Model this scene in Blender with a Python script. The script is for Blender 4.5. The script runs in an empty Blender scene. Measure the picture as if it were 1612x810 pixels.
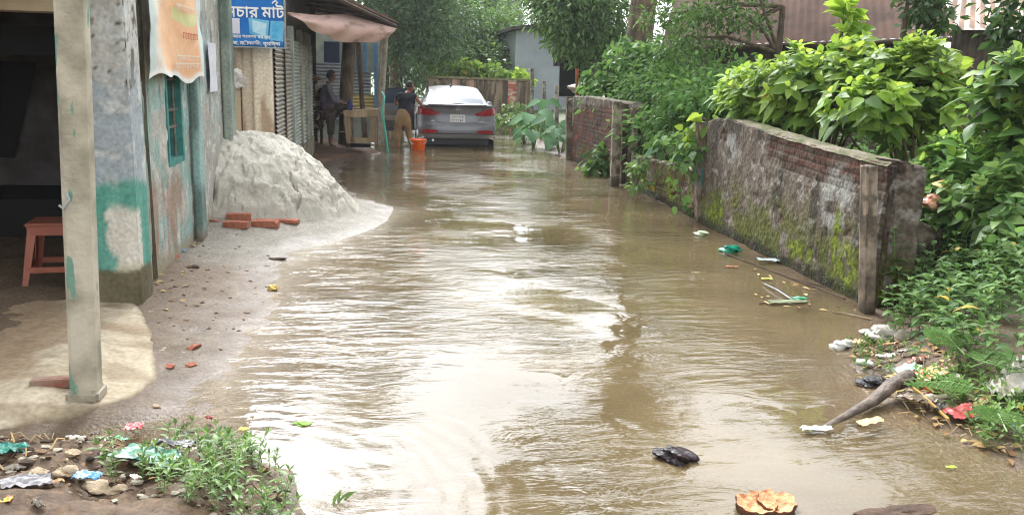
import bpy, bmesh, math, random
import numpy as np
from mathutils import Vector, Matrix, Euler
C = bpy.context.scene.collection
SC = bpy.context.scene
rad = math.radians
# ------------------------------------------------------------------ camera
FPX, CXP, CYP, CAMZ = 1350., 806., 405., 1.7
YAW, PITCH, ROLL = rad(8.7), rad(12.16), rad(1.7)
RM = (Matrix.Rotation(-YAW, 3, 'Z') @ Matrix.Rotation(math.pi/2-PITCH, 3, 'X') @ Matrix.Rotation(ROLL, 3, 'Z'))
cam = bpy.data.objects.new('camera', bpy.data.cameras.new('camera')); C.objects.link(cam)
cam.matrix_world = Matrix.Translation((0, 0, CAMZ)) @ RM.to_4x4()
cam.data.sensor_width = 36; cam.data.lens = 36*FPX/1612; cam.data.clip_start = 0.05; cam.data.clip_end = 2000
SC.camera = cam
# ------------------------------------------------------------------ light
SUN_EL, SUN_AZ = 48, 9      # azimuth from +Y towards -X (veiled sun ahead and a little to the left)
world = bpy.data.worlds.new('World'); SC.world = world; world.use_nodes = True
nt = world.node_tree; nt.nodes.clear()
wo = nt.nodes.new('ShaderNodeOutputWorld'); wb = nt.nodes.new('ShaderNodeBackground')
sky = nt.nodes.new('ShaderNodeTexSky'); sky.sky_type = 'NISHITA'; sky.sun_disc = False
sky.sun_elevation = rad(SUN_EL); sky.sun_rotation = rad(-SUN_AZ); sky.dust_density = 4; sky.air_density = 1.0
hs = nt.nodes.new('ShaderNodeHueSaturation'); hs.inputs['Saturation'].default_value = 0.0
nz = nt.nodes.new('ShaderNodeTexNoise'); nz.inputs['Scale'].default_value = 2.2; nz.inputs['Detail'].default_value = 5
mr = nt.nodes.new('ShaderNodeMapRange'); mr.inputs[1].default_value = .3; mr.inputs[2].default_value = .7; mr.inputs[3].default_value = .82; mr.inputs[4].default_value = 1.15
mx = nt.nodes.new('ShaderNodeMix'); mx.data_type = 'RGBA'; mx.blend_type = 'MULTIPLY'; mx.inputs[0].default_value = 1
tc = nt.nodes.new('ShaderNodeTexCoord')
nt.links.new(tc.outputs['Generated'], nz.inputs['Vector'])
nt.links.new(sky.outputs[0], hs.inputs['Color']); nt.links.new(hs.outputs[0], mx.inputs[6])
nt.links.new(nz.outputs[0], mr.inputs[0]); nt.links.new(mr.outputs[0], mx.inputs[7])
mc = nt.nodes.new('ShaderNodeMix'); mc.data_type = 'RGBA'; mc.blend_type = 'MULTIPLY'; mc.inputs[0].default_value = 1; mc.inputs[7].default_value = (.965, .99, 1.03, 1)
nt.links.new(mx.outputs[2], mc.inputs[6]); nt.links.new(mc.outputs[2], wb.inputs[0]); wb.inputs[1].default_value = 0.15
nt.links.new(wb.outputs[0], wo.inputs[0])
sl = bpy.data.lights.new('sun', 'SUN'); sl.energy = 1.0; sl.angle = rad(25); sl.color = (1, .98, .95)
sun = bpy.data.objects.new('sun', sl); C.objects.link(sun)
_sd = Vector((-math.sin(rad(SUN_AZ))*math.cos(rad(SUN_EL)), math.cos(rad(SUN_AZ))*math.cos(rad(SUN_EL)), math.sin(rad(SUN_EL))))
sun.rotation_euler = _sd.to_track_quat('Z', 'Y').to_euler(); sun.location = _sd*60
vs = SC.view_settings; vs.view_transform = 'Standard'; vs.look = 'None'; vs.gamma = 1; vs.use_curve_mapping = False
vs.exposure = 1.85
SC.cycles.filter_width = 1.15; SC.cycles.max_bounces = 6; SC.cycles.transparent_max_bounces = 8; SC.cycles.use_denoising = True
SC.cycles.caustics_reflective = False; SC.cycles.caustics_refractive = False
# ------------------------------------------------------------------ pixel -> place helpers
def ray(px, py): return RM @ Vector(((px-CXP)/FPX, -(py-CYP)/FPX, -1))
def G(px, py, z=0.):
    d = ray(px, py); return Vector((0, 0, CAMZ)) + d*((z-CAMZ)/d.z)
def PY(px, py, y): return Vector((0, 0, CAMZ)) + ray(px, py)*(y/ray(px, py).y)
def PX(px, py, x): return Vector((0, 0, CAMZ)) + ray(px, py)*(x/ray(px, py).x)
# ------------------------------------------------------------------ noise (numpy)
def _h(ix, iy, s):
    n = (ix.astype(np.int64)*374761393 + iy.astype(np.int64)*668265263 + s*982451653) & 0xffffffff
    n = ((n ^ (n >> 13))*1274126177) & 0xffffffff
    n = (n ^ (n >> 16)) & 0xffffffff
    return n.astype(float)/4294967295.
def vn(x, y, s=0):
    x = np.asarray(x, float); y = np.asarray(y, float)
    ix = np.floor(x); iy = np.floor(y); fx = x-ix; fy = y-iy
    fx = fx*fx*(3-2*fx); fy = fy*fy*(3-2*fy)
    return ((_h(ix, iy, s)*(1-fx)+_h(ix+1, iy, s)*fx)*(1-fy) + (_h(ix, iy+1, s)*(1-fx)+_h(ix+1, iy+1, s)*fx)*fy)
def fbm(x, y, o=4, s=0, g=.5):
    a, t, r = 1., 0., 0.
    for k in range(o):
        r = r+a*vn(np.asarray(x)*2**k, np.asarray(y)*2**k, s+k*17); t += a; a *= g
    return r/t
def ss(a, b, x): t = np.clip((x-a)/(b-a), 0, 1); return t*t*(3-2*t)
def lin(r, g, b):
    f = lambda c: (c/255/12.92 if c/255 <= .04045 else ((c/255+.055)/1.055)**2.4)
    return np.array([f(r), f(g), f(b)])
def mixc(a, b, m): m = np.asarray(m)[..., None]; return a*(1-m)+b*m
# ------------------------------------------------------------------ objects
def tag(o, label=None, cat=None, group=None, kind=None):
    if label: o['label'] = label
    if cat: o['category'] = cat
    if group: o['group'] = group
    if kind: o['kind'] = kind
    return o
def root(name, loc, label, cat, group=None, rz=0):
    o = bpy.data.objects.new(name, None); C.objects.link(o); o.location = loc; o.rotation_euler = (0, 0, rz)
    o.empty_display_size = .1
    return tag(o, label, cat, group)
def link(name, me, mat=None, parent=None, smooth=False, loc=None, rot=None):
    o = bpy.data.objects.new(name, me); C.objects.link(o)
    if mat is not None:
        for m in (mat if isinstance(mat, (list, tuple)) else [mat]): me.materials.append(m)
    if smooth: me.polygons.foreach_set('use_smooth', [True]*len(me.polygons))
    if parent: o.parent = parent
    if loc is not None: o.location = loc
    if rot is not None: o.rotation_euler = rot
    return o
class MB:
    def __init__(s): s.v = []; s.f = []; s.m = []; s.cur = 0
    def add(s, vs_, fs, M=None):
        n = len(s.v)
        s.v += [tuple(M @ Vector(p)) if M is not None else tuple(p) for p in vs_]
        s.f += [tuple(i+n for i in f) for f in fs]; s.m += [s.cur]*len(fs); return s
    def box(s, a, b, M=None, bev=0.):
        (x0, y0, z0), (x1, y1, z1) = a, b
        if bev > 0:
            bm = bmesh.new(); bmesh.ops.create_cube(bm, size=1)
            for v in bm.verts: v.co = Vector((x0+(v.co.x+.5)*(x1-x0), y0+(v.co.y+.5)*(y1-y0), z0+(v.co.z+.5)*(z1-z0)))
            bmesh.ops.bevel(bm, geom=bm.edges[:], offset=bev, segments=2, affect='EDGES')
            bm.verts.index_update(); V = [v.co.copy() for v in bm.verts]; Fc = [[v.index for v in f.verts] for f in bm.faces]; bm.free()
            return s.add(V, Fc, M)
        V = [(x0, y0, z0), (x1, y0, z0), (x1, y1, z0), (x0, y1, z0), (x0, y0, z1), (x1, y0, z1), (x1, y1, z1), (x0, y1, z1)]
        return s.add(V, [(0, 3, 2, 1), (4, 5, 6, 7), (0, 1, 5, 4), (1, 2, 6, 5), (2, 3, 7, 6), (3, 0, 4, 7)], M)
    def tube(s, pts, r, n=8, M=None, flat=1.):
        pts = [Vector(p) for p in pts]; rs = r if isinstance(r, (list, tuple)) else [r]*len(pts)
        V, Fc = [], []
        up = Vector((0, 0, 1)); t0 = (pts[1]-pts[0]).normalized()
        if abs(t0.z) > .9: up = Vector((1, 0, 0))
        for i, p in enumerate(pts):
            t = (pts[min(i+1, len(pts)-1)]-pts[max(i-1, 0)]).normalized()
            a = t.cross(up); a = a.normalized() if a.length > 1e-5 else Vector((1, 0, 0)); b = a.cross(t)
            for k in range(n):
                w = 2*math.pi*k/n; V.append(p+(a*math.cos(w)+b*math.sin(w)*flat)*rs[i])
        for i in range(len(pts)-1):
            for k in range(n): Fc.append((i*n+k, i*n+(k+1) % n, (i+1)*n+(k+1) % n, (i+1)*n+k))
        Fc.append(tuple(range(n-1, -1, -1))); Fc.append(tuple((len(pts)-1)*n+k for k in range(n)))
        return s.add(V, Fc, M)
    def lathe(s, prof, n=20, M=None, sy=1.):
        V, Fc = [], []
        for (r, z) in prof:
            for k in range(n): w = 2*math.pi*k/n; V.append((r*math.cos(w), r*math.sin(w)*sy, z))
        for i in range(len(prof)-1):
            for k in range(n): Fc.append((i*n+k, i*n+(k+1) % n, (i+1)*n+(k+1) % n, (i+1)*n+k))
        if prof[0][0] > 1e-4: Fc.append(tuple(range(n-1, -1, -1)))
        if prof[-1][0] > 1e-4: Fc.append(tuple((len(prof)-1)*n+k for k in range(n)))
        return s.add(V, Fc, M)
    def prism(s, poly, y0, y1, M=None):      # poly in x,z extruded along y
        n = len(poly); V = [(x, y0, z) for x, z in poly]+[(x, y1, z) for x, z in poly]
        Fc = [tuple(range(n)), tuple(range(2*n-1, n-1, -1))]+[(i, n+i, n+(i+1) % n, (i+1) % n) for i in range(n)]
        return s.add(V, Fc, M)
    def blob(s, c, r, seed=0, amp=.25, M=None, sub=2, sc=(1, 1, 1)):
        bm = bmesh.new(); bmesh.ops.create_icosphere(bm, subdivisions=sub, radius=1)
        rn = random.Random(seed); ph = [rn.uniform(0, 6) for _ in range(9)]
        V = []
        for v in bm.verts:
            p = v.co; k = 1+amp*(math.sin(p.x*3.1+ph[0])*math.sin(p.y*2.7+ph[1])+.6*math.sin(p.z*5.3+ph[2]+p.x*4)+.4*math.sin(p.y*8+ph[3])*math.sin(p.x*7+ph[4]+p.z*6))
            V.append(Vector(c)+Vector((p.x*sc[0], p.y*sc[1], p.z*sc[2]))*r*k)
        Fc = [[v.index for v in f.verts] for f in bm.faces]; bm.free(); return s.add(V, Fc, M)
    def obj(s, name, mat, parent=None, smooth=False, loc=None, rot=None):
        me = bpy.data.meshes.new(name); me.from_pydata(s.v, [], s.f)
        if isinstance(mat, (list, tuple)): me.polygons.foreach_set('material_index', s.m)
        bm = bmesh.new(); bm.from_mesh(me); bmesh.ops.recalc_face_normals(bm, faces=bm.faces[:]); bm.to_mesh(me); bm.free()
        o = link(name, me, mat, parent, smooth, loc, rot)
        if smooth:
            try: me.set_sharp_from_angle(angle=rad(40))
            except Exception: pass
        return o
def T(x=0, y=0, z=0, rx=0, ry=0, rz=0, s=1):
    return Matrix.Translation((x, y, z)) @ Euler((rx, ry, rz)).to_matrix().to_4x4() @ Matrix.Scale(s, 4)
def fastmesh(name, V, Q, col=None, uv=None):
    me = bpy.data.meshes.new(name); V = np.asarray(V, np.float32).reshape(-1, 3); Q = np.asarray(Q, np.int32)
    k = Q.shape[1]; me.vertices.add(len(V)); me.vertices.foreach_set('co', V.ravel())
    me.loops.add(Q.size); me.loops.foreach_set('vertex_index', Q.ravel())
    me.polygons.add(len(Q)); me.polygons.foreach_set('loop_start', np.arange(0, Q.size, k, dtype=np.int32))
    me.update(calc_edges=True)
    if col is not None:
        at = me.attributes.new('Col', 'FLOAT_COLOR', 'POINT')
        c4 = np.ones((len(V), 4), np.float32); c4[:, :3] = np.asarray(col).reshape(-1, 3); at.data.foreach_set('color', c4.ravel())
    me.validate(); return me
def grid_q(nu, nv, off=0):
    i = np.arange(nu-1)[:, None]*nv+np.arange(nv-1)[None, :]+off
    return np.stack([i, i+nv, i+nv+1, i+1], -1).reshape(-1, 4)
def panel(name, O, U, Vv, w, h, res, colf, hf, thick, mat, parent=None, hole=None, back=True, topf=None):
    """a surface grid w x h starting at O along U and V; hf(u,v) pushes it out along U x V; sides and back close it"""
    O, U, Vv = Vector(O), Vector(U).normalized(), Vector(Vv).normalized(); N = U.cross(Vv)
    nu, nv = max(3, int(w/res)+1), max(3, int(h/res)+1)
    u, v = np.meshgrid(np.linspace(0, w, nu), np.linspace(0, h, nv), indexing='ij')
    d = hf(u, v) if hf else np.zeros_like(u)
    vv = v if topf is None else v*topf(u)/h
    on, un, vn_, nn = (np.array(a) for a in (O, U, Vv, N))
    P = on+u[..., None]*un+vv[..., None]*vn_+d[..., None]*nn
    c = colf(u, vv)
    Q = grid_q(nu, nv)
    if hole:
        cu, cv = (u[:-1, :-1]+u[1:, 1:]).ravel()/2, (v[:-1, :-1]+v[1:, 1:]).ravel()/2
        keep = ~((cu > hole[0]) & (cu < hole[1]) & (cv > hole[2]) & (cv < hole[3])); Q = Q[keep]
    V = P.reshape(-1, 3); col = c.reshape(-1, 3); 
    # border skirt
    bi = np.concatenate([np.arange(nu)*nv, (nu-1)*nv+np.arange(1, nv), (np.arange(nu-2, -1, -1))*nv+nv-1, np.arange(nv-2, 0, -1)])
    B = (on+u[..., None]*un+vv[..., None]*vn_-thick*nn).reshape(-1, 3)[bi]
    n0 = len(V); k = np.arange(len(bi)); k2 = (k+1) % len(bi)
    V = np.concatenate([V, B]); col = np.concatenate([col, col[bi]])
    Q2 = np.stack([bi[k], n0+k, n0+k2, bi[k2]], -1)
    cs = [n0, n0+nu-1, n0+nu-1+nv-1, n0+2*(nu-1)+nv-1]
    Q = np.concatenate([Q, Q2, np.array([[cs[3], cs[2], cs[1], cs[0]]]) if back and not hole and topf is None else np.zeros((0, 4), int)])
    me = fastmesh(name, V, Q, col)
    return link(name, me, mat, parent)
# ------------------------------------------------------------------ materials
def newmat(name):
    m = bpy.data.materials.new(name); m.use_nodes = True; t = m.node_tree; return m, t, t.nodes['Principled BSDF']
def N(t, ty, **k):
    n = t.nodes.new(ty)
    for a, b in k.items():
        if a.startswith('i_'): n.inputs[a[2:].replace('_', ' ')].default_value = b
        else: setattr(n, a, b)
    return n
def mat(name, c1, c2=None, scale=8, rough=.7, bump=.2, bscale=None, detail=6, metal=0, c3=None, spec=.4, stretch=None, alpha=None, bdist=.02):
    m, t, p = newmat(name); L = t.links.new
    p.inputs['Roughness'].default_value = rough; p.inputs['Metallic'].default_value = metal; p.inputs['Specular IOR Level'].default_value = spec
    c2 = c2 if c2 is not None else [x*.6 for x in c1]
    tcn = N(t, 'ShaderNodeTexCoord'); mp = N(t, 'ShaderNodeMapping')
    if stretch: mp.inputs['Scale'].default_value = stretch
    L(tcn.outputs['Object'], mp.inputs[0])
    n1 = N(t, 'ShaderNodeTexNoise'); n1.inputs['Scale'].default_value = scale; n1.inputs['Detail'].default_value = detail; n1.inputs['Roughness'].default_value = .62
    L(mp.outputs[0], n1.inputs['Vector'])
    cr = N(t, 'ShaderNodeValToRGB'); e = cr.color_ramp.elements
    e[0].position = .35; e[1].position = .65; e[0].color = (*c2, 1); e[1].color = (*c1, 1)
    if c3 is not None: x = e.new(.75); x.color = (*c3, 1)
    L(n1.outputs[0], cr.inputs[0]); L(cr.outputs[0], p.inputs['Base Color'])
    if bump:
        n2 = N(t, 'ShaderNodeTexNoise'); n2.inputs['Scale'].default_value = bscale or scale*4; n2.inputs['Detail'].default_value = 5
        L(mp.outputs[0], n2.inputs['Vector'])
        b = N(t, 'ShaderNodeBump'); b.inputs['Strength'].default_value = bump; b.inputs['Distance'].default_value = bdist
        L(n2.outputs[0], b.inputs['Height']); L(b.outputs[0], p.inputs['Normal'])
    return m
def colmat(name, rough=.85, nscale=60, namp=.35, bump=.35, bdist=.004, spec=.25):
    m, t, p = newmat(name); L = t.links.new
    p.inputs['Roughness'].default_value = rough; p.inputs['Specular IOR Level'].default_value = spec
    a = N(t, 'ShaderNodeAttribute', attribute_name='Col'); tcn = N(t, 'ShaderNodeTexCoord')
    n1 = N(t, 'ShaderNodeTexNoise'); n1.inputs['Scale'].default_value = nscale; n1.inputs['Detail'].default_value = 5; L(tcn.outputs['Object'], n1.inputs['Vector'])
    r = N(t, 'ShaderNodeMapRange'); r.inputs[1].default_value = .3; r.inputs[2].default_value = .7; r.inputs[3].default_value = 1-namp; r.inputs[4].default_value = 1+namp
    x = N(t, 'ShaderNodeMix', data_type='RGBA', blend_type='MULTIPLY'); x.inputs[0].default_value = 1
    L(n1.outputs[0], r.inputs[0]); L(a.outputs['Color'], x.inputs[6]); L(r.outputs[0], x.inputs[7]); L(x.outputs[2], p.inputs['Base Color'])
    b = N(t, 'ShaderNodeBump'); b.inputs['Strength'].default_value = bump; b.inputs['Distance'].default_value = bdist
    L(n1.outputs[0], b.inputs['Height']); L(b.outputs[0], p.inputs['Normal']); return m
def leafmat(name, lo, hi, rough=.45, trans=.35, spec=.35, yellow=0.):
    m, t, p = newmat(name); L = t.links.new
    g = N(t, 'ShaderNodeNewGeometry'); cr = N(t, 'ShaderNodeValToRGB'); e = cr.color_ramp.elements
    e[0].position = .0; e[0].color = (*lo, 1); e[1].position = .9; e[1].color = (*hi, 1)
    if yellow: x = e.new(1-yellow); x.color = (*hi, 1); y = e.new(min(1, 1-yellow+.005)); y.color = (.45, .28, .03, 1)
    L(g.outputs['Random Per Island'], cr.inputs[0])
    tcn = N(t, 'ShaderNodeTexCoord'); n1 = N(t, 'ShaderNodeTexNoise'); n1.inputs['Scale'].default_value = 1.1; n1.inputs['Detail'].default_value = 3
    L(tcn.outputs['Object'], n1.inputs['Vector'])
    r = N(t, 'ShaderNodeMapRange'); r.inputs[1].default_value = .35; r.inputs[2].default_value = .65; r.inputs[3].default_value = .75; r.inputs[4].default_value = 1.25
    x = N(t, 'ShaderNodeMix', data_type='RGBA', blend_type='MULTIPLY'); x.inputs[0].default_value = 1
    L(n1.outputs[0], r.inputs[0]); L(cr.outputs[0], x.inputs[6]); L(r.outputs[0], x.inputs[7]); L(x.outputs[2], p.inputs['Base Color'])
    p.inputs['Roughness'].default_value = rough; p.inputs['Specular IOR Level'].default_value = spec
    tr = N(t, 'ShaderNodeBsdfTranslucent'); hsn = N(t, 'ShaderNodeHueSaturation'); hsn.inputs['Value'].default_value = 1.6; hsn.inputs['Hue'].default_value = .485
    L(x.outputs[2], hsn.inputs['Color']); L(hsn.outputs[0], tr.inputs[0])
    ms = N(t, 'ShaderNodeMixShader'); ms.inputs[0].default_value = trans
    L(p.outputs[0], ms.inputs[1]); L(tr.outputs[0], ms.inputs[2]); L(ms.outputs[0], t.nodes['Material Output'].inputs[0]); return m
# ------------------------------------------------------------------ ground
LS = np.array([(-40, -.4), (0, -.1), (2.6, -.2), (3.0, -.25), (3.3, -.42), (3.6, -.62), (3.9, -.85), (4.6, -.86), (5.4, -.8), (6.4, -.86), (7.4, -.86), (8.2, -.72), (9, -.52), (10, -.22), (10.8, 0.0), (11.4, -.2), (12, -.45), (13, -.7), (15, -.75), (16.5, -.6), (17.2, -.25), (17.9, .0), (18.3, -.05), (18.8, -.9), (22, -1.4), (30, -1.5), (60, -1.6), (400, -1.6)])
RS = np.array([(-40, 3.2), (0, 3.2), (2.6, 3.05), (3.3, 2.86), (3.7, 2.8), (4.1, 2.72), (4.7, 2.9), (5.3, 3.4), (5.8, 3.72), (6.5, 3.8), (12, 3.85), (17.5, 3.75), (18.5, 3.6), (22, 3.7), (26, 4.0), (30, 4.2), (60, 4.2), (400, 4.2)])
WX = -1.74
def gh(x, y, fine=True):
    xs = np.interp(y, LS[:, 0], LS[:, 1])+.09*(fbm(y*1.6, x*0+3, 3, 5)-.5); xr = np.interp(y, RS[:, 0], RS[:, 1])+.1*(fbm(y*1.5, x*0+9, 3, 6)-.5)
    dl = xs-x; dr = x-xr; wet = np.maximum(dl, dr)
    z = np.where(wet > 0, np.minimum(.085*np.maximum(wet, 0), .13+.015*wet), np.maximum(wet*.11, -.16))
    z = z+np.where((dr > .2), np.minimum((dr-.2)*.25, .16), 0)
    far = ss(34, 44, y); z = z*(1-far)+far*.12
    # sand apron around the heap
    r = np.sqrt(((x+1.2)/1.5)**2+((y-9.9)/1.6)**2); z = z+.14*np.clip(1.15-r, 0, 1)**1.3*(x > -2.6)
    # foreground rubbish bank and the wet runnel behind it
    z = z+.16*ss(3.75, 3.3, y)*ss(-.25, -.75, x)*ss(.5, 2.0, y)-.05*np.exp(-((y-3.95)/.16)**2)*ss(-.7, -1.1, x)
    if fine:
        a = .018*ss(-.35, .0, wet)+.004+.07*ss(3.85, 3.6, y)*ss(-.25, -.85, x)
        z = z+a*(fbm(x*4, y*4, 5, 1)-.5)*2+.5*a*(fbm(x*22, y*22, 3, 2)-.5)
    return z
def g0(x, y): return float(gh(np.array([float(x)]), np.array([float(y)]))[0])
gx = np.concatenate([[-400, -200, -100, -50, -25, -15, -10, -7], np.arange(-5, 5.6, .033), [6, 7, 9, 12, 16, 25, 50, 100, 200, 400]])
gy = np.concatenate([[-200, -60, -20, -8, -3, -1, 0, 1, 1.5], np.arange(2, 8, .03), np.arange(8, 14, .05), np.arange(14, 26, .12), np.arange(26, 46, .4), [48, 52, 60, 80, 120, 200, 400]])
Xg, Yg = np.meshgrid(gx, gy, indexing='ij'); Zg = gh(Xg, Yg)
n1 = fbm(Xg*1.3, Yg*1.3, 5, 11); n2 = fbm(Xg*7, Yg*7, 4, 12); n3 = fbm(Xg*30, Yg*30, 2, 13)
mud = mixc(lin(86, 70, 53), lin(112, 94, 74), ss(.3, .7, n1*.6+n2*.4))
mud = mixc(mud, lin(78, 64, 48), ss(.5, .7, n2)*.6)
sand = mixc(lin(116, 110, 99), lin(138, 132, 121), n2)
rs_ = np.sqrt(((Xg+1.25)/1.5)**2+((Yg-9.6)/2.3)**2)+.25*(n1-.5)
gc = mixc(mud, sand, ss(1.25, .8, rs_)*(Xg < .6))
gc = mixc(gc, mixc(lin(90, 76, 61), lin(122, 107, 90), n2), (Xg < -.7)*ss(8.5, 6, Yg)*ss(3.8, 4.2, Yg)*.6)
bed = mixc(lin(96, 78, 54), lin(120, 98, 70), n1)
gc = mixc(gc, bed, ss(.02, -.05, Zg)*.8)
wetband = np.exp(-((Zg-.0)/.03)**2); gc = gc*(1-.16*wetband[..., None])
gc = mixc(gc, mixc(lin(64, 48, 36), lin(112, 90, 68), n3), ((Yg < 3.75)*(Xg < -.4)*ss(.3, .5, n2))*.85)
gc = mixc(gc, lin(70, 82, 44), ((Xg > 4.1)+(Yg > 36)+(Xg < -6))*.8)
gc = mixc(gc, lin(84, 68, 56), ss(13, 15, Yg)*ss(26, 20, Yg)*(Xg < .3)*.75)
gc = gc*(.82+.36*n3[..., None])
ground_mat = colmat('mud', rough=.55, nscale=45, namp=.28, bump=1.0, bdist=.009, spec=.4)
t = ground_mat.node_tree; gn = N(t, 'ShaderNodeNewGeometry'); sx_ = N(t, 'ShaderNodeSeparateXYZ'); mrz = N(t, 'ShaderNodeMapRange'); nzw = N(t, 'ShaderNodeTexNoise'); nzw.inputs['Scale'].default_value = 5
adz = N(t, 'ShaderNodeMath', operation='MULTIPLY_ADD'); t.links.new(gn.outputs['Position'], sx_.inputs[0]); t.links.new(gn.outputs['Position'], nzw.inputs[0]); t.links.new(nzw.outputs[0], adz.inputs[0]); adz.inputs[1].default_value = -.09; t.links.new(sx_.outputs[2], adz.inputs[2])
mrz.inputs[1].default_value = -.05; mrz.inputs[2].default_value = .005; mrz.inputs[3].default_value = .42; mrz.inputs[4].default_value = .75; t.links.new(adz.outputs[0], mrz.inputs[0]); t.links.new(mrz.outputs[0], t.nodes['Principled BSDF'].inputs['Roughness'])   # wet mud is glossy near the water
go = link('ground', fastmesh('ground', np.stack([Xg, Yg, Zg], -1), grid_q(len(gx), len(gy)), gc), ground_mat, smooth=True); tag(go, kind='structure')
# ------------------------------------------------------------------ water
wx = np.concatenate([np.arange(-3, 5, .08)]); wy = np.concatenate([[-30, -10, -4, 0], np.arange(1, 14, .08), np.arange(14, 46, .4)])
Xw, Yw = np.meshgrid(wx, wy, indexing='ij'); dep = np.clip(-gh(Xw, Yw, False), 0, 1)
turb = 1-np.exp(-dep*16)
wme = fastmesh('water', np.stack([Xw, Yw, Xw*0], -1), grid_q(len(wx), len(wy)), np.repeat(turb[..., None], 3, -1))
m, t, p = newmat('flood_water'); L = t.links.new; t.nodes.remove(p)
tcn = N(t, 'ShaderNodeTexCoord')
def wn(scale, stretch, detail, rot=0, rough=.5, dist=0.):
    mp = N(t, 'ShaderNodeMapping'); mp.inputs['Scale'].default_value = stretch; mp.inputs['Rotation'].default_value = (0, 0, rot); L(tcn.outputs['Object'], mp.inputs[0])
    n = N(t, 'ShaderNodeTexNoise'); n.inputs['Scale'].default_value = scale; n.inputs['Detail'].default_value = detail; n.inputs['Roughness'].default_value = rough; n.inputs['Distortion'].default_value = dist
    L(mp.outputs[0], n.inputs['Vector']); return n.outputs[0]
def math_(op, a, b=None, c=None):
    n = N(t, 'ShaderNodeMath', operation=op)
    for i, q in enumerate((a, b, c)):
        if q is None: continue
        if isinstance(q, (int, float)): n.inputs[i].default_value = q
        else: L(q, n.inputs[i])
    return n.outputs[0]
def rng(a, f0, f1, t0, t1):
    n = N(t, 'ShaderNodeMapRange'); L(a, n.inputs[0])
    for i, q in enumerate((f0, f1, t0, t1)): n.inputs[i+1].default_value = q
    return n.outputs[0]
rip = wn(3.1, (.62, 1.75, 1), 4, rad(8), .56, 1.6)          # wind ripples, crests across the lane
fine = wn(17, (.6, 1.4, 1), 2, rad(-12), .5, .6)
big = wn(1.1, (.6, 1.2, 1), 2, rad(8))
calm = rng(wn(.62, (1, .8, 1), 4, .4), .42, .60, .06, .95)  # wind patches
# ring waves spreading from the bank at the lower left
mpw = N(t, 'ShaderNodeMapping'); mpw.inputs['Location'].default_value = (.75, -3.2, 0); L(tcn.outputs['Object'], mpw.inputs[0])
wv = N(t, 'ShaderNodeTexWave', wave_type='RINGS', rings_direction='SPHERICAL'); wv.inputs['Scale'].default_value = 3.1; wv.inputs['Distortion'].default_value = 6; wv.inputs['Detail'].default_value = 3; wv.inputs['Detail Scale'].default_value = 1.1
L(mpw.outputs[0], wv.inputs['Vector'])
ln = N(t, 'ShaderNodeVectorMath', operation='LENGTH'); L(mpw.outputs[0], ln.inputs[0])
ringm = math_('MULTIPLY', rng(ln.outputs['Value'], .5, 1.0, 0, 1), rng(ln.outputs['Value'], 1.1, 2.3, 1, 0))
h = math_('ADD', math_('MULTIPLY', rip, 1.0), math_('MULTIPLY', fine, .22))
h = math_('MULTIPLY', h, calm); h = math_('ADD', h, math_('MULTIPLY', big, 1.1))
h = math_('ADD', h, math_('MULTIPLY', math_('MULTIPLY', wv.outputs[1], ringm), .05))
bmp = N(t, 'ShaderNodeBump'); bmp.inputs['Strength'].default_value = 1; bmp.inputs['Distance'].default_value = .018; L(h, bmp.inputs['Height'])
fr = N(t, 'ShaderNodeFresnel'); fr.inputs['IOR'].default_value = 1.58; L(bmp.outputs[0], fr.inputs['Normal'])
gl = N(t, 'ShaderNodeBsdfGlossy'); gl.inputs['Roughness'].default_value = .012; L(bmp.outputs[0], gl.inputs['Normal'])
murk = wn(.9, (1, 1, 1), 4)
crw = N(t, 'ShaderNodeValToRGB'); e = crw.color_ramp.elements; e[0].position = .3; e[1].position = .7
e[0].color = (*lin(82, 71, 48), 1); e[1].color = (*lin(114, 99, 71), 1); L(murk, crw.inputs[0])
df = N(t, 'ShaderNodeBsdfDiffuse'); L(crw.outputs[0], df.inputs[0])
tp = N(t, 'ShaderNodeBsdfTransparent'); tp.inputs[0].default_value = (1, .97, .9, 1)
at = N(t, 'ShaderNodeAttribute', attribute_name='Col')
tf = math_('MULTIPLY', at.outputs['Fac'], .88)
m1 = N(t, 'ShaderNodeMixShader'); L(tf, m1.inputs[0]); L(tp.outputs[0], m1.inputs[1]); L(df.outputs[0], m1.inputs[2])
bfn = N(t, 'ShaderNodeNewGeometry'); frf = math_('MULTIPLY', fr.outputs[0], math_('SUBTRACT', 1.0, bfn.outputs['Backfacing']))   # from below the light passes out
m2 = N(t, 'ShaderNodeMixShader'); L(frf, m2.inputs[0]); L(m1.outputs[0], m2.inputs[1]); L(gl.outputs[0], m2.inputs[2])
L(m2.outputs[0], t.nodes['Material Output'].inputs[0])
wo_ = link('flood_water', wme, m); tag(wo_, kind='structure')
# ------------------------------------------------------------------ shared materials
M_plaster = colmat('old_plaster', nscale=35, namp=.2, bump=.5, bdist=.006)
M_brickwall = colmat('damp_masonry', nscale=30, namp=.42, bump=.8, bdist=.012)
M_conc = mat('weathered_concrete', lin(184, 176, 158), lin(140, 132, 116), 9, .85, .4, 60)
M_concd = mat('dark_concrete', lin(96, 88, 78), lin(60, 54, 46), 7, .9, .5, 40)
M_dark = mat('dark_interior', lin(96, 90, 84), lin(62, 58, 54), 5, .9, .2)
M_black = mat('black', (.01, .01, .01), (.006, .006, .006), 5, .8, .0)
M_wood = mat('old_wood', lin(184, 162, 130), lin(130, 108, 80), 6, .8, .4, 30, stretch=(1, 1, .15))
M_woodd = mat('dark_wood', lin(92, 72, 54), lin(48, 38, 30), 6, .85, .5, 30, stretch=(1, 1, .2))
M_bark = mat('bark', lin(120, 104, 84), lin(66, 56, 44), 9, .9, .9, 25, stretch=(1, 1, .35), bdist=.03)
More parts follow.
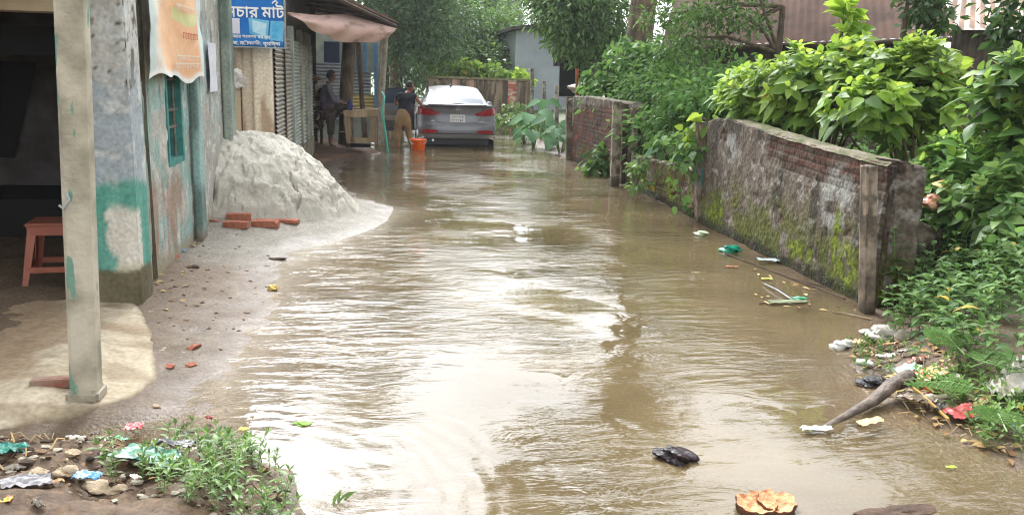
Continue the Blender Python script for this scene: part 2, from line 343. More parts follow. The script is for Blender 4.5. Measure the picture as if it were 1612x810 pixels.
M_rust = mat('rusty_steel', lin(120, 82, 60), lin(70, 48, 38), 22, .8, .4)
M_rustroof = mat('rusty_tin', lin(98, 76, 64), lin(74, 57, 49), 1.6, .85, .15, 20, c3=lin(110, 88, 75), spec=.1)
M_zinc = mat('zinc_sheet', lin(170, 176, 178), lin(120, 126, 130), 2.5, .45, .1, metal=.4)
M_zincd = mat('dull_zinc_shutter', lin(160, 154, 140), lin(118, 112, 102), 3, .6, .2, metal=.2)
M_teal = mat('faded_teal_metal', lin(164, 172, 160), lin(128, 138, 130), 3, .6, .2)
M_turq = mat('turquoise_paint', lin(72, 150, 140), lin(50, 112, 108), 9, .6, .2)
M_red = mat('red_brick', lin(176, 112, 88), lin(140, 84, 64), 14, .9, .5)
M_beige = mat('beige_plaster', lin(206, 190, 164), lin(178, 160, 134), 2.2, .85, .2, 25)
M_white = mat('white_plastic', lin(225, 225, 220), lin(205, 205, 200), 8, .45, .3)
M_soil = mat('dark_soil', lin(86, 66, 52), lin(56, 44, 36), 9, .95, .9, 30)
M_glass = mat('dusty_glass', lin(168, 180, 182), lin(132, 146, 150), 3, .35, .0)
# ------------------------------------------------------------------ concrete apron by the pole
pts = [G(*q, .09) for q in [(-160, 690), (0, 658), (100, 641), (200, 612), (243, 582), (240, 530), (225, 492), (210, 470), (150, 462), (90, 440)]]
pts += [Vector((-2.4, 6.4, .1)), Vector((-5, 6.4, .1)), Vector((-5, 3.7, .1))]
px_, py_ = np.array([q.x for q in pts]), np.array([q.y for q in pts])
def inside(x, y, PXs, PYs):
    r = np.zeros(x.shape, bool); j = len(PXs)-1
    for i in range(len(PXs)):
        c = ((PYs[i] > y) != (PYs[j] > y)) & (x < (PXs[j]-PXs[i])*(y-PYs[i])/(PYs[j]-PYs[i]+1e-12)+PXs[i]); r ^= c; j = i
    return r
xa, ya = np.meshgrid(np.arange(-3.2, -.8, .025), np.arange(3.5, 6.6, .025), indexing='ij')
def sdf(x, y):
    d = np.full(x.shape, 9.)
    for i in range(len(px_)):
        a = np.array([px_[i-1], py_[i-1]]); b = np.array([px_[i], py_[i]]); ab = b-a
        tt = np.clip(((x-a[0])*ab[0]+(y-a[1])*ab[1])/(ab@ab+1e-9), 0, 1)
        d = np.minimum(d, np.hypot(x-a[0]-tt*ab[0], y-a[1]-tt*ab[1]))
    return np.where(inside(x, y, px_, py_), d, -d)
sd = sdf(xa, ya)+.03*(fbm(xa*7, ya*7, 3, 77)-.5)
na = fbm(xa*3, ya*3, 5, 31); nb = fbm(xa*16, ya*9, 4, 32)
za = np.clip(gh(xa, ya, False), 0, .07)+.016*ss(-.03, .02, sd)+.04*ss(0, .5, sd)+.008*(na-.5)-.03*(1-ss(-.05, 0, sd))
za = za+.012*(nb-.5)*ss(0, .1, sd)
ca = mixc(lin(160, 146, 122), lin(192, 180, 158), nb); ca = mixc(ca, lin(128, 112, 88), ss(.5, .68, fbm(xa*5, ya*9, 5, 35))*.6)
brn = ss(.43, .6, .55*na+.25*nb+.45*ss(.25, .8, sd)-.1+.2*ss(5.0, 5.6, ya)-.35*(xa > -1.4))
ca = mixc(ca, mixc(lin(132, 112, 90), lin(160, 140, 114), nb), brn)
ca = mixc(ca, lin(110, 96, 78), ss(.02, -.02, sd))
ap = link('concrete_apron', fastmesh('concrete_apron', np.stack([xa, ya, za], -1), grid_q(*xa.shape), ca), M_plaster, smooth=True); tag(ap, kind='structure')
# ------------------------------------------------------------------ left building
lb = root('plastered_shop', (WX-1.5, 7, 0), 'old plastered shop with peeling turquoise and grey paint and an open dark room', 'building')
def P(o, parent=lb):    # keep world placement under a root that only translates
    o.parent = parent; o.matrix_parent_inverse = Matrix.Translation(-parent.location); return o
def wallcol(u, v):      # u = Y from wall start (6.28), v = z
    y = u+6.28; n = fbm(y*2.2, v*1.6, 5, 41); s = fbm(y*9, v*2.2, 4, 42); k = fbm(y*24, v*24, 3, 43)
    grey = mixc(lin(150, 148, 140), lin(192, 188, 178), n); blue = mixc(lin(132, 158, 160), lin(172, 190, 190), s)
    turq = mixc(lin(112, 160, 152), lin(156, 190, 182), s)
    c = mixc(grey, turq, ss(1.75, 1.5, v+.3*(n-.5))*ss(8.9, 8.2, y+.3*n)*(.55+.45*ss(.4, .6, s)))
    c = mixc(c, blue, ss(.5, .62, s)*ss(.1, .4, n)*.7)
    c = mixc(c, grey*1.05, ss(.48, .6, fbm(y*4, v*5, 5, 44))*.9); c = mixc(c, lin(206, 204, 196), ss(.6, .66, fbm(y*13, v*12, 4, 49))*.7)
    rust = ss(.46, .62, fbm(y*7, v*1.3, 4, 45))*ss(.95, .7, v)*ss(6.5, 6.7, y)*ss(7.9, 7.6, y)
    c = mixc(c, lin(156, 116, 92), rust*.7)
    c = mixc(c, lin(150, 140, 118), ss(.28, .1, v+.15*(n-.5)))
    c = mixc(c, lin(88, 84, 78), ss(.62, .75, fbm(y*11, v*4, 4, 46))*.6*(v > 1.2))
    c = mixc(c, lin(84, 90, 82), ss(.1, .0, abs(s-.5))*.12)
    return c*(.9+.2*k[..., None])
def wallh(u, v):
    y = u+6.28; return .012*(fbm(y*3, v*3, 4, 47)-.5)+.008*ss(.5, .56, fbm(y*6, v*5, 4, 48))
w1 = PX(258, 130, WX).y; w2 = PX(283, 130, WX).y
P(panel('wall', (WX, 6.28, 0), (0, 1, 0), (0, 0, 1), 3.75, 3.1, .028, wallcol, wallh, .16, M_plaster, hole=(w1-6.28, w2-6.28, .88, 1.85), back=False))
b = MB(); b.box((WX-.18, w1-.02, .84), (WX-.15, w2+.02, 1.9)); P(b.obj('backing', M_dark))
# window
win = MB(); 
for (a, c) in (((WX-.10, w1, .86), (WX+.012, w1+.05, 1.87)), ((WX-.10, w2-.05, .86), (WX+.012, w2, 1.87)), ((WX-.1, w1+.05, .86), (WX+.01, w2-.05, .91)), ((WX-.1, w1+.05, 1.82), (WX+.01, w2-.05, 1.87))): win.box(a, c)
wobj = P(win.obj('window', M_turq))
b = MB(); b.box((WX-.13, w1, .86), (WX-.12, w2, 1.87)); pane = b.obj('pane', M_glass); pane.parent = wobj
b = MB(); 
for k in (.28, .72): b.tube([(WX-.03, w1+(w2-w1)*k, .9), (WX-.03, w1+(w2-w1)*k, 1.84)], .012, 6)
for z in (1.16, 1.30, 1.55): b.box((WX-.04, w1+.04, z), (WX-.02, w2-.04, z+.02))
gr = b.obj('grille', mat('painted_bars', lin(120, 116, 108), lin(92, 84, 76), 12, .7, .2)); gr.parent = wobj
# pilasters on the wall
def pilaster(y0, y1, out, cA, cB, sd_, z1=3.05):
    def cf(u, v):
        n = fbm(u*6+sd_, v*2.5, 5, sd_); return mixc(mixc(cA, cB, ss(.35, .65, n)), lin(120, 112, 98), ss(.25, .05, v))
    P(panel('pilaster', (WX+.02, y0, .05), (1, 0, 0), (0, 0, 1), out, z1, .02, cf, None, .01, M_plaster))
    P(panel('pilaster_side', (WX+.02+out, y0+.004, .05), (0, 1, 0), (0, 0, 1), y1-y0, z1, .025, cf, None, .003, M_plaster))
pilaster(8.15, 8.36, .06, lin(104, 124, 118), lin(146, 176, 170), 51)
pilaster(9.78, 10.03, .09, lin(104, 122, 112), lin(150, 160, 150), 52)
# corner column
cx0, cx1 = PY(140, 440, 6).x, PY(221, 440, 6).x
def colc(u, v):
    v = v+.03; n = fbm(u*5, v*4, 5, 61); s = fbm(u*14, v*8, 4, 62); k = fbm(u*30, v*30, 3, 63)
    pale = mixc(lin(176, 176, 172), lin(206, 206, 200), s); bl = mixc(lin(136, 148, 154), lin(172, 180, 184), n)
    c = mixc(pale, bl, ss(.42, .56, n)*ss(1.85, 1.5, v)); 
    c = mixc(c, lin(104, 92, 76), ss(.56, .68, s)*ss(1.3, 1.8, v)); c = mixc(c, lin(60, 52, 44), ss(.68, .75, k)*ss(1.3, 1.6, v)*.9)
    c = mixc(c, lin(196, 200, 198), ss(.6, .68, fbm(u*9, v*12, 3, 66))*.8)
    tq = ss(.98, .9, v+.06*(s-.5)+.25*abs(u-.3))
    c = mixc(c, mixc(lin(70, 138, 122), lin(112, 168, 152), s), tq)
    inn = ss(.14, .10, abs(u-.285)+.12*(s-.5)+.05*(k-.5))*ss(.78, .70, v+.1*(n-.5))
    c = mixc(c, mixc(lin(196, 190, 176), lin(222, 220, 208), n), inn)
    c = mixc(c, lin(150, 140, 70), ss(.4, .3, v)*inn*.5)
    c = mixc(c, mixc(lin(82, 76, 58), lin(120, 112, 88), s), ss(.34, .3, v+.05*(s-.5)))
    return c
colh = lambda u, v: .012*(fbm(u*5, v*4, 4, 64)-.5)+.008*ss(.5, .55, fbm(u*9, v*9, 3, 65))
cw = cx1-cx0
P(panel('corner_column', (cx0, 5.98, .03), (1, 0, 0), (0, 0, 1), cw, 3.0, .02, colc, colh, .32, M_plaster))
P(panel('corner_column_side', (cx1+.005, 5.99, .03), (0, 1, 0), (0, 0, 1), .29, 3.0, .02, lambda u, v: colc(u+.3, v), None, .02, M_plaster))
# room behind the open front
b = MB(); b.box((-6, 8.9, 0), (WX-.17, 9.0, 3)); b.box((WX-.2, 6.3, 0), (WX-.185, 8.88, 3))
P(b.obj('room_wall', mat('grey_plaster', lin(104, 100, 96), lin(70, 66, 62), 3, .9, .3)))  # one dark grey tone over the back and inner side walls
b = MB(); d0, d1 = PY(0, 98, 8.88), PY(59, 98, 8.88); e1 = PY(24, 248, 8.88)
b.add([(d0.x-.7, 8.86, d0.z), (d1.x, 8.86, d1.z), (e1.x, 8.86, e1.z), (d0.x-.7, 8.86, e1.z)], [(0, 1, 2, 3)]); P(b.obj('doorway_shade', M_black))  # flat black sheet on the wall stands for the unlit doorway
b = MB(); b.box((-6, 7.9, .1), (WX-.24, 8.84, .5)); P(b.obj('ledge', M_black))  # black colour carries the shadow along the lower back wall
b = MB(); b.box((-6, 4.6, 2.3), (WX-.02, 10.0, 2.45)); P(b.obj('roof_slab', M_conc))
b = MB(); b.box((-6, 5.98, 1.99), (cx0-.005, 6.25, 2.298)); P(b.obj('lintel', M_beige))
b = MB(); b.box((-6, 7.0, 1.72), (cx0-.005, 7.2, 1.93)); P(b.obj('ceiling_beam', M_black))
b = MB(); b.box((-6, 6.2, 0), (-5.9, 8.9, 2.3)); b.box((-6, 4, 0), (-5.8, 6.2, 3.1)); P(b.obj('side_wall', M_dark))
fl = MB(); fl.box((-5.9, 6.3, .02), (cx0-.02, 8.88, .11)); P(fl.obj('floor_slab', mat('swept_earth', lin(120, 110, 98), lin(84, 76, 66), 5, .9, .4)))
# iron angle post with cable on the corner
b = MB(); q0, q1 = G(236, 420, .17), PX(229, -20, -1.66)
pr = root('angle_post', (q0.x, q0.y, .1), 'thin rusty steel angle post standing upright at the shop corner', 'post')
b.tube([(q0.x+.02, q0.y, .08), (q0.x+.01, q0.y, 1.2), (q0.x+.02, q0.y, 2.6)], .035, 4); P(b.obj('shaft', mat('rusted_green_steel', lin(92, 96, 76), lin(70, 52, 42), 5, .8, .3)), pr)
b = MB(); b.tube([(q0.x+.02, q0.y-.03, 1.62), (q0.x+.0, q0.y-.06, 1.8), (q0.x+.03, q0.y-.04, 2.05), (q0.x+.01, q0.y-.05, 2.4)], .006, 5)
b.tube([(q0.x-.04, q0.y-.03, 1.55), (q0.x-.05, q0.y-.06, 1.9), (q0.x-.03, q0.y-.04, 2.4)], .005, 5); P(b.obj('cable', M_black), pr)
b = MB(); b.box((q0.x-.04, q0.y-.05, 1.55), (q0.x+.03, q0.y+.02, 1.72), bev=.01); b.box((q0.x-.035, q0.y-.04, 1.9), (q0.x+.02, q0.y+.02, 2.5)); P(b.obj('bracket', M_rust), pr)
# poster: wavy tattered banner
def bn(name, y0, y1, z0, z1, x, colf, mat_, wav=.02, cut=None, nu=60, nv=50):
    u, v = np.meshgrid(np.linspace(0, 1, nu), np.linspace(0, 1, nv), indexing='ij')
    yy = y0+(y1-y0)*u; zz = z0+(z1-z0)*v
    if cut is not None: zz = zz+(1-v)*cut(u)
    xx = x+wav*(1.2*np.sin(u*9+v*3)*ss(1, .2, v)+.8*(fbm(u*5, v*5, 3, 71)-.5)*2)
    V = np.stack([xx, yy, zz], -1); V2 = V.copy(); V2[..., 0] -= .003
    Q = grid_q(nu, nv); Q2 = grid_q(nu, nv, nu*nv)[:, ::-1]; c = colf(u, v)
    return link(name, fastmesh(name, np.concatenate([V.reshape(-1, 3), V2.reshape(-1, 3)]), np.concatenate([Q, Q2]), np.concatenate([c.reshape(-1, 3), c.reshape(-1, 3)])), mat_, smooth=True)
M_print = colmat('printed_sheet', rough=.5, nscale=20, namp=.06, bump=.1, spec=.4)
M_ink = mat('white_ink', lin(236, 228, 215), lin(225, 215, 200), 5, .5, 0)
M_inkr = mat('red_ink', lin(206, 96, 70), lin(196, 90, 66), 5, .5, 0)
py0, py1 = PX(233, 60, WX+.115).y, PX(319, 60, WX+.115).y
zb = PX(275, 122, WX+.05).z
pr = root('torn_poster', (WX, (py0+py1)/2, 1.6), 'faded orange and white poster banner hanging torn above the turquoise window', 'poster')
def pc(u, v):
    n = fbm(u*4, v*6, 4, 72); c = mixc(lin(232, 176, 130), lin(238, 196, 156), n)
    c = mixc(c, lin(226, 214, 196), ss(.3, .18, u+.12*(n-.5)+.15*np.sin(v*7)*.5)); c = mixc(c, lin(190, 212, 214), ss(.12, .04, u)*.8)
    c = mixc(c, lin(206, 222, 222), ss(.86, .9, u)); c = mixc(c, lin(235, 235, 230), ss(.05, .02, v))
    c = mixc(c, lin(206, 214, 150), (abs(v-.42) < .035)*(u > .42)*(u < .82)*.8)
    return c
po = bn('sheet', py0, py1, zb, 2.75, WX+.115, pc, M_print, .018, lambda u: .03*np.sin(u*7)+.02*np.sin(u*17)); P(po, pr)
def text(s, size, mt, Mx, ext=.0015):
    cu = bpy.data.curves.new('t', 'FONT'); cu.body = s; cu.size = size; cu.extrude = ext; cu.resolution_u = 3
    o = bpy.data.objects.new('t', cu); C.objects.link(o); bpy.context.view_layer.update()
    dg = bpy.context.evaluated_depsgraph_get(); me = bpy.data.meshes.new_from_object(o.evaluated_get(dg)); bpy.data.objects.remove(o)
    v0 = [v.co.copy() for v in me.vertices]; f0 = [tuple(p_.vertices) for p_ in me.polygons]; bpy.data.meshes.remove(me); V, Fc = [], []
    for k, (dx, dz) in enumerate(((0, 0), (.03, 0), (.015, .022), (.015, -.022))):       # strokes thickened by laying the outline four times, each a hair prouder
        n_ = len(V); V += [(v.x+dx*size, v.y+dz*size, v.z+k*.0006) for v in v0]; Fc += [tuple(i+n_ for i in f) for f in f0]
    me = bpy.data.meshes.new('lettering'); me.from_pydata(V, [], Fc); me.transform(Mx); return me
def tobj(name, s, size, mt, Mx, parent=None, ext=.0015):
    o = link(name, text(s, size, mt, Mx, ext), mt)
    return P(o, parent) if parent else o
MX = Matrix(((0, 0, 1, 0), (1, 0, 0, 0), (0, 1, 0, 0), (0, 0, 0, 1)))      # text plane facing +X, reading along +Y
for i, (f0, f1, z) in enumerate(((.36, .84, 2.26), (.40, .82, 2.14), (.5, .8, 1.93), (.38, .84, 1.75), (.34, .86, 1.69))):
    # unreadable faded lines of print: rows of small strokes with a headline bar as in the local script
    b = MB(); rn = random.Random(90+i); y = py0+(py1-py0)*f0; e_ = py0+(py1-py0)*f1
    xx = WX+.148
    while y < e_:
        w_ = rn.uniform(.03, .06); hh = rn.uniform(.028, .045)
        b.box((xx, y, z), (xx+.002, y+w_*.92, z+.008)); b.box((xx, y+w_*.35, z-hh), (xx+.002, y+w_*.35+.008, z)); b.box((xx, y+w_*.1, z-hh), (xx+.002, y+w_*.5, z-hh+.007)); y += w_*1.25
    P(b.obj('print_line', M_ink if i != 2 else M_inkr), pr)
pp0, pp1 = PX(328, 100, WX+.03), PX(340, 100, WX+.03)
o = bn('pasted_notice', pp0.y, pp1.y, 1.42, 1.9, WX+.035, lambda u, v: mixc(lin(206, 210, 222), lin(228, 230, 236), fbm(u*6, v*9, 3, 74)), M_print, .006, None, 12, 30)
tag(o, 'narrow white paper notice pasted on the grey plaster beside the orange poster', 'notice')
# pole
pr = root('concrete_pole', (-1.46, 4.28, .08), 'square weathered concrete pole with chipped paint standing on the pale apron', 'pole')
def pole_mesh():
    a, c = .062, .022; V, Fc = [], []
    nz_ = 40
    for i in range(nz_):
        z = .08+3.0*i/(nz_-1); cxx = -1.462+.11*(i/(nz_-1)); s = 1.02-.0*i
        for (x, y) in ((-a, -a+c), (-a+c, -a), (a-c, -a), (a, -a+c), (a, a-c), (a-c, a), (-a+c, a), (-a, a-c)): V.append((cxx+x*s, 4.28+y*s, z))
    for i in range(nz_-1):
        for k in range(8): Fc.append((i*8+k, i*8+(k+1) % 8, (i+1)*8+(k+1) % 8, (i+1)*8+k))
    Fc.append(tuple((nz_-1)*8+k for k in range(8))); b = MB(); b.add(V, Fc); return b
m, t, p = newmat('pole_concrete'); L = t.links.new; p.inputs['Roughness'].default_value = .8
tcn = N(t, 'ShaderNodeTexCoord'); n1_ = N(t, 'ShaderNodeTexNoise'); n1_.inputs['Scale'].default_value = 4; n1_.inputs['Detail'].default_value = 7; L(tcn.outputs['Object'], n1_.inputs[0])
cr = N(t, 'ShaderNodeValToRGB'); e = cr.color_ramp.elements; e[0].position = .35; e[0].color = (*lin(140, 134, 116), 1); e[1].position = .6; e[1].color = (*lin(196, 188, 168), 1); L(n1_.outputs[0], cr.inputs[0])
mp = N(t, 'ShaderNodeMapping'); mp.inputs['Scale'].default_value = (6, 6, 1.8); L(tcn.outputs['Object'], mp.inputs[0])
n2_ = N(t, 'ShaderNodeTexNoise'); n2_.inputs['Scale'].default_value = 2.3; n2_.inputs['Detail'].default_value = 5; L(mp.outputs[0], n2_.inputs[0])
r1 = N(t, 'ShaderNodeMapRange'); r1.inputs[1].default_value = .60; r1.inputs[2].default_value = .63; L(n2_.outputs[0], r1.inputs[0])
x1 = N(t, 'ShaderNodeMix', data_type='RGBA'); L(r1.outputs[0], x1.inputs[0]); L(cr.outputs[0], x1.inputs[6]); x1.inputs[7].default_value = (*lin(112, 150, 132), 1)
L(x1.outputs[2], p.inputs['Base Color']); bb = N(t, 'ShaderNodeBump'); bb.inputs['Strength'].default_value = .6; bb.inputs['Distance'].default_value = .01
n3_ = N(t, 'ShaderNodeTexNoise'); n3_.inputs['Scale'].default_value = 40; L(tcn.outputs['Object'], n3_.inputs[0]); L(n3_.outputs[0], bb.inputs['Height']); L(bb.outputs[0], p.inputs['Normal'])
P(pole_mesh().obj('shaft', m), pr)
b = MB(); b.box((-.078, -.078, .05), (.078, .078, .118), T(-1.462, 4.28, 0), bev=.016); P(b.obj('footing', M_conc), pr)
b = MB(); b.tube([(-1.455, 4.21, 1.10), (-1.44, 4.195, 1.06), (-1.465, 4.19, 1.02), (-1.49, 4.205, 1.035)], .006, 6); P(b.obj('wire_hook', M_zinc), pr)
# stool
sx, sy = -2.28, 6.25
st = root('plastic_stool', (sx, sy, .11), 'brown plastic stool standing just inside the dark open room', 'stool', rz=.12)
M_stool = mat('brown_plastic', lin(156, 92, 72), lin(140, 80, 62), 6, .4, .1)
st.location = (G(82, 452, .11).x, G(82, 452, .11).y+.12, .115)
H_ = .46
b = MB(); b.box((-.155, -.155, H_-.028), (.155, .155, H_), bev=.012); b.obj('seat', M_stool, st, smooth=True)
def leaf_taper(b, f, g, w0=.03, w1=.022, z0=H_-.03):
    pass
for (ax, ay) in ((-1, -1), (1, -1), (-1, 1), (1, 1)):
    b = MB(); tp_, bt = (ax*.135, ay*.135, H_-.03), (ax*.19, ay*.19, 0)
    def cor(p, w): return [(p[0]-ax*w*2.0, p[1], p[2]), (p[0], p[1], p[2]), (p[0], p[1]-ay*w*2.0, p[2]), (p[0]-ax*.008, p[1]-ay*w*2.0, p[2]), (p[0]-ax*.008, p[1]-ay*.008, p[2]), (p[0]-ax*w*2.0, p[1]-ay*.008, p[2])]
    V = cor(tp_, .03)+cor(bt, .018); b.add(V, [(i, (i+1) % 6, 6+(i+1) % 6, 6+i) for i in range(6)]+[(5, 4, 3, 2, 1, 0), (6, 7, 8, 9, 10, 11)]); b.obj('leg', M_stool, st)
b = MB()
for k in range(4):
    Mz = Matrix.Rotation(k*math.pi/2, 4, 'Z'); b.box((-.12, -.1435, H_-.085), (.12, -.136, H_-.026), Mz)
b.obj('apron', M_stool, st)
for k in range(4):
    b = MB(); Mz = Matrix.Rotation(k*math.pi/2, 4, 'Z'); b.box((-.155, -.177, .115), (.155, -.167, .155), Mz); b.obj('stretcher', M_stool, st)
# brick on the apron
def brick(name, loc, rz, label, group=None, rx=0, sz=(.24, .115, .07), m=None, cat='brick', seed=0):
    b = MB(); b.box((-sz[0]/2, -sz[1]/2, 0), (sz[0]/2, sz[1]/2, sz[2]), bev=.003)
    b.box((-sz[0]*.32, -sz[1]*.25, sz[2]-.001), (sz[0]*.32, sz[1]*.25, sz[2]+.002))
    o = b.obj(name, m or M_red, None, loc=loc, rot=(rx, 0, rz)); return tag(o, label, cat, group)
g = G(88, 606, .1); o = brick('brick', (g.x, g.y, .095), .12, 'dusty dark red brick lying against the foot of the concrete pole', sz=(.22, .07, .045), m=mat('dusty_brick', lin(140, 84, 70), lin(150, 132, 116), 9, .9, .4))
# ------------------------------------------------------------------ sand heap
xs_, ys_ = np.meshgrid(np.arange(-2.35, -.05, .0125), np.arange(8.6, 12.0, .0125), indexing='ij')
cxs = -1.5; r = ((np.abs(xs_-cxs)/np.where(xs_ > cxs, 1.24, 2.2))**2.3+(np.abs(ys_-10.2)/1.2)**2.3)**(1/2.3)
r = r+.10*(fbm(xs_*1.7, ys_*1.7, 4, 81)-.5)+.04*(fbm(xs_*6, ys_*6, 3, 88)-.5)
hp = .70*np.clip(1-r**3.0, 0, 1)**1.25*(1-.18*ss(-1.3, -.6, xs_))
lump = fbm(xs_*9, ys_*9, 5, 82, .6)-.5; rid = 1-abs(2*fbm(xs_*5, ys_*5, 4, 83)-1)
edge = ss(0, .12, hp)
cl = fbm(xs_*16, ys_*16, 4, 86)
lowm = ss(.55, .25, hp)
hp2 = hp+edge*(.05*lump+.02*rid-.04*ss(.62, .7, fbm(xs_*13, ys_*13, 3, 84))*(.5+.6*lowm)+.02*ss(.52, .6, cl))
crx = -.93+.05*np.sin(ys_*9)+.03*np.sin(ys_*23); crack = np.exp(-((xs_-crx)/.011)**2)*ss(9.1, 9.3, ys_)*ss(10.9, 10.5, ys_); hp2 = hp2-.05*crack*edge
pit = np.exp(-(((xs_+1.16)/.11)**2+((ys_-9.36)/.06)**2)); hp2 = hp2-.07*pit
base = gh(xs_, ys_)-.02
zz = base+hp2*1.0; ys0_, xs0_ = ys_, xs_; st_ = ss(.03, .2, hp)*ss(.69, .56, hp); ys_ = ys_-st_*.06*(fbm(xs0_*10, zz*12, 4, 87)-.5)*1.6; xs_ = xs_+st_*.05*(fbm(ys0_*9+3, zz*12, 4, 89)-.5)*1.6*(xs0_ > -1.5)
sc_ = mixc(lin(184, 179, 166), lin(212, 207, 194), ss(.2, .5, hp)[...]); sc_ = sc_*(.9+.25*lump[..., None]+.08*(cl[..., None]-.5)); sc_ = mixc(sc_, lin(120, 114, 104), np.clip(crack*.7, 0, 1))
keep_v = (xs_ > WX-.05) | (ys_ > 10.04)
me = fastmesh('sand_heap', np.stack([np.where(ys_ < 10.04, np.maximum(xs_, WX+.0), xs_), ys_, zz], -1), grid_q(*xs_.shape), sc_)
sh = link('sand_heap', me, colmat('sand', rough=.95, nscale=70, namp=.15, bump=.9, bdist=.008), smooth=True); tag(sh, 'tall pale grey heap of construction sand piled against the shop wall', 'sand heap')
# bricks by the heap
def onG(px, py, z=.12):
    for _ in range(6): g = G(px, py, z); z = g0(g.x, g.y)
    return Vector((g.x, g.y, z))
for i, (px, py, rz, dz, lab) in enumerate([(372, 353, -.12, 0, 'red brick half sunk in sand, front left of the small pile'), (415, 356, .05, 0, 'red brick showing its long face, front middle of the small pile'), (376, 342, .1, .0, 'red brick at the back left of the small pile beside the sand heap'),
        (420, 343, -.1, .0, 'tilted red brick at the back of the small pile beside the sand heap'), (452, 356, -.2, 0, 'thin red brick lying flat at the right end of the small pile')]):
    g = onG(px, py); brick('brick', (g.x, g.y, g.z-.01+dz), rz, lab, 'bricks beside the sand heap', rx=(.25 if i == 3 else 0.), sz=(.24, .11, .065 if i != 4 else .035))
# rubble bits along the wall
frs = [(270, 405, .07, 0, 'broken red brick lump lying near the angle post'), (262, 400, .05, 0, 'small orange brick chip behind the broken lump near the post'), (283, 376, .05, 0, 'red brick fragment close to the wall foot below the window'),
       (337, 346, .035, 0, 'small brick chip on the sand left of the brick pile'), (305, 548, .04, 0, 'lone red brick chip on wet mud right of the apron'), (268, 578, .03, 0, 'tiny brick crumb near the apron edge'), (300, 575, .03, 0, 'flat pinkish brick chip near the waterline')]
for i, (px, py, s, _, lab) in enumerate(frs):
    g = onG(px, py); b = MB(); b.blob((0, 0, 0), s, i+5, .35, sub=1, sc=(1.3, .9, .45)); o = b.obj('brick_fragment', M_red, None, loc=(g.x, g.y, g.z+s*.2), rot=(.2, .1, i)); tag(o, lab, 'brick fragment', 'brick fragments along the left edge')
# ------------------------------------------------------------------ beige wall, sign, shuttered shops
bs = root('beige_shop', (-1.7, 10.95, 0), 'pale beige plastered shop wall behind the sand heap, under the blue sign', 'building')
def bc(u, v):
    n = fbm(u*5, v*2, 5, 101); c = mixc(lin(208, 194, 168), lin(230, 218, 198), n); c = mixc(c, lin(150, 120, 92), ss(.56, .7, fbm(u*14, v*1.2, 4, 102))*.7)
    return mixc(c, lin(160, 140, 112), ss(.9, .6, v)*.4)
xa0, xm, xa1 = PY(345, 150, 11).x, PY(400, 150, 11).x, PY(430, 150, 11).x
P(panel('wall', (xa0-.5, 11, 0), (1, 0, 0), (0, 0, 1), xm-xa0+.5, 2.9, .03, bc, None, .12, M_plaster), bs)
P(panel('wall_pier', (xm, 10.95, 0), (1, 0, 0), (0, 0, 1), xa1-xm, 2.9, .03, lambda u, v: bc(u+2, v)*1.04, None, .2, M_plaster), bs)
# stump with a white sack
g = PY(371, 200, 10.7); pr = root('stump_post', (g.x, 10.7, .3), 'short beige concrete stump beside the beige wall, wrapped at the top with a white sack', 'post')
b = MB(); b.box((g.x-.085, 10.62, .3), (g.x+.07, 10.78, 1.42), bev=.01); P(b.obj('shaft', M_beige), pr)
b = MB(); b.tube([(g.x+.09, 10.64, .5), (g.x+.085, 10.64, 1.0), (g.x+.09, 10.63, 1.45)], .01, 5); P(b.obj('rebar', M_rust), pr)
M_sack = mat('white_sack', lin(214, 208, 200), lin(160, 152, 142), 12, .7, .8, 18, bdist=.03)
b = MB(); b.blob((g.x, 10.68, 1.49), .15, 3, .3, sc=(1, .8, .65)); b.blob((g.x+.05, 10.66, 1.55), .08, 5, .35, sc=(1, .8, 1.2)); o = b.obj('white_sack', M_sack, None, True); tag(o, 'crumpled white plastic sack sitting on top of the short concrete stump', 'sack')
# sign board
sgn = root('sign_board', (-1.8, 10.78, 1.9), 'blue shop sign board with white Bangla lettering above the beige wall', 'sign')
sb0, sb1 = PY(352, 71, 10.78), PY(448, 76, 10.78)
sxl, sxr, szb = sb0.x-.75, sb1.x, (sb0.z+sb1.z)/2
def sc2(u, v): n = fbm(u*3, v*3, 3, 103); c = mixc(lin(18, 98, 178), lin(36, 120, 200), n); return mixc(c, lin(60, 150, 220), ss(.3, .0, v)*.5)
P(panel('board', (sxl, 10.78, szb), (1, 0, 0), (0, 0, 1), sxr-sxl, .85, .04, sc2, None, .03, colmat('sign_print', rough=.4, nscale=8, namp=.05, bump=0)), sgn)
b = MB(); b.box((sxl, 10.765, szb-.016), (sxr+.02, 10.81, szb)); b.box((sxr, 10.765, szb), (sxr+.02, 10.81, szb+.86)); P(b.obj('frame', M_zinc), sgn)
def MF(x, y, z): return Matrix.Translation((x, y, z)) @ Matrix.Rotation(math.pi/2, 4, 'X')
M_signw = mat('sign_white', lin(245, 245, 242), lin(238, 238, 236), 5, .4, 0)
S = lambda px, py: PY(px, py, 10.772)
ts = .178
for (s, px, py) in (('নচার', 356, 26), ('মাট', 412, 27.5)):
    q = S(px, py); tobj('lettering', s, ts, M_signw, MF(q.x, 10.772, q.z), sgn)
q = S(431, 6); b = MB(); b.tube([(q.x-.02, 10.77, q.z-.0), (q.x+.02, 10.77, q.z+.035), (q.x+.045, 10.77, q.z+.005)], .009, 5, flat=1); P(b.obj('lettering', M_signw), sgn)
q = S(351, 27); b = MB(); b.box((q.x-.012, 10.770, q.z), (q.x+.008, 10.773, q.z+.17)); P(b.obj('lettering', M_signw), sgn)
q0, q1 = S(340, 52), S(377, 29); b = MB(); b.box((q0.x, 10.768, q0.z), (q1.x, 10.774, q1.z), bev=.0); P(b.obj('white_panel', mat('pale_pink_panel', lin(226, 224, 236), lin(214, 212, 228), 4, .4, 0)), sgn)
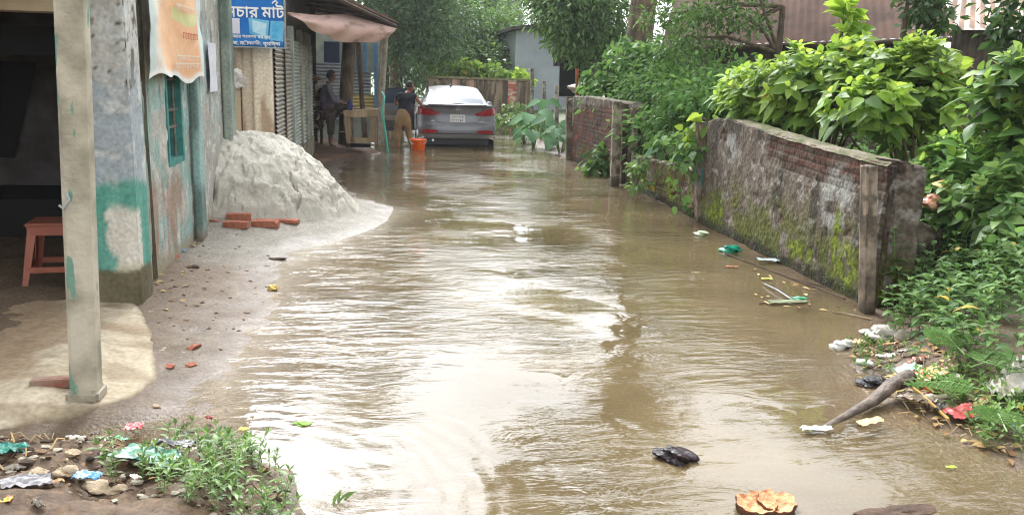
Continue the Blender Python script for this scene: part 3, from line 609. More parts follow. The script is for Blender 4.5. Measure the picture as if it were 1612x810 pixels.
def pic(a, c, nm):
    b = MB(); V = [S(*q) for q in a]; b.add([(v.x, 10.771-.001*c, v.z) for v in V], [(0, 1, 2, 3)]); P(b.obj('picture', nm), sgn)
mc1 = mat('picture_cyan', lin(120, 196, 226), lin(86, 170, 214), 6, .4, 0); mc2 = mat('picture_pale', lin(206, 232, 240), lin(150, 208, 232), 9, .4, 0)
pic([(393, 53), (421, 64), (424, 33), (391, 28)], 1, mc1); pic([(398, 50), (418, 58), (420, 37), (397, 32)], 2, mc2)
pic([(424, 63), (446, 66), (447, 34), (426, 33)], 1, mc1); pic([(428, 60), (443, 62), (444, 38), (429, 37)], 2, mat('picture_blue', lin(60, 160, 214), lin(110, 196, 230), 9, .4, 0))
q = S(353, 59); tobj('small_lettering', 'ড বাজার সংলগন বর মর', .052, M_signw, MF(q.x, 10.772, q.z), sgn)
q = S(353, 69.5); tobj('small_lettering', 'রকাজ, মৌলভিভ, কুমিল্লা', .058, M_signw, MF(q.x, 10.772, q.z), sgn)
# shuttered row
SXX = -1.32
row = root('shuttered_shops', (SXX-1.5, 14, 0), 'row of small closed shops with dusty roller shutters and a sagging roof edge', 'building')
def shutter(y0, y1, m_, z0=.42, z1=2.08, name='roller_shutter', pitch=.055):
    n = int((z1-z0)/pitch); b = MB(); prof = []
    for i in range(n):
        z = z0+i*pitch
        for k, o_ in ((0, 0), (.25, .018), (.6, .026), (.9, .008)): prof.append((SXX+o_, z+k*pitch))
    V = [(x, y0, z) for x, z in prof]+[(x, y1, z) for x, z in prof]; k = len(prof)
    b.add(V, [(i, i+1, k+i+1, k+i) for i in range(k-1)]); return P(b.obj(name, m_), row)
def pier(y0, y1, m_, out=.05, z1=2.25):
    b = MB(); b.box((SXX-.15, y0, .1), (SXX+out, y1, z1)); P(b.obj('door_pier', m_), row)
yb = [11.02, 11.95, 12.9, 13.35, 14.3, 15.2, 15.95, 16.7]
shutter(yb[0], yb[1]-.04, M_zincd); pier(yb[1]-.04, yb[1]+.03, M_woodd, .04)
shutter(yb[1]+.03, yb[2], M_zincd); pier(yb[2], yb[2]+.1, M_teal)
shutter(yb[2]+.1, yb[4]-.1, M_teal); pier(yb[4]-.1, yb[4], M_zincd)
shutter(yb[4], yb[5]-.1, M_teal, pitch=.065); pier(yb[5]-.1, yb[5], M_zincd); shutter(yb[5], yb[6]-.1, M_zincd); pier(yb[6]-.1, yb[6], M_teal); shutter(yb[6], yb[7], M_teal)
b = MB(); b.box((-3.4, 11.1, .05), (SXX-.02, 19.3, .1)); b.box((SXX-.3, 11.0, .1), (SXX+.03, 16.7, .42)); P(b.obj('plinth', mat('stained_plinth', lin(150, 138, 116), lin(104, 92, 74), 4, .9, .4)), row)
b = MB(); b.box((-3.4, 11.15, .1), (-3.3, 19.3, 3.2)); b.box((-3.3, 19.2, .1), (SXX-.1, 19.3, 3)); b.box((SXX-.12, 11.0, 2.08), (SXX-.03, 16.7, 2.8)); b.box((-3.3, 16.62, .1), (SXX-.16, 16.7, 3.0)); P(b.obj('back_wall', M_dark), row)
# roof sheet and rafters
A = Vector((-1.15, 12.2, 2.86)); Bq = PY(626, 37, 17.7); 
rc = [A, Bq, Vector((Bq.x, 20, Bq.z)), Vector((-3.6, 20, 3.35)), Vector((-3.6, 11.2, 3.35)), Vector((-1.2, 11.2, 2.88))]
b = MB(); b.add([tuple(v) for v in rc]+[(v.x, v.y, v.z+.035) for v in rc], [(5, 4, 3, 2, 1, 0), (6, 7, 8, 9, 10, 11)]+[(i, (i+1) % 6, 6+(i+1) % 6, 6+i) for i in range(6)]); P(b.obj('roof', M_rust), row)
b = MB()
for k in range(7):
    f = k/6; q = A.lerp(Bq, f); b.tube([(q.x-.02, q.y, q.z-.05), (q.x-1.4, q.y+.4, q.z+.12)], .03, 5)
b.tube([(A.x, A.y, A.z-.04), (Bq.x-.03, Bq.y, Bq.z-.05)], .035, 6); P(b.obj('rafter_frame', M_woodd), row)
# awning cloth
na_, nb_ = 50, 24; u, v = np.meshgrid(np.linspace(0, 1, na_), np.linspace(0, 1, nb_), indexing='ij')
top = [PY(*q) for q in ((452, 19, 12.6), (500, 24, 13.9), (548, 22, 15.6), (600, 38, 16.9), (624, 45, 17.6))]
bot = [PY(*q) for q in ((454, 21, 12.6), (500, 52, 13.7), (540, 67, 15.4), (590, 67, 16.9), (614, 58, 17.5))]
tk = np.array([0, .28, .56, .84, 1]); tp_ = np.array([tuple(q) for q in top]); bt_ = np.array([tuple(q) for q in bot])
Pt = np.stack([np.interp(u, tk, tp_[:, k]) for k in range(3)], -1); Pb = np.stack([np.interp(u, tk, bt_[:, k]) for k in range(3)], -1)
Vc = Pt*(1-v[..., None])+Pb*v[..., None]; Vc[..., 0] += .10*np.sin(v*3.1)*np.sin(u*3.1)+.03*np.sin(u*26+v*5)*v; Vc[..., 1] -= .22*np.sin(v*3.0)*np.sin(u*3.1)
Vd = Vc.copy(); Vd[..., 1] += .006
cc = mixc(lin(214, 172, 162), lin(236, 206, 196), fbm(u*8, v*3, 4, 111)); cc = mixc(cc, lin(150, 116, 104), ss(.55, .7, fbm(u*14, v*6, 4, 112))*.6)
me = fastmesh('awning_cloth', np.concatenate([Vc.reshape(-1, 3), Vd.reshape(-1, 3)]), np.concatenate([grid_q(na_, nb_), grid_q(na_, nb_, na_*nb_)[:, ::-1]]), np.concatenate([cc.reshape(-1, 3)]*2))
o = link('awning_cloth', me, colmat('faded_cloth', nscale=30, namp=.08, bump=.2), smooth=True); tag(o, 'faded pink cloth awning sagging under the roof edge above the seated man', 'awning')
# posts
g = onG(600, 236); 
pr = root('awning_post', (g.x, g.y, 0), 'pale round post holding the roof corner between the wooden frame and the green hose', 'post')
tq = PY(607, 55, g.y); b = MB(); b.tube([(g.x, g.y, -.1), (g.x+.02, g.y, 1.2), (tq.x, g.y, 2.52)], [.075, .07, .068], 12); P(b.obj('shaft', M_conc, smooth=True), pr)
b = MB(); b.tube([(g.x-.11, g.y+.02, -.05), (g.x-.06, g.y+.02, 1.3), (g.x, g.y+.03, 2.3)], [.02, .018, .015], 6); P(b.obj('bamboo_strut', M_wood), pr)
g = PY(545, 205, 18.3); g.z = .1; tr = root('tree_trunk', (g.x, g.y, 0), 'bare grey brown tree trunk standing behind the knee of the seated man', 'tree')
b = MB(); t1 = PY(551, 40, g.y); b.tube([(g.x, g.y, -.05), (g.x+.0, g.y, .5), (g.x+.01, g.y, 1.2), (t1.x, g.y, 2.5)], [.19, .15, .14, .13], 12); P(b.obj('trunk', M_bark, smooth=True), tr)
g2 = PY(576, 195, 19.2); g2.z = .1; b = MB(); t2 = PY(562, 70, g2.y); tr2 = root('tree_trunk', (g2.x, g2.y, 0), 'thin leaning trunk between the thick trunk and the pale roof post', 'tree')
b.tube([(g2.x, g2.y, -.05), (g2.x-.08, g2.y, 1.0), (t2.x, g2.y, 2.6)], [.07, .055, .05], 8); P(b.obj('trunk', M_bark, smooth=True), tr2)
# tin shed behind
td = root('tin_shed', (-1, 21.5, 0), 'tin shed with white and yellow corrugated panels and a blue window post behind the trunks', 'shed')
def corr(b, x0, x1, y, z0, z1, pitch=.09, amp=.02):
    n = int((x1-x0)/pitch*4)+1; V = [];
    for i in range(n+1):
        x = x0+(x1-x0)*i/n; o_ = amp*math.sin(2*math.pi*(x-x0)/pitch); V += [(x, y+o_, z0), (x, y+o_, z1)]
    b.add(V, [(2*i, 2*i+2, 2*i+3, 2*i+1) for i in range(n)]); return b
def corrh(b, x0, x1, y, z0, z1, pitch=.08, amp=.018):
    n = int((z1-z0)/pitch*4)+1; V = []
    for i in range(n+1):
        z = z0+(z1-z0)*i/n; o_ = amp*math.sin(2*math.pi*(z-z0)/pitch); V += [(x0, y+o_, z), (x1, y+o_, z)]
    b.add(V, [(2*i, 2*i+2, 2*i+3, 2*i+1) for i in range(n)]); return b
sxf = lambda px, py: PY(px, py, 21.2)
def rect(px0, py0, px1, py1, y=21.2): a, c = PY(px0, py1, y), PY(px1, py0, y); return a.x, c.x, a.z, c.z
x0, x1, z0, z1 = rect(488, 100, 552, 190); P(corrh(MB(), x0, x1, 21.2, z0, z1).obj('wall_sheet', M_zinc), td)
x0, x1, z0, z1 = rect(555, 112, 582, 150); P(corrh(MB(), x0, x1, 21.2, z0, z1).obj('wall_sheet', M_zinc), td)
x0, x1, z0, z1 = rect(555, 150, 590, 174); P(corrh(MB(), x0, x1, 21.2, z0, z1).obj('wall_sheet', mat('yellowed_tin', lin(204, 186, 120), lin(176, 160, 112), 5, .6, .2)), td)
x0, x1, z0, z1 = rect(488, 52, 600, 112); b = MB(); b.box((x0, 21.3, z0), (x1, 21.36, z1)); b.box((x0, 21.3, 0), (x1-.25, 21.36, z0)); P(b.obj('wall', M_teal), td)
x0, x1, z0, z1 = rect(510, 66, 534, 102); b = MB(); b.box((x0, 21.27, z0), (x1, 21.298, z1)); P(b.obj('window', mat('dark_blue_window', lin(40, 54, 78), lin(30, 40, 58), 5, .3, 0)), td)
M_blue = mat('blue_paint', lin(86, 134, 164), lin(60, 100, 130), 7, .5, .2)
for (a_, c_) in ((561, 566), (572, 577), (589, 595)):
    x0, x1, z0, z1 = rect(a_, 60, c_, 113, 21.1); b = MB(); b.box((x0, 21.08, z0 if a_ < 585 else 0), (x1, 21.16, z1)); P(b.obj('blue_post', M_blue), td)
b = MB(); b.box((-3, 21.0, 2.9), (.1, 24, 2.96)); P(b.obj('roof', M_rustroof), td)
# wood stack
ws = root('firewood_stack', (-1.15, 18.3, .2), 'tall stack of firewood and brown sacks beside the last shutter', 'firewood')
rn = random.Random(4); q0, q1 = PY(489, 205, 18.2), PY(509, 122, 18.2)
z = q0.z; i = 0
while z < q1.z-.1:
    h_ = rn.uniform(.05, .09)
    for k in range(3):
        b = MB(); xx = q0.x+(q1.x-q0.x)*(k+.5)/3+rn.uniform(-.03, .03); b.tube([(xx, 17.95+rn.uniform(-.1, .1), z+h_/2), (xx+rn.uniform(-.03, .03), 18.5, z+h_/2)], [h_*.62, h_*.55], 7, flat=rn.uniform(.6, 1)); P(b.obj('log', M_woodd if rn.random() < .6 else M_wood), ws)
    z += h_*.95
b = MB(); b.blob(((q0.x+q1.x)/2+.1, 18.0, 1.33), .14, 5, .3, sc=(1, .8, .7)); o = b.obj('white_bag', M_sack, None, True); tag(o, 'small white bag resting near the top of the firewood stack', 'bag')
b = MB(); b.blob(((q0.x+q1.x)/2, 18.15, q1.z-.07), .17, 9, .3, sc=(1.1, .9, .6)); o = b.obj('brown_sack', mat('jute', lin(140, 110, 78), lin(96, 74, 52), 12, .9, .6), None, True); tag(o, 'brown jute bundle on top of the firewood stack', 'sack')
# dark earth ledge under the shops' front
xs2, ys2 = np.meshgrid(np.arange(-1.5, .12, .03), np.arange(15.2, 20.5, .05), indexing='ij'); e_ = np.interp(ys2, [15.2, 16.5, 17.2, 17.9, 18.3, 20.5], [-1.1, -.75, -.35, -.05, -.2, -.5])
zz = gh(xs2, ys2)+.10*ss(.05, -.15, xs2-e_)+.04*(fbm(xs2*8, ys2*8, 4, 121)-.5)-.04
o = link('earth_bank', fastmesh('earth_bank', np.stack([xs2, ys2, zz], -1), grid_q(*xs2.shape), mixc(lin(78, 60, 50), lin(112, 90, 72), fbm(xs2*9, ys2*9, 4, 122))), M_brickwall, smooth=True); tag(o, kind='structure')
# wooden open frame (display box)
wf = root('wooden_stand', (-.4, 17.35, .1), 'rough open wooden box frame standing by the roof post in front of the trunks', 'frame')
b = MB(); F_ = lambda px, py: PY(px, py, 17.15)
def slab(poly, y0, y1, m_, nm, par): 
    b = MB(); b.prism([(F_(*q).x, F_(*q).z) for q in poly], y0, y1); P(b.obj(nm, m_), par)
zt = F_(560, 176).z
slab([(540, 175), (595, 172), (595, 183), (543, 185)], 17.1, 17.62, M_wood, 'top', wf)
slab([(541, 185), (551, 185), (555, 225), (546, 226)], 17.12, 17.17, M_wood, 'leg', wf)
slab([(583, 183), (592, 183), (591, 224), (583, 224)], 17.12, 17.17, M_wood, 'leg', wf)
slab([(551, 217), (583, 217), (583, 225), (554, 225)], 17.12, 17.16, M_wood, 'rail', wf)
slab([(541, 185), (549, 185), (553, 219), (547, 220)], 17.55, 17.6, M_woodd, 'leg', wf); slab([(585, 183), (592, 183), (591, 219), (585, 219)], 17.55, 17.6, M_woodd, 'leg', wf)
b = MB(); q = F_(567, 213); b.box((q.x-.2, 17.2, .17), (q.x+.2, 17.5, .24)); P(b.obj('shelf', M_black), wf)
# husk heap and green bag
g = onG(568, 232); b = MB(); b.blob((g.x, g.y+.1, g.z+.02), .3, 4, .3, sub=3, sc=(1.1, .5, .28)); o = b.obj('straw_heap', mat('straw', lin(160, 124, 74), lin(110, 82, 50), 20, .95, 1, 50, bdist=.03), None, True); tag(o, 'low heap of brown straw at the foot of the wooden frame', 'straw heap')
M_gbag = mat('green_polythene', lin(96, 178, 138), lin(60, 140, 110), 9, .35, .6, 15, bdist=.03)
g = onG(567, 236); b = MB(); b.blob((g.x, g.y-.08, g.z+.06), .12, 8, .35, sc=(1.4, .8, .5)); o = b.obj('plastic_bag', M_gbag, None, True); tag(o, 'pale green plastic bag on the straw by the wooden frame', 'bag')
# hose
g = onG(611, 241, 0); q1 = PY(605, 150, g.y+.6); b = MB(); b.tube([(g.x, g.y, -.03), (g.x-.05, g.y+.1, .35), (g.x-.12, g.y+.35, .8), (q1.x, g.y+.6, 1.12), (q1.x-.05, g.y+.75, 1.2)], .025, 8); o = b.obj('garden_hose', mat('hose_green', lin(90, 190, 165), lin(70, 165, 140), 8, .4, .1), None, True); tag(o, 'pale green hose hanging down into the water beside the roof post', 'hose')
# ------------------------------------------------------------------ people (skinned chains)
def skin(name, chains, m_, parent=None, sub=2):
    """chains: list of dict(name -> (pos, r, parent_name)); separate chains stay in one mesh"""
    V, E, R_, roots = [], [], [], []; idx = {}
    for ch in chains:
        first = True
        for nm, pos, r_, par in ch:
            idx[nm] = len(V); V.append(Vector(pos)); R_.append(r_ if isinstance(r_, tuple) else (r_, r_))
            if first: roots.append(idx[nm]); first = False
            else: E.append((idx[par], idx[nm]))
    me = bpy.data.meshes.new(name); me.from_pydata([tuple(v) for v in V], E, []); o = bpy.data.objects.new(name, me); C.objects.link(o)
    md = o.modifiers.new('s', 'SKIN'); md.use_smooth_shade = True
    lay = me.skin_vertices[0].data if me.skin_vertices else None
    if lay is None:
        bm = bmesh.new(); bm.from_mesh(me); bm.verts.layers.skin.verify(); bm.to_mesh(me); bm.free(); lay = me.skin_vertices[0].data
    for i, r_ in enumerate(R_): lay[i].radius = r_; lay[i].use_root = i in roots
    s2 = o.modifiers.new('u', 'SUBSURF'); s2.levels = sub; s2.render_levels = sub
    bpy.context.view_layer.update(); dg = bpy.context.evaluated_depsgraph_get(); m2_ = bpy.data.meshes.new_from_object(o.evaluated_get(dg)); bpy.data.objects.remove(o)
    m2_.materials.clear(); return link(name, m2_, m_, parent, True)
M_skin = mat('brown_skin', lin(158, 106, 80), lin(142, 92, 68), 10, .55, .1); M_skind = mat('dark_brown_skin', lin(112, 74, 56), lin(96, 62, 46), 10, .55, .1)
M_hair = mat('black_hair', (.012, .01, .01), (.02, .017, .015), 60, .6, .6, 90)
def head(parent, c, fwd, m_, s=1., tilt=0):
    """head mesh pieces in place: returns verts for skin? -> separate face bits parented as children of the person"""
    f = Vector(fwd).normalized(); r_ = Vector((0, 0, 1)).cross(f)*-1; up = Vector((0, 0, 1))
    M4 = Matrix(((-r_.x*-1, f.x, up.x, c[0]), (-r_.y*-1, f.y, up.y, c[1]), (-r_.z*-1, f.z, up.z, c[2]), (0, 0, 0, 1))) @ Matrix.Rotation(tilt, 4, 'X')
    def hv(px, py, pz): return M4 @ Vector((px*s, py*s, pz*s))
    b = MB(); bm = bmesh.new(); bmesh.ops.create_uvsphere(bm, u_segments=16, v_segments=12, radius=1)
    V = []
    for v in bm.verts:
        x, y, z = v.co; w = .074*(1-.18*max(0, -z)); yy = y*.093
        if z < -.2 and y < 0: yy *= .75
        if z < -.1 and y > 0: yy *= 1.02
        V.append((x*w, yy, z*.115))
    b.add([hv(*p) for p in V], [[v.index for v in f_.verts] for f_ in bm.faces])
    b.add([hv(*p) for p in ((-.012, .088, .01), (.012, .088, .01), (.017, .092, -.03), (-.017, .092, -.03), (0, .116, -.026))], [(0, 1, 4), (1, 2, 4), (2, 3, 4), (3, 0, 4)])
    for sd_ in (-1, 1): b.blob(hv(sd_*.076, -.005, -.005), .022*s, 1, .1, sub=1, sc=(.5, .8, 1.3))
    fo = b.obj('face', m_, parent, True)
    bm.free()
    h = MB(); bm = bmesh.new(); bmesh.ops.create_uvsphere(bm, u_segments=18, v_segments=14, radius=1); 
    bmesh.ops.delete(bm, geom=[v for v in bm.verts if (v.co.z < .32 and v.co.y > .1) or v.co.z < -.25], context='VERTS'); bm.verts.index_update()
    h.add([hv(v.co.x*.082, v.co.y*.102-.002, v.co.z*.128+.004) for v in bm.verts], [[v.index for v in f_.verts] for f_ in bm.faces]); h.obj('hair', M_hair, parent, True); bm.free()
    e = MB(); 
    for sd_ in (-1, 1): e.blob(hv(sd_*.03, .088, .015), .011*s, 1, 0, sub=1, sc=(1, .6, .7)); 
    for sd_ in (-1, 1): e.tube([hv(sd_*.045, .086, .035), hv(sd_*.018, .094, .036)], .004, 4)
    e.obj('eyes', M_hair, parent); mth = MB(); mth.tube([hv(-.022, .09, -.058), hv(0, .097, -.056), hv(.022, .09, -.058)], .005, 5); mth.obj('mouth', mat('lips', lin(120, 66, 58), lin(110, 60, 52), 5, .5, 0), parent)
def hand_chains(tag_, wrist, direc, palmn, s=1.):
    d = Vector(direc).normalized(); n = Vector(palmn).normalized(); sd_ = d.cross(n).normalized(); ch = []
    w = Vector(wrist); ch.append([(tag_+'p0', w, (.026*s, .02*s), None), (tag_+'p1', w+d*.05*s, (.036*s, .018*s), tag_+'p0'), (tag_+'p2', w+d*.085*s, (.036*s, .016*s), tag_+'p1')])
    for k, (o_, l_) in enumerate(((-.03, .062), (-.01, .075), (.01, .07), (.03, .055))):
        a = w+d*.075*s+sd_*o_*s; ch.append([(f'{tag_}f{k}a', a, .0095*s, None), (f'{tag_}f{k}b', a+d*l_*.55*s+n*.008, .009*s, f'{tag_}f{k}a'), (f'{tag_}f{k}c', a+d*l_*.9*s+n*.03, .0075*s, f'{tag_}f{k}b')])
    a = w+d*.03*s-sd_*.025*s; ch.append([(tag_+'ta', a, .011*s, None), (tag_+'tb', a+d*.03*s-sd_*.03*s, .0105*s, tag_+'ta'), (tag_+'tc', a+d*.06*s-sd_*.035*s+n*.02, .009*s, tag_+'tb')])
    return ch
# standing man at the car, seen from behind, right arm reaching to the lamp
mg = G(638, 229, 0.); my = 19.35; mxx = PY(634, 200, my).x
man = root('person', (mxx, my, -.12), 'man in dark t-shirt and khaki trousers wading beside the car, hand on its tail lamp', 'person')
man_s = .93
hip = Vector((0, 0, .88*man_s)); ch_ = Vector((.05, .12, 1.21*man_s)); nk = Vector((.11, .2, 1.40*man_s)); hd = Vector((.17, .27, 1.53*man_s))
sh_l, sh_r = Vector((-.10, .16, 1.34*man_s)), Vector((.26, .18, 1.33*man_s))
tgt = PY(664, 168, 19.62); tgt = Vector((tgt.x-mxx, tgt.y-my, tgt.z+.12))
el_r = sh_r.lerp(tgt, .5)+Vector((.05, -.07, -.04)); wr_r = tgt-(tgt-el_r).normalized()*.09
el_l = Vector((-.17, .33, 1.14*man_s)); wr_l = Vector((-.03, .5, 1.12*man_s))
def legs(o_=0.):
    return [('hipL', (-.09, .0, .86*man_s), .095+o_, 'hip'), ('knL', (-.11, .03, .48*man_s), .062+o_, 'hipL'), ('anL', (-.10, -.03, .10), .04+o_, 'knL'),
            ('hipR', (.1, .0, .86*man_s), .095+o_, 'hip'), ('knR', (.13, .06, .48*man_s), .062+o_, 'hipR'), ('anR', (.2, .05, .10), .04+o_, 'knR')]
body = [[('hip', hip, (.08, .07), None), ('ch', ch_, (.1, .08), 'hip'), ('up', ch_.lerp(nk, .6), (.1, .075), 'ch'), ('nk', nk, .05, 'up'), ('hd0', nk.lerp(hd, .5), .052, 'nk'),
         ('sl', sh_l, .05, 'up'), ('el', el_l, .04, 'sl'), ('wl', wr_l, .028, 'el'), ('sr', sh_r, .05, 'up'), ('er', el_r, .04, 'sr'), ('wr', wr_r, .028, 'er')]+legs()
        + [('tL', (-.1, .1, .04), .035, 'anL'), ('tR', (.22, .16, .04), .035, 'anR')]]
body += hand_chains('R', wr_r, tgt-el_r, (0, .3, -1)); body += hand_chains('L', wr_l, (.6, .6, -.1), (.3, 0, -1))
skin('body', body, M_skin, man)
head(man, hd+Vector((0, 0, .02)), (.75, .6, -.12), M_skin, 1.0)
M_tee = mat('dark_tshirt', lin(34, 36, 48), lin(26, 27, 36), 8, .9, .3, 18, bdist=.02); M_kh = mat('khaki_cloth', lin(158, 132, 92), lin(132, 108, 72), 8, .9, .5, 16, bdist=.03)
sl = sh_l.lerp(el_l, .5); sr = sh_r.lerp(el_r, .32)
skin('tshirt', [[('a', hip+Vector((0, 0, -.1)), (.15, .12), None), ('b', ch_, (.155, .12), 'a'), ('c', ch_.lerp(nk, .62), (.13, .1), 'b'), ('d', ch_.lerp(nk, .85), (.085, .075), 'c'), ('e', sh_l, .072, 'c'), ('f', sl, .062, 'e'), ('g', sh_r, .072, 'c'), ('h', sr, .062, 'g')]], M_tee, man)
skin('trousers', [[('wst', hip+Vector((0, 0, .16)), (.12, .1), None), ('hip', hip+Vector((0, 0, .03)), (.14, .12), 'wst'), ('hp2', hip+Vector((0, 0, -.08)), (.15, .13), 'hip')] + [(n_, p_, r_, pp if pp != 'hip' else 'hp2') for n_, p_, r_, pp in
     [('hL', (-.085, 0, .72*man_s), .105, 'hip'), ('kL', (-.11, .02, .46*man_s), .078, 'hL'), ('cL', (-.105, -.02, .24), .062, 'kL'), ('hR', (.1, .01, .72*man_s), .105, 'hip'), ('kR', (.13, .05, .46*man_s), .078, 'hR'), ('cR', (.18, .04, .24), .062, 'kR')]]], M_kh, man)
# seated man
g = onG(521, 233); sm = root('person', (g.x, g.y-.12, g.z), 'barefoot man in a grey shirt perched under the awning with one leg drawn up', 'person')
k = .96; hp_ = Vector((-.04, .05, .80*k)); ct = Vector((-.07, .05, 1.12*k)); nk2 = Vector((-.03, .05, 1.33*k)); hd2 = Vector((.03, .06, 1.47*k))
kR = Vector((.38, -.10, .88*k)); aR = Vector((.30, -.14, .46*k)); kL = Vector((.02, -.08, .47*k)); aL = Vector((.0, -.1, .09))
s1, s2_ = Vector((-.03, -.14, 1.26*k)), Vector((-.08, .24, 1.26*k)); e1_, w1_ = Vector((.08, -.2, 1.0*k)), Vector((.34, -.1, .93*k)); e2_, w2_ = Vector((.12, .2, 1.0*k)), Vector((.38, .06, .92*k))
body = [[('hip', hp_, (.08, .08), None), ('ch', ct, (.08, .1), 'hip'), ('up', ct.lerp(nk2, .6), (.08, .1), 'ch'), ('nk', nk2, .048, 'up'), ('h0', nk2.lerp(hd2, .5), .05, 'nk'), ('s1', s1, .048, 'up'), ('e1', e1_, .038, 's1'), ('w1', w1_, .027, 'e1'), ('s2', s2_, .048, 'up'), ('e2', e2_, .038, 's2'), ('w2', w2_, .027, 'e2'),
         ('hL', hp_+Vector((.03, -.09, -.03)), .09, 'hip'), ('kL', kL, .06, 'hL'), ('aL', aL, .038, 'kL'), ('tL', aL+Vector((.12, -.03, -.05)), .034, 'aL'), ('hR', hp_+Vector((.04, .08, 0)), .09, 'hip'), ('kR', kR, .06, 'hR'), ('aR', aR, .038, 'kR'), ('tR', aR+Vector((.1, -.06, -.07)), .034, 'aR')]]
body += hand_chains('A', w1_, (1, .3, -.1), (0, 0, -1)); body += hand_chains('B', w2_, (1, -.3, -.15), (0, 0, -1)); skin('body', body, M_skind, sm)
head(sm, hd2+Vector((0, 0, .02)), (.8, .6, 0), M_skind)
M_shirt = mat('grey_shirt', lin(108, 100, 112), lin(82, 76, 88), 8, .9, .5, 16, bdist=.03); M_tr = mat('brown_trousers', lin(96, 84, 74), lin(72, 62, 54), 8, .9, .5, 16, bdist=.03)
skin('shirt', [[('a', hp_+Vector((0, 0, -.08)), (.15, .15), None), ('b', ct, (.145, .165), 'a'), ('c', ct.lerp(nk2, .62), (.12, .14), 'b'), ('d', ct.lerp(nk2, .85), (.08, .08), 'c'), ('e', s1, .068, 'c'), ('f', e1_, .055, 'e'), ('f2', e1_.lerp(w1_, .5), .048, 'f'), ('g', s2_, .068, 'c'), ('h', e2_, .055, 'g'), ('h2', e2_.lerp(w2_, .5), .048, 'h')]], M_shirt, sm)
skin('trousers', [[('hip', hp_+Vector((0, 0, .01)), (.15, .15), None), ('hL', hp_+Vector((.03, -.09, -.08)), .11, 'hip'), ('kL', kL, .085, 'hL'), ('cL', kL.lerp(aL, .55), .07, 'kL'), ('hR', hp_+Vector((.06, .08, 0)), .11, 'hip'), ('kR', kR, .08, 'hR'), ('cR', kR.lerp(aR, .4), .068, 'kR')]], M_tr, sm)
bq = root('wooden_bench', (g.x-.02, g.y+.05, g.z), 'narrow high wooden bench under the seated man', 'bench')
b = MB(); b.box((-.2, -.12, .67), (.42, .2, .71), bev=.006); b.obj('seat', M_woodd, bq)
for (x, y) in ((-.17, -.08), (.36, -.08), (-.17, .16), (.36, .16)): b = MB(); b.box((x-.02, y-.02, 0), (x+.02, y+.02, .67)); b.obj('leg', M_woodd, bq)
b = MB(); b.box((.2, -.1, .3), (.38, .12, .33)); b.obj('foot_rail', M_woodd, bq)
b = MB(); b.box((-.05, -.04, 0), (.05, .05, .14), bev=.02); b.box((-.075, -.03, .02), (.075, .03, .12), bev=.02); o = b.obj('cloth_bundle', mat('blue_cloth', lin(50, 60, 110), lin(40, 44, 84), 9, .8, .4), None, loc=(sm.location.x+.47, sm.location.y-.05, .80+sm.location.z)); 
bpy.data.objects.remove(o)
# ------------------------------------------------------------------ bucket
g = G(658, 236, 0); bk = root('bucket', (g.x, g.y, -.08), 'bright orange plastic bucket standing in the water behind the car', 'bucket')
M_or = mat('orange_plastic', lin(245, 112, 24), lin(236, 100, 18), 5, .35, .05)
b = MB(); b.lathe([(.001, .012), (.12, .01), (.125, 0), (.135, .02), (.168, .29), (.186, .292), (.188, .315), (.176, .318), (.168, .30), (.13, .03), (.001, .03)], 28); b.obj('pail', M_or, bk, True)
b = MB(); b.tube([(-.185*math.cos(a), -.02-.12*math.sin(a), .30-.10*math.sin(a)) for a in np.linspace(0, math.pi, 9)], .006, 6); b.obj('handle', M_white, bk)
b = MB(); b.lathe([(.02, -.01), (.02, .01)], 8, T(-.14, -.11, .22)); b.obj('grip', M_white, bk)
# ------------------------------------------------------------------ car
M_car = mat('silver_grey_paint', lin(122, 123, 127), lin(112, 113, 117), 3, .3, 0, metal=.35, spec=.5)
M_cglass = mat('car_glass', lin(70, 82, 96), lin(54, 66, 80), 1.5, .12, 0, spec=.3)
M_lamp = mat('red_lamp', lin(170, 16, 30), lin(120, 8, 20), 20, .15, 0, spec=.8)
M_chrome = mat('chrome', lin(222, 224, 228), lin(205, 208, 212), 5, .15, 0, metal=.7)
M_rub = mat('tyre_rubber', (.015, .015, .015), (.02, .02, .02), 20, .8, .2)
M_blk = mat('black_trim', (.02, .02, .022), (.014, .014, .015), 10, .5, .1)
cl_, cr_ = PY(656, 215, 19.55), PY(783, 215, 19.55)
car = root('car', ((cl_.x+cr_.x)/2, 19.5, -.15), 'silver grey sedan parked in the flood water with its left rear door open', 'car', rz=rad(-1.0))
tk = [0, .12, .25, .38, .46, .7, .9, .96, 1]
yRf = lambda t: np.interp(t, tk, [.07, .0, .0, .02, .075, .10, .07, .02, .05])
Wf = lambda t: np.interp(t, tk, [.84, .885, .90, .90, .90, .885, .85, .83, .79])
ztop = lambda y: np.interp(y, [0, .15, .6, 1.2, 2.6, 3.3, 4.0, 4.4, 4.5], [1.11, 1.12, 1.09, 1.03, 1.0, .98, .86, .74, .70])
zbot = lambda y: np.interp(y, [0, .3, .6, 4.0, 4.5], [.36, .32, .22, .2, .26])
def rearpt(x, t, off=0.):
    W = Wf(t); a = min(abs(x)/W, .999); y = yRf(t)+.42*(1-(1-a**3.4)**(1/3.4)); z = zbot(y)+t*(ztop(y)-zbot(y))
    return Vector((x, y-off, z)) if a < .86 else Vector((x+math.copysign(off*.8, x), y-off, z))
nt_, ns = 22, 21
tv = np.linspace(0, 1, nt_); rows = []
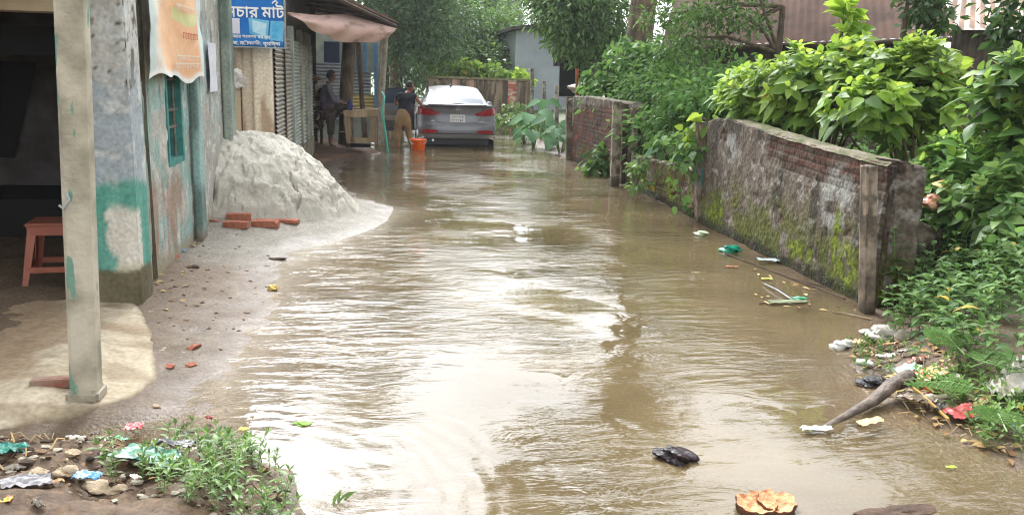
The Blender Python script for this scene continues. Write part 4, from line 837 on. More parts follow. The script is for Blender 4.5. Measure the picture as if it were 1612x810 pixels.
for t_ in tv:
    W = Wf(t_); ring = []
    for s_ in np.linspace(-1, 1, ns): a = abs(math.sin(s_*math.pi/2)); x = W*math.sin(s_*math.pi/2); ring.append((x, yRf(t_)+.42*(1-max(0, 1-a**3.4)**(1/3.4))))
    for y in (.8, 1.2, 1.8, 2.4, 3.0, 3.5): ring.append((W, y))
    for s_ in np.linspace(1, -1, ns): a = abs(math.sin(s_*math.pi/2)); ring.append((W*.97*math.sin(s_*math.pi/2), 4.5-.05*t_-.75*(1-max(0, 1-a**2.8)**(1/2.8))))
    for y in (3.5, 3.0, 2.4, 1.8, 1.2, .8): ring.append((-W, y))
    rows.append([(x, y, zbot(y)+t_*(ztop(y)-zbot(y))) for x, y in ring])
for f in (.93, .75, .4, .0): rows.append([(x*f, .05+(y-.05)*(1 if f > .5 else 1), z+.03*(1-f)) for x, y, z in rows[nt_-1]])
nr = len(rows[0]); b = MB(); b.add([p for r_ in rows for p in r_], [(i*nr+k, i*nr+(k+1) % nr, (i+1)*nr+(k+1) % nr, (i+1)*nr+k) for i in range(len(rows)-1) for k in range(nr)]+[tuple(range(nr-1, -1, -1))])
body_ = b.obj('body', M_car, car, True)
# cabin
cy = [.62, .85, 1.1, 1.38, 1.65, 2.2, 2.7, 3.0, 3.3, 3.75]
czt = [1.12, 1.24, 1.35, 1.44, 1.475, 1.49, 1.46, 1.36, 1.23, 1.0]; chw = [.70, .67, .63, .58, .57, .57, .56, .58, .6, .64]
czb = [1.10, 1.09, 1.07, 1.04, 1.03, 1.02, 1.0, 1.0, .99, .98]; chb = [.76, .79, .80, .81, .82, .82, .82, .82, .8, .78]
fi = np.linspace(0, 9, 46); CY_, ZT, HW, ZB, HB = (np.interp(fi, range(10), a) for a in (cy, czt, chw, czb, chb))
def crow(i, us): return [(HW[i]*u, CY_[i], ZT[i]-.045*abs(u)**2.5+(-.0)) for u in us]
def strip(nm, i0, i1, us, m_, par, off=0):
    b = MB(); k = len(us); b.add([(x, y, z+off) for i in range(i0, i1+1) for x, y, z in crow(i, us)], [(a*k+c, a*k+c+1, (a+1)*k+c+1, (a+1)*k+c) for a in range(i1-i0) for c in range(k-1)]); return b.obj(nm, m_, par, True)
strip('rear_window', 0, 15, np.linspace(-.93, .93, 15), M_cglass, car); strip('roof', 15, 30, np.linspace(-1, 1, 15), M_car, car); strip('windshield', 30, 45, np.linspace(-.93, .93, 15), M_cglass, car)
for s_ in (-1, 1):
    strip('pillar', 0, 15, np.array([.93, 1.0])*s_, M_car, car); strip('pillar', 30, 45, np.array([.93, 1.0])*s_, M_car, car)
    def srow(i, f): return (s_*(HB[i]+(HW[i]-HB[i])*f), CY_[i], ZB[i]+(ZT[i]-.045-ZB[i])*f)
    for nm, i0, i1, f0, f1, m_ in (('side_window', 9, 40, .0, .9, M_cglass), ('window_frame', 9, 40, .9, 1., M_car), ('side_pillar', 0, 9, 0, 1., M_car), ('side_pillar', 40, 45, 0, 1, M_car)):
        b = MB(); b.add([srow(i, f) for i in range(i0, i1+1) for f in (f0, f1)], [(2*a, 2*a+1, 2*a+3, 2*a+2) for a in range(i1-i0)]); b.obj(nm, m_, car, True)
def patch(nm, pts, m_, off=.006, thick=.01, par=car):      # outline in (x, t) laid on the rear surface
    xs_l = sorted(set([round(p_[0], 3) for p_ in pts])); x0, x1 = min(xs_l), max(xs_l); n = 14; b = MB(); V = []
    top = [p_ for p_ in pts[:len(pts)//2]]; bot = pts[len(pts)//2:][::-1]
    for i in range(n+1):
        x = x0+(x1-x0)*i/n; o1 = sorted(top); o2 = sorted(bot)
        ta = float(np.interp(x, [q[0] for q in o1], [q[1] for q in o1])); tb = float(np.interp(x, [q[0] for q in o2], [q[1] for q in o2]))
        for k in range(4): V.append(rearpt(x, tb+(ta-tb)*k/3, off))
    b.add(V, [(a*4+c, a*4+c+1, (a+1)*4+c+1, (a+1)*4+c) for a in range(n) for c in range(3)])
    m = len(V); V2 = [rearpt(v.x if abs(v.x) < .8 else v.x, 0, 0) for v in V]
    return b.obj(nm, m_, par, True)
for s_ in (-1, 1):
    patch('tail_lamp', [(s_*.885, .93), (s_*.62, .83), (s_*.40, .73), (s_*.885, .70), (s_*.62, .65), (s_*.40, .68)], M_lamp, .012)
    patch('reflector', [(s_*.80, .24), (s_*.66, .25), (s_*.44, .23), (s_*.80, .15), (s_*.66, .14), (s_*.44, .165)], M_lamp, .008)
patch('bumper_trim', [(-.86, .12), (0, .12), (.86, .12), (-.86, .01), (0, .01), (.86, .01)], M_chrome, .03)
patch('bumper_inset', [(-.84, .14), (0, .14), (.84, .14), (-.84, .105), (0, .105), (.84, .105)], M_blk, .006)
def line(ps, m_, nm, r_=.005): b = MB(); b.tube([rearpt(x, t_, .002) for x, t_ in ps], r_, 5); return b.obj(nm, m_, car)
line([(-.60, .93), (-.56, .80), (-.52, .6), (-.46, .48), (-.3, .455), (0, .45), (.3, .455), (.46, .48), (.52, .6), (.56, .80), (.60, .93)], M_blk, 'boot_seam')
line([(-.88, .40), (-.6, .37), (0, .36), (.6, .37), (.88, .40)], M_blk, 'bumper_seam', .004)
b = MB(); b.tube([rearpt(x, .965, .03)+Vector((0, .0, .012)) for x in (-.66, -.4, 0, .4, .66)], .018, 8, flat=1); b.obj('boot_lip', M_car, car, True)
# number plate, two unreadable lines
pc_ = rearpt(0, .58, .02); pl = root('number_plate', (0, 0, 0), None, None); pl.parent = car
for k_ in ('label', 'category'): 
    if k_ in pl: del pl[k_]
bpy.data.objects.remove(pl)
b = MB(); b.box((-.17, pc_.y-.006, pc_.z-.085), (.17, pc_.y+.05, pc_.z+.085), bev=.004); pl = b.obj('number_plate', mat('plate_white', lin(228, 228, 224), lin(216, 216, 212), 5, .4, 0), car)
b = MB(); rn = random.Random(5)
for zz_, n_, w_, hh in ((.035, 7, .03, .045), (-.045, 6, .036, .055)):
    for k_ in range(n_):
        x = (k_-(n_-1)/2)*(.27/n_); b.box((x-w_*.35, pc_.y-.009, pc_.z+zz_-hh/2), (x-w_*.2, pc_.y-.0065, pc_.z+zz_+hh/2)); b.box((x-w_*.2, pc_.y-.009, pc_.z+zz_+hh*rn.uniform(-.3, .3)), (x+w_*.35, pc_.y-.0065, pc_.z+zz_+hh*.42))
b.obj('plate_lettering', mat('plate_ink', lin(120, 110, 116), lin(96, 88, 94), 5, .6, 0), pl)
# oval emblem with slanted H
ec = rearpt(0, .845, .012); b = MB(); b.tube([(ec.x+.075*math.cos(a), ec.y-.003, ec.z+.04*math.sin(a)) for a in np.linspace(0, 2*math.pi, 21)], .006, 5)
b.tube([(ec.x-.035, ec.y-.004, ec.z-.026), (ec.x-.022, ec.y-.004, ec.z+.028)], .006, 5); b.tube([(ec.x+.022, ec.y-.004, ec.z-.028), (ec.x+.035, ec.y-.004, ec.z+.026)], .006, 5); b.tube([(ec.x-.028, ec.y-.004, ec.z-.008), (ec.x+.028, ec.y-.004, ec.z+.008)], .006, 5); b.obj('emblem', M_chrome, car)
b = MB(); 
for (x0_, t_) in ((-.60, .50), (.52, .50)):
    for k_ in range(4): q = rearpt(x0_+.022*k_*(1), t_, .008); b.box((q.x, q.y-.003, q.z-.01), (q.x+.014, q.y, q.z+.01))
b.obj('badge', M_chrome, car)
# wheels
for (x, y) in ((-.79, .98), (.79, .98), (-.79, 3.62), (.79, 3.62)):
    Mw = T(x, y, .32, ry=math.pi/2); b = MB(); b.lathe([(.21, -.10), (.29, -.105), (.318, -.08), (.32, 0), (.318, .08), (.29, .105), (.21, .10)], 28, Mw); w_ = b.obj('wheel', M_rub, car, True)
    b = MB(); b.lathe([(.02, -.07), (.21, -.09), (.215, .09), (.02, .07)], 20, Mw); 
    r_o = b.obj('rim', M_chrome, w_, True)
    b = MB(); sgn_ = 1 if x > 0 else -1; b.lathe([(.30, -.004), (.375, -.004), (.375, .004), (.30, .004)], 28, T(sgn_*.893, y, .34, ry=math.pi/2)); b.obj('wheel_arch', M_blk, car)
b = MB(); b.box((-.72, .15, .2), (.72, 4.3, .34)); b.obj('underbody', M_blk, car)
b = MB(); b.tube([(-.55, .09, .30), (-.55, .4, .30)], .03, 8); b.obj('exhaust', M_chrome, car)
b = MB(); b.blob((-.08, 1.55, 1.5), .03, 2, 0, sc=(1, 2.2, 1.1)); b.tube([(-.08, 1.6, 1.51), (-.20, 1.35, 1.72)], .004, 5); b.obj('aerial', M_blk, car)
for s_ in (-1, 1): b = MB(); b.blob((s_*1.0, 2.95, 1.02), .09, 2, 0, sc=(1.1, .6, .75)); b.obj('mirror', M_car, car, True)
# open door (left rear), hinged ahead, inner side towards the camera
b = MB(); b.box((-.908, 1.25, .34), (-.901, 2.3, 1.0)); b.obj('opening_shade', M_blk, car)  # dark panel laid on the closed body side for the cabin shade
Md = T(-.92, 2.32, 0, rz=rad(14))
outl = [(0, .36), (-.80, .34), (-.93, .55), (-.98, .9), (-.99, 1.02), (0, 1.02)]
b = MB(); b.prism(outl, 0, .07, Md); dr = b.obj('rear_door', M_car, car)
b = MB(); b.prism([(-.04, .42), (-.76, .40), (-.88, .58), (-.92, .86), (-.04, .90)], -.03, -.001, Md); b.obj('door_lining', mat('door_lining', lin(120, 114, 106), lin(96, 90, 84), 5, .7, .1), dr)
b = MB(); b.prism([(-.15, .6), (-.7, .6), (-.8, .72), (-.15, .74)], -.05, -.031, Md); b.obj('armrest', mat('beige_lining', lin(160, 150, 136), lin(140, 130, 118), 5, .7, .1), dr)
b = MB(); b.tube([(0, .03, 1.02), (-.02, .03, 1.36), (-.5, .03, 1.40), (-.86, .03, 1.32), (-.98, .03, 1.03)], .024, 6, Md); b.obj('window_frame', M_blk, dr)
b = MB(); b.prism([(-.02, 1.02), (-.96, 1.02), (-.85, 1.30), (-.5, 1.38), (-.03, 1.34)], .028, .033, Md); b.obj('window', M_cglass, dr)
b = MB(); b.tube([(-.86, .09, .88), (-.80, .11, .89), (-.72, .09, .89)], .012, 6, Md); b.obj('handle', M_chrome, dr)
# ------------------------------------------------------------------ masonry on the right
def bricks(u, v, s=0, bl=.25, bh=.078):
    row_ = np.floor(v/bh); uu = u+(row_ % 2)*bl*.5+.02*vn(row_, row_*0, s); col_ = np.floor(uu/bl)
    fu = uu/bl-col_; fv = v/bh-row_; m_ = np.minimum(np.minimum(fu, 1-fu)*bl, np.minimum(fv, 1-fv)*bh)
    return ss(.003, .012, m_), _h(col_, row_, s+5)
def wall_fn(seed, base_red, plaster_amt, moss, spots=(), u0=0, lich=(), brickfn=None):
    def masks(u, v):
        n = fbm(u*2.1+seed, v*2.3, 5, seed); k = fbm(u*9, v*9, 5, seed+1); f_ = fbm(u*30, v*30, 3, seed+2); bm_, bid = bricks(u, v, seed)
        pl_ = ss(.5-plaster_amt*.25, .53-plaster_amt*.25, n*.72+k*.28)
        if brickfn: pl_ = pl_*(1-brickfn(u, v, k))
        return n, k, f_, bm_, bid, pl_
    def col(u, v):
        n, k, f_, bm_, bid, pl_ = masks(u, v)
        b1, b2 = lin(92, 62, 50), lin(*base_red); bc_ = mixc(b1, b2, ss(.35, .95, bid*.7+k*.4)); bc_ = mixc(bc_, lin(50, 44, 38), ss(.45, .62, fbm(u*3, v*5, 4, seed+9))*.55)
        bc_ = mixc(lin(72, 64, 54), bc_, bm_); bc_ = mixc(bc_, lin(96, 86, 74), ss(.48, .6, k)*.75)
        pc2 = mixc(lin(84, 74, 64), lin(134, 122, 108), k); pc2 = mixc(pc2, lin(52, 48, 42), ss(.5, .66, fbm(u*4, v*1.5, 5, seed+4))*.75)
        pc2 = mixc(pc2, lin(168, 162, 152), ss(.62, .7, fbm(u*12, v*12, 4, seed+6))*.6)
        c = mixc(bc_, pc2, pl_)
        for (uc, vc, ru, rv) in lich: c = mixc(c, lin(156, 156, 150), ss(1.1, .6, np.hypot((u-uc)/ru, (v-vc)/rv)+.6*(k-.5))*ss(.42, .55, k)*.95)
        mo = ss(moss+.25, moss-.2, v+.55*(n-.5))*ss(.36, .54, fbm(u*5, v*5, 5, seed+7)); c = mixc(c, mixc(lin(70, 76, 26), lin(112, 118, 42), f_), mo*.85)
        for (uc, vc, ru, rv) in spots: c = mixc(c, mixc(lin(82, 94, 28), lin(132, 146, 42), ss(.3, .7, fbm(u*26, v*26, 3, seed+8))), ss(1.15, .6, np.hypot((u-uc)/ru, (v-vc)/rv)+1.3*(k-.5))*ss(.30, .46, k+.3*(fbm(u*16, v*16, 3, seed+3)-.5)))
        c = mixc(c, lin(40, 36, 30), ss(.14, .04, v)*.8)
        return c*(.62+.32*f_[..., None])
    def hgt(u, v):
        n, k, f_, bm_, bid, pl_ = masks(u, v); return .007*bm_*(1-pl_)+.016*pl_+.016*(k-.5)+.008*(f_-.5)+.006*(bid-.5)*(1-pl_)
    return col, hgt
def rwall(name, label, x0, y0, x1, y1, top, thick, fn, res=.014, capcol=(108, 100, 84)):
    O_ = Vector((x0, y0, -.15)); U_ = Vector((x1-x0, y1-y0, 0)); w = U_.length; hmax = 1.4
    rt = root(name, ((x0+x1)/2, (y0+y1)/2, 0), label, 'wall')
    colf, hf = fn; tf_ = lambda u: np.interp(u/w, [q[0] for q in top], [q[1] for q in top])+.15+.012*(fbm(u*9, u*0, 3, 5)-.5)
    P(panel('masonry', O_, U_, (0, 0, 1), w, hmax, res, lambda u, v: colf(u, np.maximum(v-.15, -.1)+0*u), lambda u, v: hf(u, v-.15), thick, M_brickwall, topf=tf_, back=False), rt)
    # rough cap and back
    nu = int(w/.03)+2; uu = np.linspace(0, w, nu); vv_ = np.linspace(-.02, thick, 7); Ug, Wg = np.meshgrid(uu, vv_, indexing='ij'); Ud = U_.normalized(); Nn = Vector((Ud.y, -Ud.x, 0))
    zt_ = np.interp(Ug/w, [q[0] for q in top], [q[1] for q in top])+.012+.025*(fbm(Ug*8, Wg*12, 4, 91)-.5)-.03*(np.abs(Wg-thick/2) > thick*.46)
    Pz = np.stack([x0+Ud.x*Ug-Nn.x*Wg, y0+Ud.y*Ug-Nn.y*Wg, zt_], -1)
    cc_ = mixc(lin(*capcol), lin(74, 78, 46), ss(.4, .6, fbm(Ug*6, Wg*6, 4, 92)))
    P(link('coping', fastmesh('coping', Pz, grid_q(nu, 7), cc_), M_brickwall, smooth=True), rt)
    bb_ = MB(); bb_.add([(x0-Nn.x*thick, y0-Nn.y*thick, -.15), (x1-Nn.x*thick, y1-Nn.y*thick, -.15), (x1-Nn.x*thick, y1-Nn.y*thick, top[-1][1]), (x0-Nn.x*thick, y0-Nn.y*thick, top[0][1])], [(0, 1, 2, 3)]); P(bb_.obj('back_face', M_concd), rt)
    return rt
def fr(y): return 9.72-y
hw_top = [(0, 1.20), (.06, 1.24), (.16, 1.27), (.3, 1.235), (.5, 1.19), (.7, 1.15), (.86, 1.13), (1, 1.11)]
redf = lambda u, v, k: ss(.86, .92, v+.08*(k-.5)-.06*(u < 2))*ss(1.6, 1.75, u)
hwl = rwall('damp_wall', 'tall damp plastered brick wall with bright green moss standing in the water at the right', 3.78, 9.72, 3.74, 5.93, hw_top, .2,
      wall_fn(201, (112, 78, 64), .95, .45, [(fr(9.3), .18, .32, .28), (fr(6.35), .12, .22, .38), (fr(6.55), .45, .09, .26), (fr(7.2), .2, .3, .12)], lich=[(fr(6.62), .72, .30, .36), (fr(9.0), .95, .25, .2)], brickfn=redf), .0115)
def mpost(name, px, pyb, pyt, w, d, y, label, colA, colB, stripe=None, lean=0, zb_=-.12, cat='post', rag=.0):
    a = PY(px, pyb, y); c = PY(px+lean, pyt, y); rt = root(name, (a.x, y, 0), label, cat)
    def cf(u, v):
        n = fbm(u*9+px, v*8, 5, 301); cc_ = mixc(lin(*colA), lin(*colB), ss(.35, .65, n)); cc_ = mixc(cc_, lin(70, 62, 52), ss(.52, .64, fbm(u*8+px, v*9, 5, 304))*.7); cc_ = mixc(cc_, lin(56, 54, 36), ss(.25, .05, v)*.8)
        if stripe is not None: cc_ = mixc(cc_, lin(*stripe), ss(.3, .2, abs(u/w-.6))*ss(.4, .5, fbm(u*6, v*5, 3, 302))*ss(.5, .6, v))
        return cc_
    h_ = c.z-zb_; hf_ = lambda u, v: .01*(fbm(u*12, v*6, 4, 303)-.5)
    tf_ = (lambda u: h_-rag*fbm(u*22+px, u*0, 3, 7)) if rag else None
    P(panel('shaft', (a.x-w/2, y, zb_), (1, 0, (c.x-a.x)/h_*0), (c.x-a.x, 0, h_), w, h_, .012, cf, hf_, d, M_plaster, topf=tf_, back=True), rt)
    P(panel('shaft_side', (a.x-w/2-.001, y+d, zb_), (0, -1, 0), (c.x-a.x, 0, h_), d, h_, .014, cf, None, .01, M_plaster, topf=tf_), rt)
    return rt
mpost('wall_post', 1376, 466, 258, .08, .1, 5.78, 'smooth beige concrete post at the near end of the tall mossy wall', (104, 94, 82), (146, 132, 116), lean=-2, rag=.02)
pr = root('wall_pier', (3.88, 5.9, 0), 'dark crumbling brick pier with a ragged top at the near end of the tall wall', 'pier')
pa_, pb_ = PY(1386, 480, 5.88), PY(1428, 480, 5.88); pt_ = PY(1410, 236, 5.88).z+.12; cfn, hfn = wall_fn(251, (92, 66, 54), .35, .35, brickfn=None)
ptop = lambda u: pt_-.05-.13*fbm(u*13+4, u*0, 3, 9)-.10*ss(.15, .26, u)
P(panel('masonry', (pa_.x, 5.88, -.12), (1, 0, 0), (0, 0, 1), pb_.x-pa_.x, pt_, .012, lambda u, v: cfn(u, v-.1)*.8, lambda u, v: 1.6*hfn(u, v), .3, M_brickwall, topf=ptop, back=False), pr)
P(panel('masonry_side', (pb_.x+.004, 5.885, -.12), (0, 1, 0), (0, 0, 1), .3, pt_-.12, .014, lambda u, v: cfn(u+.3, v-.1)*.8, lambda u, v: hfn(u, v), .01, M_brickwall), pr)
P(panel('masonry_side', (pa_.x-.004, 6.18, -.12), (0, -1, 0), (0, 0, 1), .3, pt_-.12, .014, lambda u, v: cfn(u+.6, v-.1)*.8, lambda u, v: hfn(u, v), .01, M_brickwall), pr)
mpost('broken_wall', 1440, 470, 345, .5, .25, 6.25, 'low broken wall stub overgrown with leaves, right of the dark pier', (70, 62, 52), (128, 116, 100), rag=.1, cat='wall')
mpost('concrete_stub', 1437, 310, 262, .10, .12, 6.3, 'small concrete stub leaning on the dark pier top', (84, 80, 70), (134, 126, 112), zb_=.75, cat='stub')
mpost('wall_post', 1106, 348, 192, .11, .1, 9.78, 'thin post with a faded teal stripe between the tall wall and the low mossy wall', (112, 100, 84), (150, 138, 118), stripe=(70, 120, 124))
rwall('low_wall', 'low mossy brick wall draped with creepers, left of the teal striped post', 3.86, 12.85, 3.80, 9.86, [(0, .50), (.3, .52), (.6, .56), (1, .60)], .18, wall_fn(221, (128, 74, 56), .1, .5, [(.5, .25, .3, .15), (1.9, .2, .3, .2)]), .016, (150, 142, 122))
rwall('brick_wall', 'weathered wall panel with exposed red bricks between two concrete posts', 3.74, 16.9, 3.86, 13.15, [(0, 1.27), (.3, 1.30), (.7, 1.29), (1, 1.28)], .18,
      wall_fn(241, (150, 82, 64), .75, .2, brickfn=lambda u, v, k: ss(1.05, .98, v+.2*(k-.5)-.05*u)*ss(3.6, 3.4, u+.2*k)), .018)
mpost('wall_post', 897, 252, 152, .12, .12, 17.0, 'weathered concrete post at the far end of the exposed brick panel', (100, 90, 78), (146, 136, 118))
mpost('wall_post', 969, 292, 160, .13, .1, 13.15, 'grey concrete post at the near end of the exposed brick panel', (110, 100, 86), (158, 148, 130), lean=4)
mpost('wall_pier', 986, 292, 160, .16, .2, 13.35, 'mossy broken pier beside the near post of the exposed brick panel', (84, 72, 56), (128, 110, 84), lean=2, cat='pier', rag=.05)
mpost('wall_post', 999, 296, 186, .07, .1, 13.05, 'short pale post in front of the mossy broken pier', (140, 132, 116), (176, 168, 150), lean=2)
# far boundary wall
def bwf(u, v):
    n = fbm(u*2, v*2, 5, 261); k = fbm(u*8, v*1.6, 5, 262); c = mixc(lin(112, 98, 80), lin(158, 142, 118), n); c = mixc(c, lin(62, 54, 46), ss(.45, .62, k)*.8)
    for uc in (1.2, 1.9): c = mixc(c, mixc(lin(170, 120, 100), lin(206, 180, 160), k), ss(.11, .09, abs(u-uc))*(v > .9)*.8)
    bm_, bid = bricks(u, v, 9, .2, .075); ww = ss(.17, .15, abs(u-3.55)); c = mixc(c, mixc(lin(150, 130, 116), mixc(lin(176, 86, 66), lin(206, 176, 156), ss(.3, .7, bid)), bm_), ww)
    return mixc(c, lin(84, 82, 56), ss(.3, .1, v))
bw0, bw1 = Vector((1.5, 30.6, -.1)), Vector((4.62, 27.9, -.1)); rt = root('boundary_wall', (3, 29, 0), 'stained grey boundary wall with a whitish brick pilaster behind the parked car', 'wall')
P(panel('wall_face', bw0, bw1-bw0, (0, 0, 1), (bw1-bw0).length, 1.53, .03, bwf, lambda u, v: .03*(fbm(u*5, v*5, 4, 263)-.5)+.06*ss(.17, .15, abs(u-3.55)), .2, M_plaster), rt)
b = MB(); d_ = (bw1-bw0).normalized(); nn = Vector((d_.y, -d_.x, 0)); 
V = [bw0+nn*.06, bw1+nn*.06, bw1-nn*.3, bw0-nn*.3]; b.add([(v.x, v.y, 1.43) for v in V]+[(v.x, v.y, 1.50) for v in V], [(3, 2, 1, 0), (4, 5, 6, 7), (0, 1, 5, 4), (1, 2, 6, 5), (2, 3, 7, 6), (3, 0, 4, 7)]); P(b.obj('coping', mat('mossy_coping', lin(150, 140, 104), lin(96, 98, 62), 5, .9, .4)), rt)
for (px, pb, pt, y, lab) in ((838, 200, 108, 26.5, 'tallest thin concrete fence post beside the end of the far wall'), (857, 205, 128, 25, 'thin concrete fence post in the middle of the three by the taro plants'), (877, 215, 134, 22.5, 'thin pale concrete fence post nearest the exposed brick panel')):
    mpost('fence_post', px, pb, pt, .10, .09, y, lab, (134, 128, 116), (176, 170, 156)); bpy.context.view_layer.update()
for (px, lab) in ((617, 'white pillar at the far left beyond the open car door'), (625, 'white pillar just behind the standing man')):
    a = PY(px, 150, 33+(px-617)*.2); b = MB(); b.box((a.x-.1, a.y, .05), (a.x+.1, a.y+.2, 1.75), bev=.01); b.box((a.x-.13, a.y-.03, 1.75), (a.x+.13, a.y+.23, 1.82), bev=.01); o = b.obj('pillar', mat('pale_pillar', lin(220, 206, 196), lin(190, 168, 150), 6, .8, .2)); tag(o, lab, 'pillar')
# grey house
gh_ = root('grey_house', (6.5, 34.5, 0), 'small grey blue rendered house with a dark sloping roof and one tiny window', 'building')
M_gr1 = mat('grey_render', lin(176, 184, 190), lin(158, 166, 174), 1.2, .9, .1, 15); M_roofd = mat('dark_roof', lin(82, 76, 70), lin(54, 50, 46), 4, .9, .4)
b = MB(); A1, B1, C1 = (4.95, 33.0), (4.60, 35.7), (8.4, 33.5); D1 = (8.1, 36.2)
def qwall(p, q, z0, z1, z2): return [(p[0], p[1], z0), (q[0], q[1], z0), (q[0], q[1], z2), (p[0], p[1], z1)]
b.add(qwall(B1, A1, 0, 3.12, 3.25), [(0, 1, 2, 3)]); b.add(qwall(A1, C1, 0, 3.25, 3.7), [(0, 1, 2, 3)]); b.add(qwall(C1, D1, 0, 3.7, 3.5), [(0, 1, 2, 3)]); b.add(qwall(D1, B1, 0, 3.5, 3.12), [(0, 1, 2, 3)]); P(b.obj('wall', M_gr1), gh_)
b = MB(); R0 = [(4.72, 32.7, 3.25), (8.8, 33.1, 3.8), (8.5, 36.6, 3.55), (4.3, 36.1, 3.08)]; b.add(R0+[(x, y, z+.12) for x, y, z in R0], [(3, 2, 1, 0), (4, 5, 6, 7), (0, 1, 5, 4), (1, 2, 6, 5), (2, 3, 7, 6), (3, 0, 4, 7)]); P(b.obj('roof', M_roofd), gh_)
w0, w1_ = PY(794, 92, 34.3), PY(800, 79, 34.3); dirw = Vector((4.60-4.95, 2.7, 0)).normalized(); nw = Vector((-dirw.y, dirw.x, 0))
c_ = Vector((4.95, 33, 0))+dirw*1.15
b = MB(); V = [c_+dirw*s_+nw*.01+Vector((0, 0, z)) for s_, z in ((-.35, w0.z), (.45, w0.z), (.45, w1_.z+.05), (-.35, w1_.z+.05))]; b.add(V+[v+nw*.015 for v in V], [(0, 1, 2, 3), (7, 6, 5, 4), (0, 4, 5, 1), (1, 5, 6, 2), (2, 6, 7, 3), (3, 7, 4, 0)]); wo2 = P(b.obj('window', mat('window_dark', lin(44, 46, 50), lin(30, 32, 34), 5, .5, 0)), gh_)
# house wall with a dark door behind the broad leaved tree
hs2 = root('shaded_house', (6.4, 27, 0), 'low blue grey house with a black doorway mostly hidden under the broad leaved tree', 'building')
def fbox(px0, py0, px1, py1, y, d, m_, nm, par):
    a, c = PY(px0, py1, y), PY(px1, py0, y); b = MB(); b.box((a.x, y, a.z), (c.x, y+d, c.z)); return P(b.obj(nm, m_), par)
fbox(925, 104, 985, 150, 26.5, .2, mat('blue_render', lin(170, 186, 204), lin(150, 166, 186), 2, .9, .1), 'wall', hs2)
fbox(880, 92, 925, 152, 26.9, .1, M_black, 'doorway', hs2); fbox(872, 60, 1000, 104, 27.0, .2, M_dark, 'upper_wall', hs2); fbox(905, 95, 908, 150, 26.5, .05, M_dark, 'door_post', hs2)  # doorway is a black slab standing for the darkness inside
# tall weathered block far behind
tb = root('apartment_block', (9, 61, 0), 'tall weathered concrete building rising between the trees at the back', 'building')
a, c = PY(766, 70, 60), PY(822, 0, 60)
def tbf(u, v): n = fbm(u*.8, v*.6, 5, 281); return mixc(mixc(lin(176, 168, 158), lin(206, 198, 190), n), lin(130, 122, 112), ss(.5, .65, fbm(u*3, v*.5, 4, 282))*.7)
P(panel('wall', (a.x, 60, 0), (1, 0, 0), (0, 0, 1), c.x-a.x, 11, .12, tbf, None, 6, M_plaster), tb)
for k_ in range(3):
    for z in (4.4, 7.4): b = MB(); x = a.x+.3+k_*.85; b.box((x, 59.9, z), (x+.45, 59.99, z+1.2)); w_ = P(b.obj('window', mat('grey_window', lin(120, 118, 118), lin(100, 98, 98), 3, .5, 0)), tb); b = MB(); b.box((x-.06, 59.85, z-.1), (x+.51, 59.98, z)); P(b.obj('sill', M_conc), tb)
# tin roofed houses on the right
M_tinwall = mat('dark_tin_wall', lin(104, 90, 80), lin(72, 62, 54), 4, .7, .2)
def tinroof(b, e0, e1, r0, r1, pitch=.12, amp=.018):
    e0, e1, r0, r1 = map(Vector, (e0, e1, r0, r1)); n = int((e1-e0).length/pitch*4); V = []; nrm = (e1-e0).cross(r0-e0).normalized()
    for i in range(n+1):
        f = i/n; o_ = nrm*amp*math.sin(f*n/4*2*math.pi); V += [e0.lerp(e1, f)+o_, r0.lerp(r1, f)+o_]
    b.add(V, [(2*i, 2*i+2, 2*i+3, 2*i+1) for i in range(n)]); return b
h1 = root('tin_house', (10, 18, 0), 'long brown house with a rusty brown tin roof behind the big bush', 'building')
E0, E1 = PY(1040, 74, 18.5), PY(1500, 58, 14.0); R0_, R1_ = E0+Vector((1.5, 3.2, 2.0)), E1+Vector((1.5, 3.2, 2.0))
P(tinroof(MB(), E0, E1, R0_, R1_, .16, .007).obj('roof', M_rustroof), h1)
b = MB(); B0, B1_ = E0+Vector((.35, .35, -.05)), E1+Vector((.1, .35, -.05)); b.add([(B0.x, B0.y, 0), (B1_.x, B1_.y, 0), tuple(B1_), tuple(B0)], [(0, 1, 2, 3)]); P(b.obj('wall', M_tinwall), h1)
b = MB(); b.tube([E0+Vector((-.05, 0, -.05)), E1+Vector((0, 0, -.05))], .05, 6); b.tube([(B0.x+.05, B0.y-.15, 1.75), (B0.x+1.6, B0.y-.4, 1.85)], .06, 6); P(b.obj('eave_beam', M_woodd), h1)
b = MB()
for k_ in range(5): q = B0.lerp(B1_, k_/5+.03); b.box((q.x-.04, q.y-.06, 0), (q.x+.04, q.y-.01, q.z))
P(b.obj('wall_stud', M_woodd), h1)
h2 = root('tin_house', (12, 14, 0), 'tin walled house with a pale brown ribbed roof at the right edge of the photo', 'building')
E0, E1 = PY(1488, 47, 13.5), PY(1700, 40, 12.0); R0_, R1_ = E0+Vector((2.0, 2.8, 1.5)), E1+Vector((1.5, 2.8, 1.5))
P(tinroof(MB(), E0, E1, R0_, R1_, .16, .022).obj('roof', mat('brown_ribbed_tin', lin(166, 138, 116), lin(128, 104, 88), 1.8, .6, .1, c3=lin(190, 166, 146))), h2)
def slopewall(px0, px1, pt, pb, y, m_, nm): a, c = PY(px0, pb, y), PY(px1, pt, y-.6); b = MB(); return b
b = MB(); a, c = PY(1500, 47, 13.9), PY(1590, 47, 13.5); tinroof(b, (a.x, a.y, 0), (c.x, c.y, 0), (a.x, a.y, a.z), (c.x, c.y, c.z), .1, .015); P(b.obj('wall', M_tinwall), h2)
